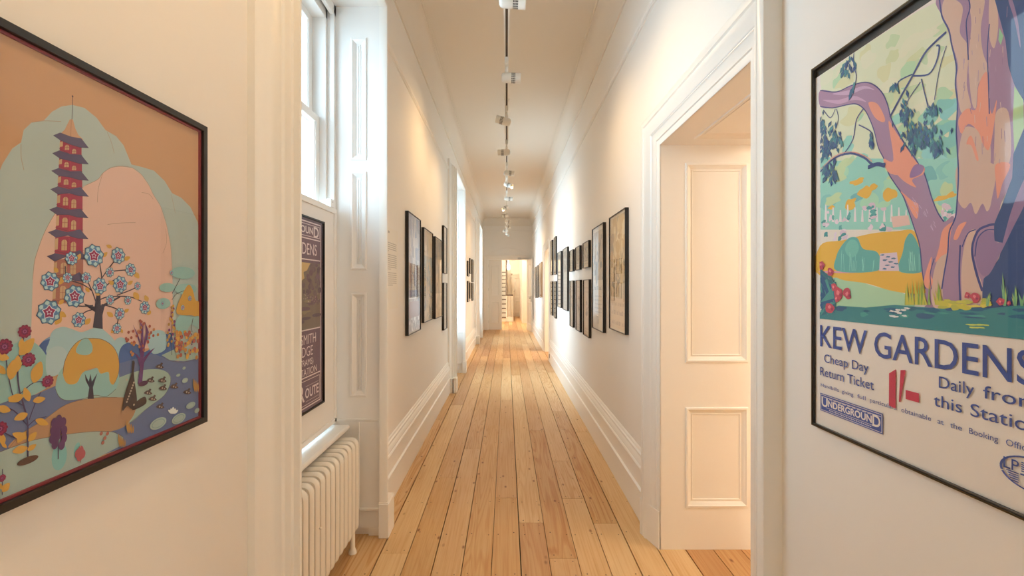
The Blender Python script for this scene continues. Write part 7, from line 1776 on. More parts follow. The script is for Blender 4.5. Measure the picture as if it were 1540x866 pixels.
('p','#3B5476',0,[79.8,707.6,70.5,701.7,70.5,688.9,80.8,696.8]),
('p','#3B5476',0,[53.2,682.7,40.4,678.3,36.2,665.7,50.8,672]),
('p','#3B5476',0,[59.2,701.3,57.6,693.3,64.9,682.7,66,692.5]),
('p','#37507A',0,[58.2,713.1,45.3,707.1,43.1,692.1,57.5,700.4]),
('p','#37507A',0,[78.7,693.6,78.5,683.9,88.5,672.1,87.7,684]),
('p','#3F5F7C',0,[38.6,703.6,37.3,692.6,48.2,678.7,48.6,692]),
('p','#37507A',0,[47.6,707,46.7,695.8,58,681.8,57.9,695.4]),
('p','#3F5F7C',0,[75.5,681.1,78.2,669.5,92.1,657.4,87.8,671.2]),
('p','#37507A',0,[71.1,667.4,65.1,660.6,68,649.1,74.3,657.8]),
('p','#44707F',0,[45.4,684.3,35.4,679,34.3,666.9,45.4,674.1]),
('p','#44707F',0,[65.3,707.2,64.1,697.5,73.6,685,73.9,696.9]),
('p','#3F5F7C',0,[59.3,693.8,60.6,685.7,70,676.8,67.7,686.5]),
('p','#44707F',0,[45.9,704.6,34.3,699.5,32,686.7,45,693.7]),
('p','#3F5F7C',0,[47.4,695.5,48.1,686.6,58,676.5,56.2,687.2]),
('p','#44707F',0,[75.7,679.3,61.9,674.2,57.6,660.2,73.3,667.3]),
('p','#37507A',0,[83.9,724.2,75,715.5,78.4,699.4,87.7,710.7]),
('p','#3B5476',0,[75.7,677.6,74.5,666.3,85.4,652.3,85.7,666.1]),
('p','#3F5F7C',0,[77.9,690.2,71.1,686.4,70.4,677.8,78,682.9]),
('p','#3B5476',0,[77.7,688.9,75.2,678.4,84.5,664.6,86.2,677.4]),
('p','#44707F',0,[82,681.3,84.9,669.9,98.5,658.3,94.1,671.7]),
('p','#4A7F86',0,[36.3,714.4,35.8,707.2,43.1,698.2,43,706.9]),
('p','#37507A',0,[48,705.9,48.5,694.3,61.1,680.8,59.3,694.7]),
('p','#3F5F7C',0,[76.4,695.1,77.2,682,91.4,666.9,89.1,682.7]),
('p','#44707F',0,[47.4,706.1,45.1,693.4,57.1,676.9,58.4,692.4]),
('p','#3B5476',0,[50.9,699.5,45.2,691.4,50.1,678.3,55.8,688.6]),
('p','#3F5F7C',0,[147.8,874.9,144.2,870.3,146.8,861.4,150.5,867.4]),
('p','#3F5F7C',0,[141.9,872.1,131.9,866.6,132.1,851.8,143.1,859.5]),
('p','#44707F',0,[150.6,884.9,141.8,879.7,142.5,866.1,152,873.3]),
('p','#4A7F86',0,[152.7,890.3,148.8,886.4,150.8,878,154.8,883.3]),
('p','#3F5F7C',0,[145.5,879.3,136.5,877.5,133.6,868.4,143.8,871.4]),
('p','#4A7F86',0,[150.1,892.8,146.1,886.7,150.1,875.5,154,883.3]),
('p','#44707F',0,[357.8,672.3,358.5,663.9,365.8,654.5,364.2,664.6]),
('p','#37507A',0,[370.5,662.5,366.2,655.2,369,643.4,373.4,652.6]),
('p','#3B5476',0,[362.3,674,363.1,665.7,370.2,656.7,368.6,666.6]),
('p','#3B5476',0,[375,677.8,369.8,674,369.2,665.6,374.9,670.6]),
('p','#44707F',0,[383,672.7,379.3,667.6,380.7,658.7,384.7,665.2]),
('p','#4A7F86',0,[378,654,371.2,650.7,369,641.7,376.7,646.3]),
('p','#4A7F86',0,[360.4,686.4,360.7,677.4,368.1,666.8,367.1,677.8]),
('p','#4A7F86',0,[373.1,677.2,372.3,669.4,377.9,659.5,378.2,669.1]),
('p','#44707F',0,[365.5,676.1,360.4,671.1,360.9,661.3,366.5,667.8]),
('p','#37507A',0,[371.1,665.6,372,656,380.3,645.6,378.4,657]),
('p','#37507A',0,[371.9,657.1,365.6,651.5,365.6,640.2,372.5,647.6]),
('p','#44707F',0,[369.1,673.9,364,668,365.3,657.1,370.7,664.8]),
('p','#4A7F86',0,[361.2,678.8,355.8,675.2,354.9,666.7,361,671.6]),
('p','#3F5F7C',0,[363.9,673.5,357.3,667.5,357.6,655.3,364.8,663.3]),
('p','#44707F',0,[369.2,677.2,362.4,672.3,361.4,661.3,369.1,667.8]),
('p','#4A7F86',0,[376.4,680.7,377.5,672.4,384.7,663.5,382.8,673.4]),
('p','#3F5F7C',0,[368.4,662.3,362.6,656.5,363.1,645.3,369.4,652.9]),
('p','#4A7F86',0,[372.4,677,369.9,671.2,372.7,662.4,375.2,669.7]),
('p','#3F5F7C',0,[365,676,365.8,667.3,373.2,657.7,371.6,668.1]),
('p','#3B5476',0,[379.1,662.1,378.7,653.7,385,643.6,384.8,653.8]),
('p','#3B5476',0,[365.3,678,366.6,669.9,373.9,661.3,371.8,671]),
('p','#3B5476',0,[378.2,668.6,376.3,664.4,378.3,658.1,380.1,663.3]),
('p','#4A7F86',0,[364,663.2,361.8,658,364.4,650.3,366.5,656.8]),
('p','#3B5476',0,[375,665.4,369.8,659.3,371,648.2,376.5,656.1]),
('l','#3B4A78',9,1,[194.5,669,221.4,669.5,244.3,659.9]),
('p','#3F7C80',0,[24,314.7,97,335.9,187.3,334.9,270.2,344.6,383.9,341.5,465.2,345.3,529.2,354.7,605.3,357.7,605.3,297,529.2,297,458.4,297,367.5,297,323.5,297,254.6,297,187.3,297,110.8,297.1,24,297]),
('p','#2F5F74',1,[567.5,341.1,558.6,342,551.3,342.6,539.7,343.1,529.2,342.3,530.6,341.1,533.1,340.1,539.8,339.1,552.1,339.3,560.3,340.1]),
('p','#2F5F74',1,[600.5,340,600.6,341.3,597.3,342.4,593.2,341.6,588.5,341.5,588,340,588.1,338.4,592.3,337.5,596.8,338.1,601,338.6]),
('p','#3A5878',1,[368.3,325.8,363.5,328.2,354.9,330.7,340,330,327.3,328.6,325.8,325.8,325.3,322.6,339.7,321.3,355.9,320.2,363.7,323.3]),
('p','#2F5F74',1,[372.9,334.3,373.4,335.5,366.9,336.1,359.6,336.3,353.7,335.5,354.8,334.3,356.2,333.4,360.7,332.9,367.4,332.2,372.8,333.1]),
('p','#2F5F74',1,[357.2,339.2,363.5,340.4,348.2,341,333.1,340.6,318.6,340.3,315.2,339.2,318,338.1,330.6,337.3,346.2,337.8,358.9,338.2]),
('p','#2F5F74',1,[325.1,337.8,325.5,340.6,319.7,342,313.2,342.1,310.2,339.8,307.5,337.8,307.3,334.9,313,333.1,319,334.5,322.8,335.8]),
('p','#2F5F74',1,[204.5,326.8,197.5,327.9,194.3,329.5,185.6,329.5,181.9,328,177.4,326.8,181.7,325.6,185.1,323.8,194.3,324.2,197.3,325.8]),
('p','#2F5F74',1,[294.4,328.2,293,330.8,278.2,330.7,268.9,331.1,255.5,330.7,252.4,328.2,259.1,326.2,266.5,324,280.2,324.6,285.4,326.7]),
('p','#35607A',1,[532.9,345.6,535.3,347.7,528.3,348.7,521.2,348.3,513.6,347.8,511,345.6,515.6,343.9,520.6,342.4,527.2,343.4,535,343.6]),
('p','#4C9088',1,[557.4,352.1,554.3,352.8,550.2,353.2,545.1,353.5,542.2,352.8,541.1,352.1,541.8,351.5,546.2,351.2,551.5,350.5,553.2,351.6]),
('p','#2F5F74',1,[433.6,346,430.9,348.3,427.6,351.3,420.4,349.8,416.5,348.1,409.9,346,414,343.2,419.5,341,426,342.8,433.7,343]),
('p','#3A5878',1,[269.1,328.5,269.2,330.1,262.7,330.7,256.1,331.1,253,329.7,253,328.5,252.4,327.3,256.9,326.5,262.6,326.4,269.2,326.9]),
('p','#4C9088',1,[196.5,318,190.6,320.5,187,323.7,179.1,323.2,171.7,321.7,170.9,318,172,314.4,178.4,311.8,185.8,313.9,189.9,315.7]),
('p','#35607A',1,[534.4,334.5,535.5,337.1,527.3,338.6,518.1,337.9,511.2,336.6,504.5,334.5,508.7,332,519,331.9,527.2,330.5,533.6,332.4]),
('p','#3A5878',1,[533.3,346.7,533.3,347.9,528.1,348.2,523.2,348.6,518.8,347.9,519.8,346.7,520.5,345.8,522.6,344.3,528.7,344.7,531.4,345.8]),
('p','#35607A',1,[377,338.7,371.6,340.5,365.6,343,352.3,341.8,341.8,340.8,337.3,338.7,344.6,336.9,350.6,334.6,364.3,335.1,379.9,335.8]),
('p','#3A5878',1,[403.1,340.8,403.7,342.9,400.3,345,395.1,343.7,390.4,343,390.7,340.8,391.7,339,395,337.7,399.3,337.9,404.5,338.4]),
('p','#4C9088',1,[367.4,331,363.3,331.9,356.9,332.3,349.2,332.9,342.9,332,345,331,344.1,330,350.6,329.7,358.1,329.1,366.2,329.7]),
('p','#3A5878',1,[124.1,328.8,124.6,332.9,107.4,334,93.3,333.5,84,331.4,81.8,328.8,85.4,326.3,91.3,322.6,109.8,321.8,116,326.1]),
('p','#3A5878',1,[361.3,321.7,354.5,323.5,349.4,324.9,340.4,326.1,329.8,324.8,326.6,321.7,332.5,319.1,341.8,318.6,349.3,318.6,355.2,319.8]),
('p','#35607A',1,[462.9,341.7,462.6,343,456.5,344,447.9,344.2,444.8,342.7,438.2,341.7,442.4,340.3,449,339.8,455.3,340.1,461,340.5]),
('p','#4C9088',1,[559.5,338.3,559.3,339.3,553.5,339.7,547,340.1,543.3,339.1,539.4,338.3,542.4,337.3,546.9,336.4,554.6,336.3,559.5,337.2]),
('p','#35607A',1,[469.6,344.2,472.8,346.4,458.3,347,446.8,346.7,431.4,346.5,433.3,344.2,440.9,342.9,445,340.8,459.5,340.8,464.9,342.8]),
('p','#35607A',1,[278.9,335,277.3,336.8,268.9,337.6,258.6,338.3,252.6,336.6,239.9,335,244.2,332.3,257.6,331.1,271.8,330.7,284,332.4]),
('p','#3A5878',1,[559,349.8,555.4,350.5,550.3,351.1,541.2,351.4,535.2,350.6,532.3,349.8,532.8,348.7,540.9,348,552.2,347.8,557.6,348.9]),
('p','#2F5F74',1,[278.2,329,269.8,330.3,264.8,331.6,257,330.8,249.6,330.4,246.4,329,251.6,327.8,256.3,326.7,265.7,325.8,274.7,327]),
('p','#4C9088',1,[466.2,331.9,461.4,333.4,454.9,334.1,447.4,334.3,436.2,334.1,435.2,331.9,439.1,330.1,445.2,328,455.5,329.3,466,329.7]),
('p','#3A5878',1,[468.4,328.3,461.3,329.3,446.8,329.4,436.3,329.5,427.3,329,421.6,328.3,428.1,327.6,434.7,326.8,448.5,326.9,459.5,327.4]),
('p','#35607A',1,[458.6,335.1,448.5,336.1,443.6,337.4,434.5,336.8,421.6,336.8,418.7,335.1,421.1,333.4,432.1,332.4,443.9,332.7,451.2,333.8]),
('p','#3A5878',1,[555.2,336.8,556.2,338,550.4,339.3,542.1,338.2,535.3,337.9,531.1,336.8,533.9,335.6,540.6,334.7,548.9,335,555.6,335.6]),
('p','#4C9088',1,[399.3,333.1,392.4,333.9,388.9,334.8,383.2,334.4,377.9,334,376.7,333.1,378.9,332.2,381.6,330.9,389.1,331.2,394.6,331.9]),
('p','#35607A',1,[584.4,350.1,578.8,351,572.8,351.5,565.4,351.8,556.7,351.4,556.1,350.1,556.4,348.9,564.7,348.1,574.4,348.2,581.1,349]),
('p','#4C9088',1,[306,321.5,307.4,324.3,297.1,324.1,289.4,325.8,285.1,323.4,284.6,321.5,285.2,319.5,290.4,317.9,298.5,317.6,305.5,319]),
('p','#3A5878',1,[498.8,337.9,501,339.4,496.3,340.2,491.8,339.6,489.5,338.8,487.3,337.9,487.1,336.6,492,336.4,496.5,335.5,500.2,336.6]),
('p','#7F9A4C',0,[311.6,346.2,316.7,346.4,315.3,386.1]),
('p','#B7B04C',0,[310,346.2,315.2,346.4,307.9,387.6]),
('p','#7F9A4C',0,[302.8,345.9,308.1,346.1,303.3,395.9]),
('p','#B7B04C',0,[324.4,346.7,329.4,346.9,323,397.4]),
('p','#7F9A4C',0,[354.2,347.9,358.9,348.1,354,372.8]),
('p','#B7B04C',0,[326.1,346.8,331.2,347,326.5,382.3]),
('p','#7F9A4C',0,[337.5,347.2,342.4,347.4,333.9,392]),
('p','#B7B04C',0,[333.1,347.1,338,347.3,333.6,402.5]),
('p','#7F9A4C',0,[339,347.3,343.8,347.5,340,394.9]),
('p','#B7B04C',0,[308.2,346.1,313.4,346.3,308,392.3]),
('p','#7F9A4C',0,[296.9,345.7,302.2,345.9,298.6,378.6]),
('p','#B7B04C',0,[325.3,346.8,330.3,347,323.8,395.7]),
('p','#7F9A4C',0,[342.5,347.4,347.4,347.6,340.3,402.9]),
('p','#B7B04C',0,[322.2,346.6,327.2,346.8,321.2,405]),
('p','#7F9A4C',0,[314.4,346.3,319.5,346.5,315.5,403.9]),
('p','#B7B04C',0,[298.4,345.7,303.7,345.9,300.5,393.5]),
('p','#7F9A4C',0,[328.4,346.9,333.3,347.1,330.5,400.3]),
('p','#B7B04C',0,[302.6,345.9,307.9,346.1,300.5,392.2]),
('p','#7F9A4C',0,[338.4,347.3,343.3,347.5,342.7,398.2]),
('p','#B7B04C',0,[346.4,347.6,351.2,347.8,338.9,385.6]),
('p','#7F9A4C',0,[351.6,347.8,356.4,348,355.7,396.5]),
('p','#B7B04C',0,[315,346.4,320.2,346.6,317,389.2]),
('p','#7F9A4C',0,[336.4,347.2,341.3,347.4,336.5,400.4]),
('p','#B7B04C',0,[339.4,347.3,344.2,347.5,343.8,387.8]),
('p','#7F9A4C',0,[375.7,348.7,380.2,348.9,376,389.9]),
('p','#B7B04C',0,[369.4,348.5,374,348.7,373.5,382]),
('p','#7F9A4C',0,[375.8,348.7,380.3,348.9,368.4,377.8]),
('p','#B7B04C',0,[381.7,349,386.2,349.2,377.4,381.4]),
('p','#7F9A4C',0,[380.1,348.9,384.6,349.1,375.3,393.4]),
('p','#B7B04C',0,[376.7,348.8,381.2,349,380,387.2]),
('p','#7F9A4C',0,[373.4,348.7,377.9,348.8,368.7,383.5]),
('p','#B7B04C',0,[368.7,348.5,373.3,348.6,362.2,376.4]),
('p','#7F9A4C',0,[373.2,348.6,377.7,348.8,374.8,402.3]),
('p','#B7B04C',0,[373.7,348.7,378.3,348.8,368.9,381.2]),
('p','#C8B858',1,[441.1,355.4,439.6,357.4,436.3,359.8,428.7,360.1,423.4,358,423.1,355.4,426.6,353.7,428.7,350.7,435.1,352.5,439.5,353.5]),
('p','#B7B04C',1,[402.8,346.5,400.2,348.7,395.9,349.3,391.6,350.2,388.9,348.4,386.3,346.5,386.1,343.6,391.7,342.8,395.8,343.9,399,344.7]),
('p','#B7B04C',1,[441.6,346.9,439.7,350.3,433.4,350.5,427.8,352.6,422.5,350.3,420.4,346.9,423,343.7,427.6,340.9,434.5,341.3,440.2,343.3]),
('p','#B7B04C',1,[428.1,349.5,427.3,350.8,424.9,353,418.6,351.8,415.3,350.8,413.8,349.5,413.2,347.8,418.3,347,424.5,346.5,428.1,348]),
('p','#C8B858',1,[461.7,349.4,455.9,350.7,450.9,352.1,443,351.5,436.9,350.7,430.8,349.4,437.2,348.1,441.6,346.5,449.6,347.5,455.8,348]),
('p','#A8A850',1,[446.9,357,439.7,358.7,436.1,360.4,429.2,360.7,424.1,359.1,417.1,357,421.6,354.3,428.4,352.4,437.3,352.3,442,354.7]),
('p','#A8A850',1,[478.3,352.7,477.6,354.6,471.4,354.8,466.3,355.4,462.3,354.3,460.4,352.7,463.8,351.5,466.4,350.2,471.6,350.4,475.1,351.4]),
('p','#A8A850',1,[474.2,359.8,475.8,362.5,469.9,363.4,463.7,364.4,459.4,362.2,460.3,359.8,457.4,356.8,464.1,355.8,470.8,355,477.2,356.7]),
('p','#A8A850',1,[395.4,350.1,396.9,353.8,392.4,356.1,387.2,355.6,384.4,352.8,382.9,350.1,382.2,346.3,387.2,344.8,391.8,345.5,396,346.9]),
('p','#B7B04C',1,[405.5,354.2,400.7,356.3,394.1,357.6,386.4,357.4,378,356.7,372.5,354.2,381.6,352.4,384.8,349.5,394.9,350,405.8,351]),
('p','#C8B858',1,[408.5,348.3,407.6,350.7,402.4,352.5,395.6,352,390,350.7,389.2,348.3,389.4,345.8,395.6,344.7,401,345.6,407.2,346]),
('p','#B7B04C',1,[402.7,357.3,400.3,359.3,396.7,360.6,392.4,360.2,386.9,359.9,387.9,357.3,389,355.4,391.8,353.5,397.5,352.8,399.1,355.7]),
('p','#B7B04C',1,[476.1,353.8,475.4,356.4,469.3,357,463.8,357.9,460.7,355.7,457.7,353.8,457.4,350.7,464.1,350,469.6,350.2,476.4,350.7]),
('p','#A8A850',1,[415,354.8,412.6,356.5,408.3,357.9,402,357.8,398.7,356.3,391.7,354.8,396.8,353,402,352,408.7,351.4,414.6,352.7]),
('p','#A8A850',1,[401.8,344.8,395.3,346.3,391.5,347.7,385.2,347.6,377.3,347.1,374,344.8,376.2,342.2,384.6,341.4,391,342.4,395.9,343.2]),
('p','#C8B858',1,[431.6,349.2,427.8,350.5,424.9,352.2,418.8,351.2,412.4,350.9,411.8,349.2,411.4,347.4,417.6,346.4,424.3,346.8,430,347.6]),
('p','#B7B04C',1,[395.9,351.3,397.7,354.1,388.5,354.7,379.7,356.2,371,354.4,371.2,351.3,373,348.7,380.4,347.1,389.5,347,398.3,348.3]),
('p','#B7B04C',1,[424.6,348.7,422,350.4,418.4,352.8,410.4,351.7,403.4,350.9,402.8,348.7,406.4,347.2,408.6,344.2,416.7,346.2,423.2,346.8]),
('p','#B7B04C',1,[434.2,346.2,434.4,348.6,427.6,350.6,418.3,349.7,408.1,349.1,407.1,346.2,410.2,343.8,418.7,343.1,427.3,342,434.5,343.8]),
('p','#B7B04C',1,[430.5,356.3,430.9,358.2,425.6,359.3,419.4,359,413.3,358.3,412.2,356.3,413.9,354.5,418.7,352.9,425.1,353.7,431.9,354.2]),
('p','#A8A850',1,[419.3,344.4,414.6,346.7,412,349.8,405.2,350.2,401.5,347.2,401.8,344.4,403.3,342.3,405.7,339.4,411.5,339.8,416.7,341.3]),
('p','#C8B858',1,[470.2,350.3,470,352,467.2,353.7,462.9,353,457.8,352.6,458.4,350.3,459.4,348.5,462.2,346.6,466.6,347.8,468.6,349]),
('p','#A8B45C',0,[496.9,351.5,501.2,351.7,501,376.8]),
('p','#6FA078',0,[496.9,351.5,501.2,351.7,504.1,381.8]),
('p','#A8B45C',0,[496.9,351.5,501.2,351.7,501.3,386.8]),
('p','#6FA078',0,[496.9,351.5,501.2,351.7,493.3,391.9]),
('p','#A8B45C',0,[496.9,351.5,501.2,351.7,497.2,396.9]),
('p','#6FA078',0,[496.9,351.5,501.2,351.7,497.1,402]),
('p','#A8B45C',0,[496.9,351.5,501.2,351.7,495,407.1]),
('p','#6FA078',0,[496.9,351.5,501.2,351.7,495.6,412.1]),
('p','#A8B45C',0,[467.8,350.3,472.5,350.5,470.4,361.4]),
('p','#6FA078',0,[467.8,350.3,472.5,350.5,468.5,363.5]),
('p','#A8B45C',0,[467.8,350.3,472.5,350.5,467.1,365.7]),
('p','#6FA078',0,[467.8,350.3,472.5,350.5,469,367.9]),
('p','#A8B45C',0,[467.8,350.3,472.5,350.5,476.1,370.3]),
('p','#6FA078',0,[467.8,350.3,472.5,350.5,471.5,372.4]),
('p','#A8B45C',0,[467.8,350.3,472.5,350.5,473.5,374.6]),
('p','#6FA078',0,[467.8,350.3,472.5,350.5,475.9,376.8]),
('p','#A8B45C',0,[513.7,352.2,517.8,352.4,510.1,367.7]),
('p','#6FA078',0,[513.7,352.2,517.8,352.4,520.2,371]),
('p','#A8B45C',0,[513.7,352.2,517.8,352.4,510.9,374]),
('p','#6FA078',0,[513.7,352.2,517.8,352.4,512.1,377.2]),
('p','#A8B45C',0,[513.7,352.2,517.8,352.4,518.6,380.3]),
('p','#6FA078',0,[513.7,352.2,517.8,352.4,518.7,383.4]),
('p','#A8B45C',0,[513.7,352.2,517.8,352.4,517.1,386.5]),
('p','#6FA078',0,[513.7,352.2,517.8,352.4,515.5,389.7]),
('p','#A8B45C',0,[524,352.6,528,352.8,528.6,364.3]),
('p','#6FA078',0,[524,352.6,528,352.8,525.2,366.5]),
('p','#A8B45C',0,[524,352.6,528,352.8,522.5,368.8]),
('p','#6FA078',0,[524,352.6,528,352.8,522.8,371.1]),
('p','#A8B45C',0,[524,352.6,528,352.8,521.5,373.4]),
('p','#6FA078',0,[524,352.6,528,352.8,520.6,375.7]),
('p','#A8B45C',0,[524,352.6,528,352.8,531.2,378.1]),
('p','#6FA078',0,[524,352.6,528,352.8,531.2,380.4]),
('p','#A8B45C',0,[542.4,353.4,546.3,353.5,542.7,369.7]),
('p','#6FA078',0,[542.4,353.4,546.3,353.5,543.4,373]),
('p','#A8B45C',0,[542.4,353.4,546.3,353.5,541.9,376.2]),
('p','#6FA078',0,[542.4,353.4,546.3,353.5,547.5,379.5]),
('p','#A8B45C',0,[542.4,353.4,546.3,353.5,544.3,382.7]),
('p','#6FA078',0,[542.4,353.4,546.3,353.5,540.7,386]),
('p','#A8B45C',0,[542.4,353.4,546.3,353.5,548.6,389.2]),
('p','#6FA078',0,[542.4,353.4,546.3,353.5,549.1,392.4]),
('p','#A8B45C',0,[558.7,354.1,562.4,354.2,555.8,365]),
('p','#6FA078',0,[558.7,354.1,562.4,354.2,560.2,367.3]),
('p','#A8B45C',0,[558.7,354.1,562.4,354.2,557.6,369.5]),
('p','#6FA078',0,[558.7,354.1,562.4,354.2,562,371.8]),
('p','#A8B45C',0,[558.7,354.1,562.4,354.2,559.1,373.9]),
('p','#6FA078',0,[558.7,354.1,562.4,354.2,558.4,376.1]),
('p','#A8B45C',0,[558.7,354.1,562.4,354.2,558.5,378.4]),
('p','#6FA078',0,[558.7,354.1,562.4,354.2,561.7,380.6]),
('p','#4C8A84',0,[26.1,345.4,75.9,400.5,39.9,366.5]),
('p','#35587A',0,[26.1,309.9,67.2,353.2,75.1,333.2]),
('p','#3A6A74',0,[26.1,435.8,75.3,361.8,70.3,347.7]),
('p','#4C8A84',0,[26.1,413,29.4,417.7,68.3,370.8]),
('p','#35587A',0,[26.1,347.1,83.5,406.1,59.7,337.5]),
('p','#3A6A74',0,[26.1,346.5,89,383.5,69.8,387.2]),
('p','#35587A',0,[26.1,343.6,36.7,324.5,45.4,342.2]),
('p','#4C8A84',0,[26.1,382.6,73.1,384,29.9,378.4]),
('p','#35587A',0,[26.1,380,63.5,345.6,43.8,401.2]),
('p','#3A6A74',0,[26.1,439.2,34.5,373.2,66.8,397.6]),
('p','#35587A',0,[26.1,301.3,59.4,371.9,56.4,369.1]),
('p','#4C8A84',0,[26.1,364.1,35.7,310.3,59.7,328.6]),
('p','#4C8A84',0,[26.1,422.2,86.9,340.4,57.9,311.7]),
('p','#3A6A74',0,[26.1,398.6,36.1,326.4,72.7,327.6]),
('p','#35587A',0,[26.1,435.2,56.4,410.7,82,362.2]),
('p','#3A6A74',0,[26.1,410.2,27.8,352,75.2,346.3]),
('p','#4C8A84',0,[26.1,417.1,73.9,370.5,62.9,376.7]),
('p','#3A6A74',0,[26.1,430.6,58.7,378,67,318.7]),
('p','#3A6A74',0,[26.1,352.6,67.5,373.5,44.1,335.1]),
('p','#35587A',0,[26.1,337,54.4,307.6,63.5,359.9]),
('p','#35587A',0,[26.1,377.1,79,382.6,49.2,327.8]),
('p','#4C8A84',0,[26.1,305,35.5,337.1,83.9,330.6]),
('p','#4C8A84',0,[26.1,317.7,40.2,327.5,60.1,308.5]),
('p','#35587A',0,[26.1,402.1,83.8,373.3,32.7,379.7]),
('p','#3A6A74',0,[26.1,432.9,71,411.3,78.6,393.3]),
('p','#3A6A74',0,[26.1,315.8,85.3,370.4,77.8,368.3]),
('p','#4C8A84',0,[26.1,395.7,89,397.5,81.8,315.4]),
('p','#4C8A84',0,[26.1,404.6,30,372.5,76.2,367.8]),
('p','#4C8A84',0,[26.1,402.9,36,350.8,28.4,361.1]),
('p','#3A6A74',0,[26.1,444.6,27.8,377,43.6,355.7]),
('p','#3A6A74',0,[26.1,382.9,32.8,319.9,38.5,321.3]),
('p','#3A6A74',0,[26.1,331.5,64.4,347.6,61.9,320.7]),
('p','#3A6A74',0,[26.1,326.2,58,318.1,78.5,351.9]),
('p','#3A6A74',0,[26.1,359,81.4,341.1,50.7,397]),
('p','#3A6A74',0,[26.1,343.5,57.8,388.9,50,307.8]),
('p','#35587A',0,[26.1,362.1,43,397.8,83.4,315.5]),
('p','#3A6A74',0,[26.1,340.5,52.5,365.9,69,379.8]),
('p','#4C8A84',0,[26.1,378.6,28.7,418.1,72.7,309.4]),
('p','#3A6A74',0,[26.1,430.1,85,389.8,48.7,397.8]),
('p','#35587A',0,[26.1,411.8,40.7,345.5,60.6,338.1]),
('p','#35587A',0,[26.1,423.8,55.4,400.6,43.1,373]),
('p','#3A6A74',0,[26.1,303.8,86.9,358.1,86.9,324.4]),
('p','#3A6A74',0,[26.1,313.3,88.1,405.2,35.5,328.6]),
('p','#35587A',0,[26.1,411.2,81.4,314.1,83.2,384.7]),
('p','#35587A',0,[26.1,332.8,42.8,399.8,37.7,317.6]),
('p','#4C8A84',0,[26.1,395.8,83.1,340.5,53.9,405.9]),
('p','#35587A',0,[26.1,400,42.4,407.2,80.7,333.4]),
('p','#4C8A84',0,[26.1,315.7,87.2,342.7,69.1,344.6]),
('p','#35587A',0,[26.1,331.3,57.2,363.5,83.7,350.5]),
('p','#4C8A84',0,[26.1,341.9,80,354,77.2,386.3]),
('p','#B24A58',1,[45.2,443.8,39,449.8,34.3,454.5,28,452.4,24,452.6,24,443.8,24,436.3,27,432.2,34.8,431.4,39.7,437.4]),
('p','#CF7C80',1,[32.1,445,32,447.5,29.4,447.7,26.9,450,24.6,447.8,24,445,25.7,442.9,27.5,441.8,29.4,442.2,31.2,443]),
('p','#8E3C58',1,[40.2,440.1,40.6,442.2,39,444.3,36.6,443,34.7,442.2,34.4,440.1,34.4,437.8,36.4,436.4,38.7,436.6,41.2,437.5]),
('p','#B24A58',1,[79.6,425.3,74.3,430.7,69.6,433.4,63.8,435.1,56.5,433,57.1,425.3,55.8,417.2,63.3,414,70.5,414.6,76.7,418.3]),
('p','#CF7C80',1,[69.7,426.4,67.4,428.3,66.2,430.8,63.6,430.3,60.7,429.4,60.7,426.4,61.7,424.2,63.9,423.6,66,422.9,68.9,423.5]),
('p','#8E3C58',1,[76.8,421.8,75.6,423.4,74.7,425.8,72.3,425.2,70.6,423.9,69.2,421.8,71.4,420.3,72.2,418,74.3,419.1,75.7,420.1]),
('p','#B24A58',1,[90.4,383.6,88.1,389.9,82.6,393.6,76.2,393.1,69.6,390.6,71.5,383.6,72.2,378.4,76,373.4,81.8,376,88.2,377.2]),
('p','#CF7C80',1,[80.9,384.6,80.1,386.7,78.2,387.8,75.9,388.5,74.4,386.6,74.4,384.6,74.1,382.3,76.4,382.1,78.6,380.2,80.4,382.2]),
('p','#8E3C58',1,[87.3,380.6,87.3,382.2,86.2,384.3,84.3,383,82.8,382.2,81.4,380.6,82,378.4,84.1,377.7,86.2,376.9,88,378.4]),
('p','#B24A58',1,[109.3,368.7,108.7,377.1,101,380.8,91.8,384.6,82.5,379.2,80.9,368.7,83.8,359.1,91.2,350.6,102.6,351.4,109.6,359.5]),
('p','#CF7C80',1,[100.6,369.6,99.6,373,96.4,374.1,92.8,376.2,90,373.2,89.4,369.6,89.7,365.9,93,363.7,97,363.1,99.4,366.4]),
('p','#8E3C58',1,[109.3,364.1,110.6,367.5,107.1,367.8,104.7,367.8,102,366.8,100.8,364.1,100.9,360.4,104.6,360.1,107.3,359.7,109,361.8]),
('p','#B24A58',1,[137.8,366.2,137.9,373.2,133,380.9,123.2,381.7,114.7,376.1,110.9,366.2,119.4,359.7,124.7,355.2,132.5,353.1,140.2,357.5]),
('p','#CF7C80',1,[131,367.1,130.5,370.2,128,372.6,125,370.9,123.2,369.4,121,367.1,122.8,364.6,124.6,362.1,128,361.7,129.1,365.1]),
('p','#8E3C58',1,[139.1,362.3,139.4,365,136.5,365.1,134.1,366.8,132.8,364.3,131.4,362.3,131.7,359.4,134.6,359,137,358,139.8,359.2]),
('p','#B24A58',1,[82.5,330,74.3,336.8,68.2,340.4,61.4,340.4,51.5,339.6,47.4,330,49.8,319.1,59.9,314.9,69.6,315.2,77.7,320.6]),
('p','#CF7C80',1,[68.6,330.9,66.9,334,64.3,336.3,61.5,334.2,58.2,334.1,56.9,330.9,58.6,328,61.1,326.2,63.9,326.8,66.4,328.1]),
('p','#8E3C58',1,[76.6,326.1,75.7,328.1,74.2,329.9,71.9,329.3,69.7,328.4,69.7,326.1,69.5,323.5,71.6,321.8,74.2,322.4,77.1,323.1]),
('p','#B24A58',1,[100.8,353.6,99,360.1,92.3,360.5,87.5,361.1,82.8,358.8,82.8,353.6,84.5,349.6,86.8,343.8,92.5,345.9,98.3,347.5]),
('p','#CF7C80',1,[91.4,354.5,91,356.8,89.1,358.3,86.8,357.8,85.8,356,83.8,354.5,84.7,352.2,86.9,351.4,88.8,351.6,90.5,352.6]),
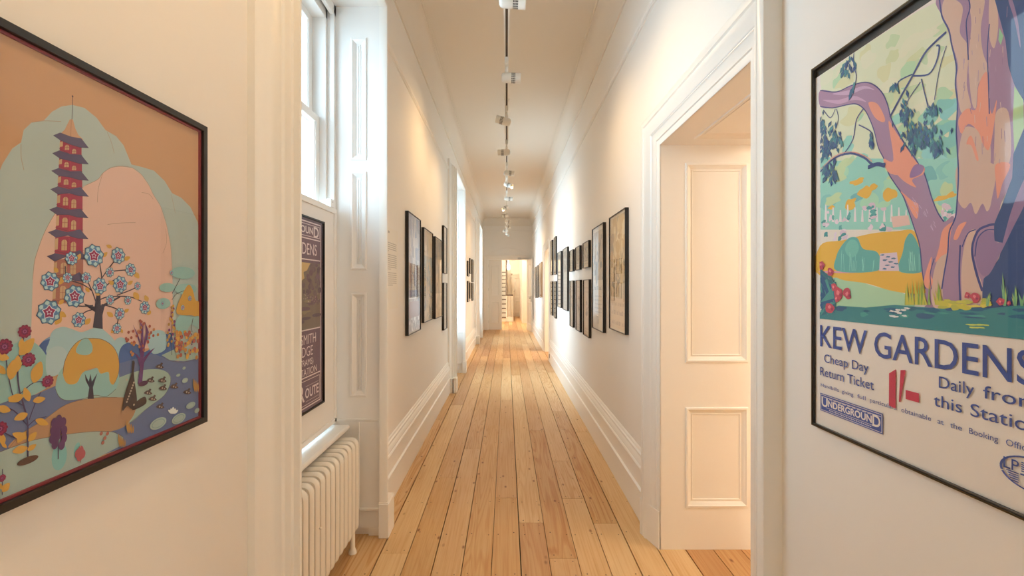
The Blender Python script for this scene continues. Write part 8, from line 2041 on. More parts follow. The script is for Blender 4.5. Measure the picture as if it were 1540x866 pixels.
('p','#8E3C58',1,[98.5,351,97.1,352.5,95.7,353,94,354.3,92.5,352.9,92.2,351,92.4,349.1,94.2,348.3,95.7,349.2,97.6,349.2]),
('p','#B24A58',1,[457.4,365.7,455.4,370.6,451.1,373.2,446.1,373.7,441.5,370.9,438.8,365.7,443,361.5,445.5,356,451.9,355.7,455.8,360.5]),
('p','#CF7C80',1,[450,366.4,450.1,368.2,448.4,368.9,446.5,370,444.8,368.4,444.9,366.4,445.9,365.1,446.8,363.8,448.6,363.5,449.3,365.1]),
('p','#8E3C58',1,[454.6,363.2,453.9,364.6,452.6,364.9,451.4,365.1,450.5,364.4,449.8,363.2,450,361.7,451.4,361.3,452.8,361,453.6,362.1]),
('p','#B24A58',1,[441,368.2,439.2,371.7,436.2,373.7,432.3,375,430.1,371.4,429.1,368.2,429.1,364.3,433.1,364,436.2,362.9,438.6,365.2]),
('p','#CF7C80',1,[435.5,368.9,434.8,370,434,370.9,432.9,370.4,431.3,370.4,431.4,368.9,431.3,367.4,432.9,367.4,434.2,366.5,435,367.8]),
('p','#8E3C58',1,[438.3,366.6,437.9,367.4,437.3,368.3,436.1,368.7,435,367.8,434.6,366.6,435.2,365.4,436.3,365.1,437.4,364.6,437.8,365.8]),
('p','#B24A58',1,[498.8,358.7,498.9,363.1,494.7,364.5,490.5,365.7,487.7,362.4,485,358.7,488.4,355.4,490.8,352.4,494.7,353,497.9,355]),
('p','#CF7C80',1,[493.8,359.3,493.3,360.3,492.3,360.7,491.1,361.8,490.4,360.4,490.4,359.3,490.5,358.3,491.2,357.3,492.6,357,493.4,358.2]),
('p','#8E3C58',1,[497.3,356.9,496.8,358.2,495.7,358.7,494.4,359,493.4,358.2,492.9,356.9,493.9,356.1,494.4,354.7,495.7,355.1,496.6,355.8]),
('p','#B24A58',1,[509.5,356.1,508.7,358,507.7,361,504.8,360.2,503.3,358.2,502.4,356.1,503.7,354.4,505,352.6,507,353.3,508.4,354.5]),
('p','#CF7C80',1,[507,356.8,506.4,357.7,505.7,358.4,504.7,358.3,504.4,357.4,503.8,356.8,503.8,355.8,504.8,355.6,505.6,355.7,506,356.2]),
('p','#8E3C58',1,[508.6,355,508.6,355.8,507.9,356.1,507.3,356,506.4,355.8,506.1,355,506.8,354.5,507.2,353.7,508,353.7,508.5,354.4]),
('p','#D8DCD6',1,[286.9,333.9,286.4,335.5,281,335.4,277.5,335.9,274,335.2,273.5,333.9,275.6,333,277.8,332.3,281.2,332.3,286.4,332.4]),
('p','#D8DCD6',1,[302.5,321.8,302.4,323,299.9,324.2,295.4,323.8,292.1,323.1,289.6,321.8,293.3,320.9,295.6,320.1,299.2,320.2,304,320.4]),
('p','#D8DCD6',1,[283.6,330.2,282.2,331.5,278.5,332,274.7,332,272.2,331.2,268.2,330.2,270.6,328.9,274.3,328,279.2,327.7,282,329]),
('p','#D8DCD6',1,[282.1,318.7,282.3,319.9,278.9,320.6,275.1,320.4,269.8,320.3,271.2,318.7,271.1,317.4,275.2,317.1,278.4,317.3,280.9,317.8]),
('p','#D8DCD6',1,[275.7,318.9,274.4,320.1,271.7,321.4,266.4,321.3,264.9,319.8,260.8,318.9,262.5,317.4,267,317,271.5,316.4,275.4,317.4]),
('p','#D8DCD6',1,[301.6,334.6,301.5,336.1,296.5,336.1,293.2,336.3,288.3,336.1,288.5,334.6,288.9,333.2,292.5,332.2,297.4,332.3,300.2,333.4]),
('p','#D8DCD6',1,[311.8,338.6,307.3,339.5,305.4,340.3,301.8,340.4,297,340.1,295.8,338.6,298.4,337.4,302.1,337.1,306,336.2,308.8,337.4]),
('p','#D8DCD6',1,[269.9,330.7,267.8,331.7,265.2,332.3,261.1,333.1,259.1,331.7,258.1,330.7,256.7,329.2,261.9,329.1,265.5,328.8,269.5,329.4]),
('p','#D8DCD6',1,[269.5,319.4,269.2,320.8,265.6,321.7,261.2,321.4,256.2,321,257.4,319.4,258.1,318.3,261.1,317.4,265,317.7,268.9,318.1]),
('p','#D8DCD6',1,[290.3,327.2,290.4,328.3,287.8,329.5,282.9,329.5,280.6,328.2,276.8,327.2,278.9,325.7,283.6,325.5,287.7,324.9,289.3,326.3]),
('p','#B7C060',1,[452.6,314.3,447.2,315,444.2,315.9,437.8,315.8,432.6,315.3,430.5,314.3,435.4,313.7,438.2,313,443.9,312.9,448.5,313.5]),
('p','#B7C060',1,[455.4,309.9,453.1,310.6,449.6,311.3,443.9,311.1,438,310.8,438.7,309.9,438.2,308.9,442.9,308.1,449.1,308.7,454.6,309]),
('p','#B7C060',1,[463.9,315.3,460.2,316.1,454.8,316.5,450.1,316.2,442.9,316.3,442.1,315.3,444.7,314.4,449.9,314.2,455,313.9,459.6,314.4]),
('p','#B7C060',1,[464.3,310.8,465.7,311.7,460.1,312,455.4,311.9,451.7,311.5,449.2,310.8,452.2,310.2,455.3,309.7,460.1,309.7,466.7,309.8]),
('p','#B7C060',1,[473.3,316.2,472.2,317.2,465.6,317.3,460.5,317.4,454.1,317.2,451.5,316.2,454.4,315.2,461.1,315.2,465.9,314.8,472.5,315.1]),
]

# ------------------------------------------------------------------ pictures: flat printed sheets built from layered shapes
TXT_CACHE = {}
def text_mesh(s, bold=0.0):
    key = (s, bold)
    if key in TXT_CACHE: return TXT_CACHE[key]
    cu = bpy.data.curves.new('lettering', 'FONT'); cu.body = s; cu.size = 1.0; cu.offset = bold; cu.resolution_u = 3; cu.fill_mode = 'FRONT'
    o = bpy.data.objects.new('lettering', cu); COL.objects.link(o)
    bpy.context.view_layer.update()
    me = o.evaluated_get(bpy.context.evaluated_depsgraph_get()).to_mesh()
    V = [(v.co.x, v.co.y) for v in me.vertices]; F = [tuple(p.vertices) for p in me.polygons]
    o.evaluated_get(bpy.context.evaluated_depsgraph_get()).to_mesh_clear()
    bpy.data.objects.remove(o); bpy.data.curves.remove(cu)
    TXT_CACHE[key] = (V, F); return V, F
def crom(pts, closed=True, sub=5):
    n = len(pts); out = []
    for i in range(n if closed else n-1):
        p0 = pts[(i-1) % n] if closed else pts[max(i-1, 0)]; p1 = pts[i]; p2 = pts[(i+1) % n]; p3 = pts[(i+2) % n] if closed else pts[min(i+2, n-1)]
        for k in range(sub):
            t = k/sub
            out.append(tuple(0.5*((2*b)+(c-a)*t+(2*a-5*b+4*c-d)*t*t+(3*b-a-3*c+d)*t**3) for a, b, c, d in zip(p0, p1, p2, p3)))
    if not closed: out.append(pts[-1])
    return out
class Print:
    """A printed sheet w x h metres: every shape is one thin ink layer of one mesh."""
    def __init__(s, w, h, photo=None, step=2.5e-6):
        s.w, s.h = w, h; s.mb = MB(); s.mats = []; s.idx = {}; s.d = 0.0; s.step = step
        s.k = (1, 1, 1) if photo is None else tuple(a/lin(p) for a, p in zip(WALL_ALB, photo))
    def m(s, col):
        if isinstance(col, str): c = hexlin(col)
        else: c = col
        if c not in s.idx:
            cc = tuple(min(0.9, max(0.004, x*k)) for x, k in zip(c, s.k))
            s.idx[c] = len(s.mats); s.mats.append(mat('ink_%02x%02x%02x' % tuple(int(255*x**.45) for x in cc)+('_%d' % (hash(cc) % 9973)), cc, 0.6, 0.3))
        return s.idx[c]
    def poly(s, col, pts, sm=0):
        if sm: pts = crom(pts)
        s.d += s.step
        s.mb.face([s.mb.vert((u, v, s.d)) for u, v in pts], s.m(col))
    def rect(s, col, u0, v0, u1, v1): s.poly(col, [(u0, v0), (u1, v0), (u1, v1), (u0, v1)])
    def line(s, col, wd, pts, sm=1, taper=False):
        if sm and len(pts) > 2: pts = crom(pts, False, 4)
        L, R = [], []
        for i, p in enumerate(pts):
            a, b = pts[max(i-1, 0)], pts[min(i+1, len(pts)-1)]; dx, dy = b[0]-a[0], b[1]-a[1]; l = math.hypot(dx, dy) or 1
            k = wd/2*(1-(0.6*i/len(pts) if taper else 0)); L.append((p[0]-dy/l*k, p[1]+dx/l*k)); R.append((p[0]+dy/l*k, p[1]-dx/l*k))
        s.d += s.step; mi = s.m(col); il = [s.mb.vert((u, v, s.d)) for u, v in L]; ir = [s.mb.vert((u, v, s.d)) for u, v in R]
        for i in range(len(pts)-1): s.mb.face((il[i], il[i+1], ir[i+1], ir[i]), mi)
    def frame(s, col, u0, v0, u1, v1, t):
        s.rect(col, u0, v0, u1, v0+t); s.rect(col, u0, v1-t, u1, v1); s.rect(col, u0, v0+t, u0+t, v1-t); s.rect(col, u1-t, v0+t, u1, v1-t)
    def disc(s, col, u, v, r, ry=None, n=18): s.poly(col, [(u+r*math.cos(2*PI*k/n), v+(ry or r)*math.sin(2*PI*k/n)) for k in range(n)])
    def star(s, col, u, v, r0, r1, n, rot=0.0): s.poly(col, [(u+(r0 if k % 2 else r1)*math.cos(PI*k/n+rot), v+(r0 if k % 2 else r1)*math.sin(PI*k/n+rot)) for k in range(2*n)])
    def flower(s, kind, u, v, r):
        if kind == 'blue':
            s.star('#3F4E5C', u, v, r*.86, r*1.03, 8, .2); s.star('#5F7F8A', u, v, r*.80, r*.97, 8, .2)
            for k in range(8): s.disc('#A9B7A4', u+r*.70*math.cos(PI/4*k+.2), v+r*.70*math.sin(PI/4*k+.2), r*.19, n=8)
            for k in range(8): s.disc('#56748A', u+r*.50*math.cos(PI/4*k+.6), v+r*.50*math.sin(PI/4*k+.6), r*.20, n=8)
            s.star('#D0C3B2', u, v, r*.40, r*.60, 5, .3); s.star('#93304A', u, v, r*.33, r*.52, 5, .3); s.star('#CDB8AC', u, v, r*.13, r*.28, 5, .3); s.disc('#93304A', u, v, r*.12, n=8)
        else:
            for k in range(10): s.disc('#7C2038', u+r*.74*math.cos(PI/5*k), v+r*.74*math.sin(PI/5*k), r*.28, n=8)
            s.disc('#8E2840', u, v, r*.78); s.star('#6A2440', u, v, r*.40, r*.62, 9); s.disc('#9A4A68', u, v, r*.30, n=10); s.disc('#6A2440', u, v, r*.15, n=8)
    def text(s, col, body, u0, u1, v, cap, bold=0.0, step=True):
        """Fit the words between u0 and u1 with the given cap height, baseline v."""
        V, F = text_mesh(body, bold)
        x0 = min(p[0] for p in V); x1 = max(p[0] for p in V)
        sx = (u1-u0)/(x1-x0); sy = cap/0.70
        s.d += s.step; mi = s.m(col); i = len(s.mb.v)
        for x, y in V: s.mb.vert((u0+(x-x0)*sx, v+y*sy, s.d))
        for f in F: s.mb.face([i+k for k in f], mi)
    def play(s, ops, sc=0.001):
        for o in ops:
            if o[0] == 'p': q = o[3]; s.poly(o[1], [(q[i]*sc, q[i+1]*sc) for i in range(0, len(q), 2)], o[2])
            elif o[0] == 'l': q = o[4]; s.line(o[1], o[2]*sc, [(q[i]*sc, q[i+1]*sc) for i in range(0, len(q), 2)], o[3])
            elif o[0] == 'c': s.disc(o[1], o[2]*sc, o[3]*sc, o[4]*sc, o[5]*sc)
            elif o[0] == 'f': s.flower(o[1], o[2]*sc, o[3]*sc, o[4]*sc)
    def clip(s, u0, v0, u1, v1):
        s.mb.v = [(min(u1, max(u0, a)), min(v1, max(v0, b)), c) for a, b, c in s.mb.v]

def hang(kind, side, y_left, z0, w, h, depth, fw, pr, label, cat, group=None, frame_mat=None, wall_x=None, slip=None, glass=True, edge=None, name='framed_picture'):
    """Hang a picture flat on a side wall. u runs to the viewer's right; y_left is where u = 0."""
    xw = wall_x if wall_x is not None else (XL if side == 'L' else XR); sg = 1 if side == 'L' else -1
    def W(u, v, d): return (xw+sg*d, y_left+sg*u, z0+v)
    r = empty(name, (xw, y_left+sg*w/2, z0)); tag(r, label, cat, group)
    mb = MB()
    P = [(0, 0.002), (0, depth-.001), (.001, depth), (fw-.001, depth), (fw, depth-.001), (fw, depth-(.010 if depth > .02 else .007))]
    ring = lambda i, d: [W(i, i, d), W(w-i, i, d), W(w-i, h-i, d), W(i, h-i, d)]
    mb.loft([ring(i, d) for i, d in P], 0, True); mb.quadp(ring(0, .002))
    build('frame', mb, frame_mat or M_BLACK, r)
    if edge:
        mb = MB(); mb.loft([ring(i, d) for i, d in ((-.0012, depth-.006), (-.0012, depth+.0012), (.0022, depth+.0012), (.0022, depth-.002))], 0, True); build('edge_bead', mb, edge, r)
    dz = depth-.012 if depth > .02 else depth-.008
    if slip:
        mb = MB(); i0, i1 = fw-.002, fw+slip[1]; mb.loft([ring(i0, dz+.0045), ring(i1, dz+.0045), ring(i1, dz-.001)], 0, True); build('slip', mb, slip[0], r)
    mb = pr.mb; mb.v = [W(u, v, dz+d) for u, v, d in mb.v]
    build('print', mb, pr.mats, r, fixn=False)
    if glass:
        mb = MB(); mb.quadp(ring(fw-.003, dz+(.007 if depth > .02 else .005))); build('glazing', mb, M_GLAZE, r)
    return r

# ---- the big pagoda picture on the near window wall
pr = Print(.531, .788, (226, 199, 166))
pr.rect('#C08A5C', 0, 0, .531, .788); pr.play(PAGODA_ART); pr.clip(.014, .014, .517, .774)
hang('art', 'L', .715, 1.139, .531, .788, .030, .0155, pr, 'large black framed print of a tall red pagoda in a flowering garden', 'picture', slip=(M_REDLINE, .005))
# ---- the big garden poster on the near doorway wall
CREAM, NAVY = '#D3C8BC', '#41508A'
pr = Print(.64, .992, (206, 198, 188))
pr.rect(CREAM, 0, 0, .64, .992)
pr.play(GARDEN_ART); pr.clip(.0, .0, .612, .966)
pr.text(NAVY, 'KEW', .026, .192, .2225, .0585, .006); pr.text(NAVY, 'GARDENS', .214, .5485, .2225, .0585, .006)
pr.text(NAVY, 'Cheap Day', .042, .197, .181, .0225, .002); pr.text(NAVY, 'Return Ticket', .0265, .213, .1425, .0235, .002)
pr.text(NAVY, 'Daily', .377, .447, .1845, .0230, .002); pr.text(NAVY, 'from', .463, .553, .1845, .0230, .002)
pr.text(NAVY, 'this', .366, .424, .146, .0235, .002); pr.text(NAVY, 'Station', .440, .556, .146, .0235, .002)
for wd, a, b in (('Handbills', 55, 130), ('giving', 143, 191), ('full', 208, 243), ('particulars', 262, 372), ('obtainable', 393, 518), ('at', 545, 572), ('the', 598, 648), ('Booking', 678, 800), ('Office', 833, 938)):
    f = lambda e: 1.303-602.0/(1215+e/2.794-762)
    pr.text(NAVY, wd, f(a), f(b), .1125 if wd not in ('x',) else .1, .0092+.0022*(a/900), .0)
for q in ([(.256, .1180), (.274, .1150), (.2745, .2025), (.2565, .1900)], [(.2825, .1330), (.2865, .1330), (.3000, .2055), (.2870, .2030)], [(.300, .1430), (.3325, .1430), (.3325, .1625), (.300, .1625)]): pr.poly('#B23A4C', q)
# underground panel
pr.rect(NAVY, .027, .047, .239, .0945); e = .0022
pr.frame(CREAM, .0295, .0495, .2365, .092, .0012)
pr.rect(CREAM, .032, .0855, .234, .0868); pr.rect(CREAM, .050, .0590, .216, .0600)
pr.text(CREAM, 'U', .0325, .0565, .0610, .0240, .025); pr.text(CREAM, 'NDERGROUN', .058, .207, .0645, .0165, .03); pr.text(CREAM, 'D', .209, .2325, .0590, .0270, .02)
for k in range(9): pr.rect(CREAM, .062+k*.0165, .0835, .073+k*.0165, .0848)
for k in range(26): pr.rect(CREAM, .062+k*.0056, .0540, .0655+k*.0056, .0562)
# round monogram
cu, cvv = .5440, .0755
def ringp(a0, a1, r0, r1, kx=1.0, n=20): pr.poly(NAVY, [(cu+kx*r1*math.cos(a0+(a1-a0)*k/n), cvv+r1*math.sin(a0+(a1-a0)*k/n)) for k in range(n+1)]+[(cu+kx*r0*math.cos(a1-(a1-a0)*k/n), cvv+r0*math.sin(a1-(a1-a0)*k/n)) for k in range(n+1)])
ringp(PI*.10, PI*1.08, .0262, .0285, 1.85); ringp(PI*1.10, PI*2.08, .0262, .0285, 1.85)
pr.text(NAVY, 'LP', .4975, .5220, .0735, .0190, .004); pr.text(NAVY, 'TB', .5240, .5560, .0545, .0190, .004)
for k in range(5): pr.rect(NAVY, .5255, .0765+k*.0036, .584-k*.0035, .0783+k*.0036); pr.rect(NAVY, .502+k*.002, .0700-k*.0036, .5215, .0718-k*.0036)
KS = 1.0150; pr.mb.v = [(a*KS, b*KS, c) for a, b, c in pr.mb.v]
hang('poster', 'R', 1.303*KS, 1.5-.385*KS, .64*KS, .992*KS, .013, .006, pr, 'large colourful railway poster of a great garden tree, lettered KEW GARDENS', 'poster', edge=M_BRONZE, name='framed_poster')

# ---- the display board across the lower window with the purple poster
r = empty('display_board', (-1.02, 2.2, .70)); tag(r, 'white board closing the lower half of the nearest window, behind the purple poster', 'board')
BX = -1.012
mb = MB(); mb.box(BX-.018, BX, 1.64, 2.752, .705, 1.955, 0, .002); build('panel', mb, M_SHUT, r)
mb = MB()
for (a, b_, c, d) in ((1.64, 2.752, 1.925, 1.957), (2.722, 2.754, .705, 1.925), (1.638, 1.668, .705, 1.925), (1.64, 2.752, .703, .730)): mb.box(BX-.004, BX+.008, a, b_, c, d, 0, .003)
build('edge_strip', mb, M_SHUT, r)
PUR, PINK, OCH, BRN = '#6E4F55', '#E0C2B0', '#CBA262', '#7A6450'
pr = Print(.640, .980, (226, 205, 178))
pr.rect(PUR, 0, 0, .64, .98)
fr_ = lambda v0, v1: pr.frame(PINK, .030, v0, .610, v1, .006)
fr_(.022, .958)
for v in (.172, .408, .762, .868): pr.rect(PINK, .030, v, .610, v+.006)
pr.frame(PINK, .044, .882, .596, .944, .003); pr.frame(PINK, .044, .036, .596, .160, .003)
pr.text(PINK, 'U', .060, .110, .890, .046, .02); pr.text(PINK, 'NDERGROUN', .114, .512, .897, .034, .02); pr.text(PINK, 'D', .520, .585, .885, .054, .02)
pr.text(PINK, 'KEW', .06, .2, .79, .058, 0); pr.text(PINK, 'GARDENS', .235, .560, .79, .058, 0)
pr.rect(BRN, .036, .414, .604, .748)
pr.poly(OCH, [(.036, .748), (.48, .748), (.44, .71), (.40, .70), (.41, .67), (.36, .65), (.37, .62), (.32, .60), (.30, .57), (.22, .56), (.12, .575), (.036, .57)], 0)
rr = random.Random(3)
for k in range(120):
    u = rr.uniform(.28, .60); v = rr.uniform(.54, .745)
    if u < .30+.20*(v-.54)/.2: continue
    pr.disc(rr.choice(['#6B4A4E', '#74525A', '#60464A', '#6E5550']), u, v, rr.uniform(.010, .024), rr.uniform(.008, .018), 9)
for k in range(26): pr.disc(rr.choice(['#8D7552', '#6B4A4E', '#5D454C']), rr.uniform(.06, .59), rr.uniform(.43, .56), rr.uniform(.02, .07), rr.uniform(.004, .012), 10)
for k in range(30): pr.disc('#C4A48A', rr.uniform(.34, .58), rr.uniform(.55, .60), .003, .0025, 6)
pr.text(PINK, 'HAMMERSMITH', .10, .548, .340, .050, -.004); pr.text(PINK, 'BRIDGE', .285, .510, .279, .050, -.004); pr.text(PINK, '(BUS & TRAMS)', .21, .515, .233, .032, 0); pr.text(PINK, 'TO THIS STATION', .13, .560, .184, .036, 0)
pr.text(PINK, 'THE', .06, .16, .075, .04, .02); pr.text(PINK, 'R', .345, .412, .060, .078, .02); pr.text(PINK, 'OUTE', .418, .582, .070, .048, .02)
for k in range(10): pr.rect(PINK, .425+k*.016, .128, .434+k*.016, .131); pr.rect(PINK, .425+k*.016, .052, .434+k*.016, .055)
hang('poster', 'L', 1.895, .872, .640, .980, .022, .009, pr, 'purple railway poster on the white board in the nearest window, lettered ROUTE at its foot', 'poster', wall_x=BX+.0005, name='framed_poster')

# ---- vinyl text panel by the nearest window
r = empty('text_panel', (XL, 3.3, 1.34)); tag(r, 'pale text panel with grey lines of writing beside the nearest window', 'text panel')
mb = MB(); mb.box(XL, XL+.0015, 3.10, 3.545, 1.338, 1.918); build('sheet', mb, M_VINYL, r)
rr = random.Random(8); v = 1.878
mb = MB(); mb.box(XL+.0016, XL+.002, 3.13, 3.29, v, v+.016); build('heading', mb, M_INK, r)
v -= .07
for blk in (5, 8, 7):
    mb = MB()
    for k in range(blk):
        y = 3.13; e = 3.50 if k < blk-1 else 3.13+rr.uniform(.12, .3)
        while y < e:
            l = rr.uniform(.014, .042); mb.box(XL+.0016, XL+.002, y, min(y+l, e), v, v+.0055); y += l+.006
        v -= .0145
    v -= .012
    build('paragraph', mb, M_INK, r)

# ---- the smaller framed sheets
def scene_block(p, u0, v0, u1, v1, cols, seed, n=40, size=.05):
    rr = random.Random(seed); p.rect(cols[0], u0, v0, u1, v1)
    for k in range(n):
        u = rr.uniform(u0, u1); v = rr.uniform(v0, v1); a = rr.uniform(.3, 1)*size; b = rr.uniform(.3, 1)*size
        c = rr.choice(cols[1:])
        pts = [(min(u1, max(u0, u+a*math.cos(2*PI*q/9)*rr.uniform(.7, 1.3))), min(v1, max(v0, v+b*math.sin(2*PI*q/9)*rr.uniform(.7, 1.3)))) for q in range(9)]
        p.poly(c, pts, 0)
def words(p, col, u0, u1, v, cap, seed):
    rr = random.Random(seed); u = u0
    while u < u1-.004:
        l = min(u1-u, cap*rr.uniform(1.5, 4.5)); x = u
        while x < u+l:
            g = cap*rr.uniform(.38, .6)
            if rr.random() < .5: p.rect(col, x, v, x+cap*.16, v+cap)
            else: p.frame(col, x, v, x+g*.8, v+cap*rr.choice([.72, 1]), cap*.15)
            x += g+cap*.18
        u = x+cap*.5
def sheet(w, h, spec, seed):
    p = Print(w, h, spec.get('photo', (228, 221, 206))); f = .012; pap = spec['paper']
    p.rect(pap, 0, 0, w, h); b = spec.get('border', .03); i = f+b
    for a in spec['blocks']:
        k = a[0]
        if k == 'scene': scene_block(p, i+a[1]*(w-2*i), i+a[2]*(h-2*i), i+a[3]*(w-2*i), i+a[4]*(h-2*i), a[5], seed, a[6] if len(a) > 6 else 40, a[7] if len(a) > 7 else .05)
        elif k == 'words': words(p, a[5], i+a[1]*(w-2*i), i+a[3]*(w-2*i), i+a[2]*(h-2*i), a[4], seed+int(a[2]*100))
        elif k == 'rect': p.rect(a[5], i+a[1]*(w-2*i), i+a[2]*(h-2*i), i+a[3]*(w-2*i), i+a[4]*(h-2*i))
        elif k == 'line': p.line(a[1], a[2], [(i+x*(w-2*i), i+y*(h-2*i)) for x, y in a[3]])
        elif k == 'disc': p.disc(a[1], i+a[2]*(w-2*i), i+a[3]*(h-2*i), a[4], a[5])
    return p
def pic(side, ya, yb, z0, z1, spec, label, seed, group=None, fm=None, fw=.0065, depth=.030, cat='picture'):
    w, h = yb-ya, z1-z0
    hang('sheet', side, ya if side == 'L' else yb, z0, w, h, depth, fw, sheet(w, h, spec, seed), label, cat, group, frame_mat=fm)
GL = 'framed prints on the window wall'; GR = 'framed prints on the doorway wall'
MAUVE = ['#8A7268', '#75605A', '#9C8478', '#6B5A60', '#A8927F', '#5F5A6E', '#84605A']
pic('L', 3.80, 4.348, 1.098, 2.121, dict(paper='#A8937F', border=.004, blocks=[('scene', 0, 0, 1, 1, MAUVE, 70, .10), ('line', '#5C5366', .03, [(.25, 1), (.35, .6), (.3, .3)]), ('line', '#B49C86', .035, [(.6, 1), (.55, .7), (.7, .4)]), ('rect', .1, .30, .75, .36, '#5B5A80'), ('rect', .05, .285, .9, .293, '#D8CCC0'), ('rect', .05, .08, .95, .26, '#8E5F54'), ('scene', .0, .0, 1, .12, ['#9C8880', '#D0C4B8', '#7A6866'], 40, .03)]), 'tall mauve and brown print, first of the row after the text panel', 21, GL)
OCHG = ['#B59B68', '#C9A96A', '#8B8A72', '#77806F', '#A98B58', '#9B9A84', '#6F7672']
pic('L', 4.521, 5.068, 1.146, 2.079, dict(paper='#C8AE82', border=.004, blocks=[('scene', 0, .62, 1, 1, ['#C6A468', '#CDB079', '#B89460', '#D0B88A'], 30, .08), ('scene', 0, .3, 1, .72, OCHG, 60, .07), ('scene', 0, 0, 1, .32, ['#BFA678', '#CDB890', '#8F8468', '#77705C'], 40, .06), ('line', '#4E4A44', .018, [(.5, .95), (.45, .6), (.5, .2)])]), 'ochre and grey-green landscape print, second of the row after the text panel', 22, GL)
pic('L', 5.244, 5.803, 1.134, 2.068, dict(paper='#BFA88C', border=.004, blocks=[('scene', 0, .3, 1, 1, ['#A58C6C', '#8A7C68', '#B79C74', '#756C62', '#94866F'], 60, .08), ('scene', 0, 0, 1, .3, ['#C4AE8C', '#A9967A', '#D0BE9E'], 30, .07), ('line', '#4A4444', .016, [(.3, .9), (.4, .5), (.6, .3)])]), 'brown and grey print just before the two stacked white-mounted frames', 23, GL)
for z0, z1, lab, sd in ((1.671, 2.285, 'narrow-looking black frame with white mount, upper of the stacked pair by the second window', 24), (.94, 1.551, 'white-mounted black frame with small dark figures, lower of the pair by the second window', 25)):
    bl = [('rect', .30, .08, .34, .94, '#8A8078')] if sd == 24 else []
    bl += [('disc', '#3E3833', .5, .08+k*.105, .008, .012) for k in range(9)] if sd == 25 else [('words', .40, .1+.1*k, .62, .008, '#4E4740') for k in range(9)]
    pic('L', 5.95, 6.27, z0, z1, dict(paper='#D9D0C2', border=.02, blocks=bl), lab, sd, GL)
DOC = dict(paper='#D6C4A8', border=.02, blocks=[('scene', .1, .3, .9, .9, ['#BCA684', '#9F8C70', '#CDB998', '#84745E'], 24, .03), ('words', .1, .12, .9, .012, '#6B5B4A')])
for ya, yb, z0, z1, lab in ((9.67, 9.99, 1.718, 2.04, 'small black frame, upper nearest of the far cluster past the second window'), (9.67, 10.02, 1.18, 1.62, 'small black frame, lower nearest of the far cluster past the second window'),
                            (10.23, 10.66, 1.79, 2.128, 'small black frame, upper middle of the far cluster past the second window'), (10.23, 10.66, 1.237, 1.59, 'small black frame, lower middle of the far cluster past the second window'),
                            (10.92, 11.35, 1.61, 2.14, 'small black frame, upper farthest of the far cluster past the second window'), (10.92, 11.35, 1.17, 1.59, 'small black frame, lower farthest of the far cluster past the second window')):
    pic('L', ya, yb, z0, z1, DOC, lab, int(ya*10+z0*7), 'small frames past the second window')
YBR = ['#C9AE7A', '#D3BB8A', '#B79560', '#C4A468', '#A78B60', '#DCC9A0', '#8F8266', '#B6A27C']
pic('R', 3.348, 3.874, 1.152, 2.071, dict(paper='#D8C6A6', border=.012, blocks=[('scene', 0, .40, 1, 1, YBR, 80, .06), ('scene', .0, .28, .6, .55, ['#C3A878', '#A48C66', '#8A7B60', '#CBB48A'], 30, .04), ('rect', 0, 0, 1, .27, '#D6BC98'), ('words', .05, .20, .9, .028, '#A08468'), ('words', .05, .12, .95, .034, '#A0806C'), ('words', .1, .03, .95, .030, '#9A7C68')]), 'large yellow and brown printed poster, first of the row after the nearest doorway', 31, GR)
pic('R', 4.115, 4.648, 1.09, 2.07, dict(paper='#DCCDB2', border=.015, blocks=[('scene', .05, .48, .95, .98, ['#BFAE94', '#9A9286', '#C9B89A', '#8A857C', '#B5A282', '#7C7A76'], 50, .05), ('disc', '#7E7C78', .35, .55, .04, .11), ('words', .1, .38, .9, .040, '#6E665C'), ('words', .2, .31, .85, .012, '#7A6F62'), ('words', .12, .27, .9, .012, '#7A6F62'), ('words', .2, .23, .85, .012, '#7A6F62'), ('words', .12, .19, .9, .012, '#7A6F62'), ('words', .2, .15, .85, .012, '#7A6F62'), ('disc', '#6A625A', .5, .06, .012, .026)]), 'tall cream notice with grey picture above and lines of lettering below', 32, GR)
SK = lambda t: dict(paper='#D2C0A0', border=.014, blocks=[('rect', 0, .24, 1, 1, t), ('scene', .12, .30, .88, .92, [t, '#9C8A70', '#B8A684', '#85765E', '#A6946F'], 26, .028), ('rect', 0, .225, 1, .245, '#6F614E'), ('words', .15, .07, .85, .012, '#7F705C')])
for i, (ya, yb, z0, z1, c) in enumerate(((4.85, 5.22, 1.703, 1.985, '#C9B48C'), (5.44, 5.777, 1.70, 1.984, '#C2B48E'), (6.0, 6.32, 1.70, 1.983, '#CDBFA2'))):
    pic('R', ya, yb, z0, z1, SK(c), 'small sketch frame, %s of the upper three beyond the tall cream notice' % ('nearest', 'middle', 'farthest')[i], 40+i, GR)
for i, (ya, yb, z0, z1, c) in enumerate(((4.83, 5.19, .965, 1.576, '#D2B896'), (5.418, 5.75, .969, 1.58, '#CDBBA4'), (5.99, 6.30, .972, 1.58, '#D0C2A8'))):
    pic('R', ya, yb, z0, z1, dict(paper=c, border=.016, blocks=[('scene', .2, .25, .8, .7, [c, '#B09A80', '#8C7A68', '#C2AE92'], 20, .03), ('words', .1, .88, .9, .018, '#A0705C'), ('words', .15, .80, .85, .012, '#8A6A58'), ('disc', '#7A6A58', .5, .42, .02, .05), ('words', .1, .08, .9, .014, '#9C6E5C'), ('words', .2, .03, .8, .010, '#8A6A58')]), 'upright pinkish leaflet frame, %s of the lower three beyond the tall cream notice' % ('nearest', 'middle', 'farthest')[i], 50+i, GR)
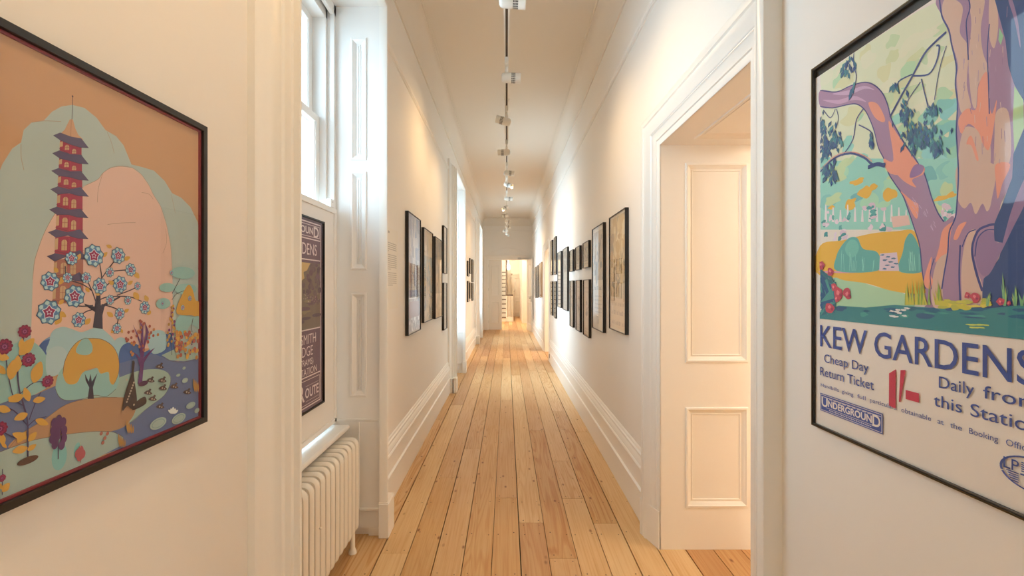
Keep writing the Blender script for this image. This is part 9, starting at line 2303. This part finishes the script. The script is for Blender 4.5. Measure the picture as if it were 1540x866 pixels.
for i, (ya, yb, z0, z1) in enumerate(((6.55, 7.08, 1.156, 2.066), (7.33, 7.80, 1.165, 2.066))):
    pic('R', ya, yb, z0, z1, dict(paper='#CFC6B4', border=.014, blocks=[('scene', .05, .62, .95, .98, ['#B5AA98', '#9A9488', '#C4BBA8', '#86827A'], 40, .05)]+[('words', .08, .05+.058*k, .92, .014, '#A59C8E') for k in range(9)]), 'tall pale grey printed notice, %s of the pair beyond the small sketches' % ('nearer', 'farther')[i], 60+i, GR)
for i, (ya, yb, z0, z1, lab) in enumerate(((8.1, 8.40, 1.714, 2.38, 'upper nearer'), (8.74, 9.02, 1.72, 2.38, 'upper farther'), (8.1, 8.40, .945, 1.596, 'lower nearer'), (8.74, 9.02, .956, 1.60, 'lower farther'))):
    pic('R', ya, yb, z0, z1, dict(paper='#CDBB9C', border=.014, blocks=[('scene', .1, .45, .9, .95, ['#B8A484', '#94846C', '#C6B492', '#7E7260'], 26, .03)]+[('words', .1, .06+.07*k, .9, .011, '#A8957C') for k in range(5)]), 'slim black frame, %s of the block of four before the farther doorway' % lab, 70+i, GR)
for i, (ya, z0, z1) in enumerate(((11.42, 1.24, 2.11), (12.0, 1.22, 2.10), (12.85, 1.19, 2.09), (13.65, 1.17, 2.08))):
    pic('R', ya, ya+.52, z0, z1, dict(paper='#DCCDB6', border=.016, blocks=[('scene', .05, .4, .95, .97, ['#CDB79A', '#B5A084', '#D6C4A8', '#C09A86'], 34, .05)]+[('words', .1, .05+.08*k, .9, .014, '#AC9880') for k in range(4)]), 'framed poster beyond the farther doorway, %s of four' % ('nearest', 'second', 'third', 'farthest')[i], 80+i, 'framed posters beyond the farther doorway', fm=M_LIGHTWOOD if i == 0 else None)

# ---- small fittings
r = empty('wall_socket', (XR-.03, 9.25, .10)); tag(r, 'small dark socket on the baseboard before the farther doorway', 'socket')
mb = MB(); mb.box(XR-.036, XR-.028, 9.21, 9.29, .085, .165, 0, .003); build('plate', mb, M_STAIR, r)
mb = MB(); mb.box(XR-.0375, XR-.0355, 9.235, 9.243, .115, .135); mb.box(XR-.0375, XR-.0355, 9.257, 9.265, .115, .135); build('pin_hole', mb, M_DARK, r)
r = empty('sensor_box', (-1.0, 2.70, 1.957)); tag(r, 'little white sensor box on top of the board in the nearest window', 'sensor')
mb = MB(); mb.box(-1.035, -1.005, 2.665, 2.715, 1.957, 2.005, 0, .005); build('case', mb, M_SHUT, r)
mb = MB(); mb.box(-1.0052, -1.0045, 2.685, 2.695, 1.985, 1.992); build('indicator', mb, M_INK, r)
r = empty('door_stop', (.80, 15.55, 0)); tag(r, 'small white door stop on the floor beside the open leaf', 'door stop')
mb = MB(); mb.lathe([(.035, 0), (.035, .05), (.028, .065), (.01, .07)], (.825, 15.75, 0), 'Z', 14); build('cap', mb, M_SPOT, r, smooth=True)
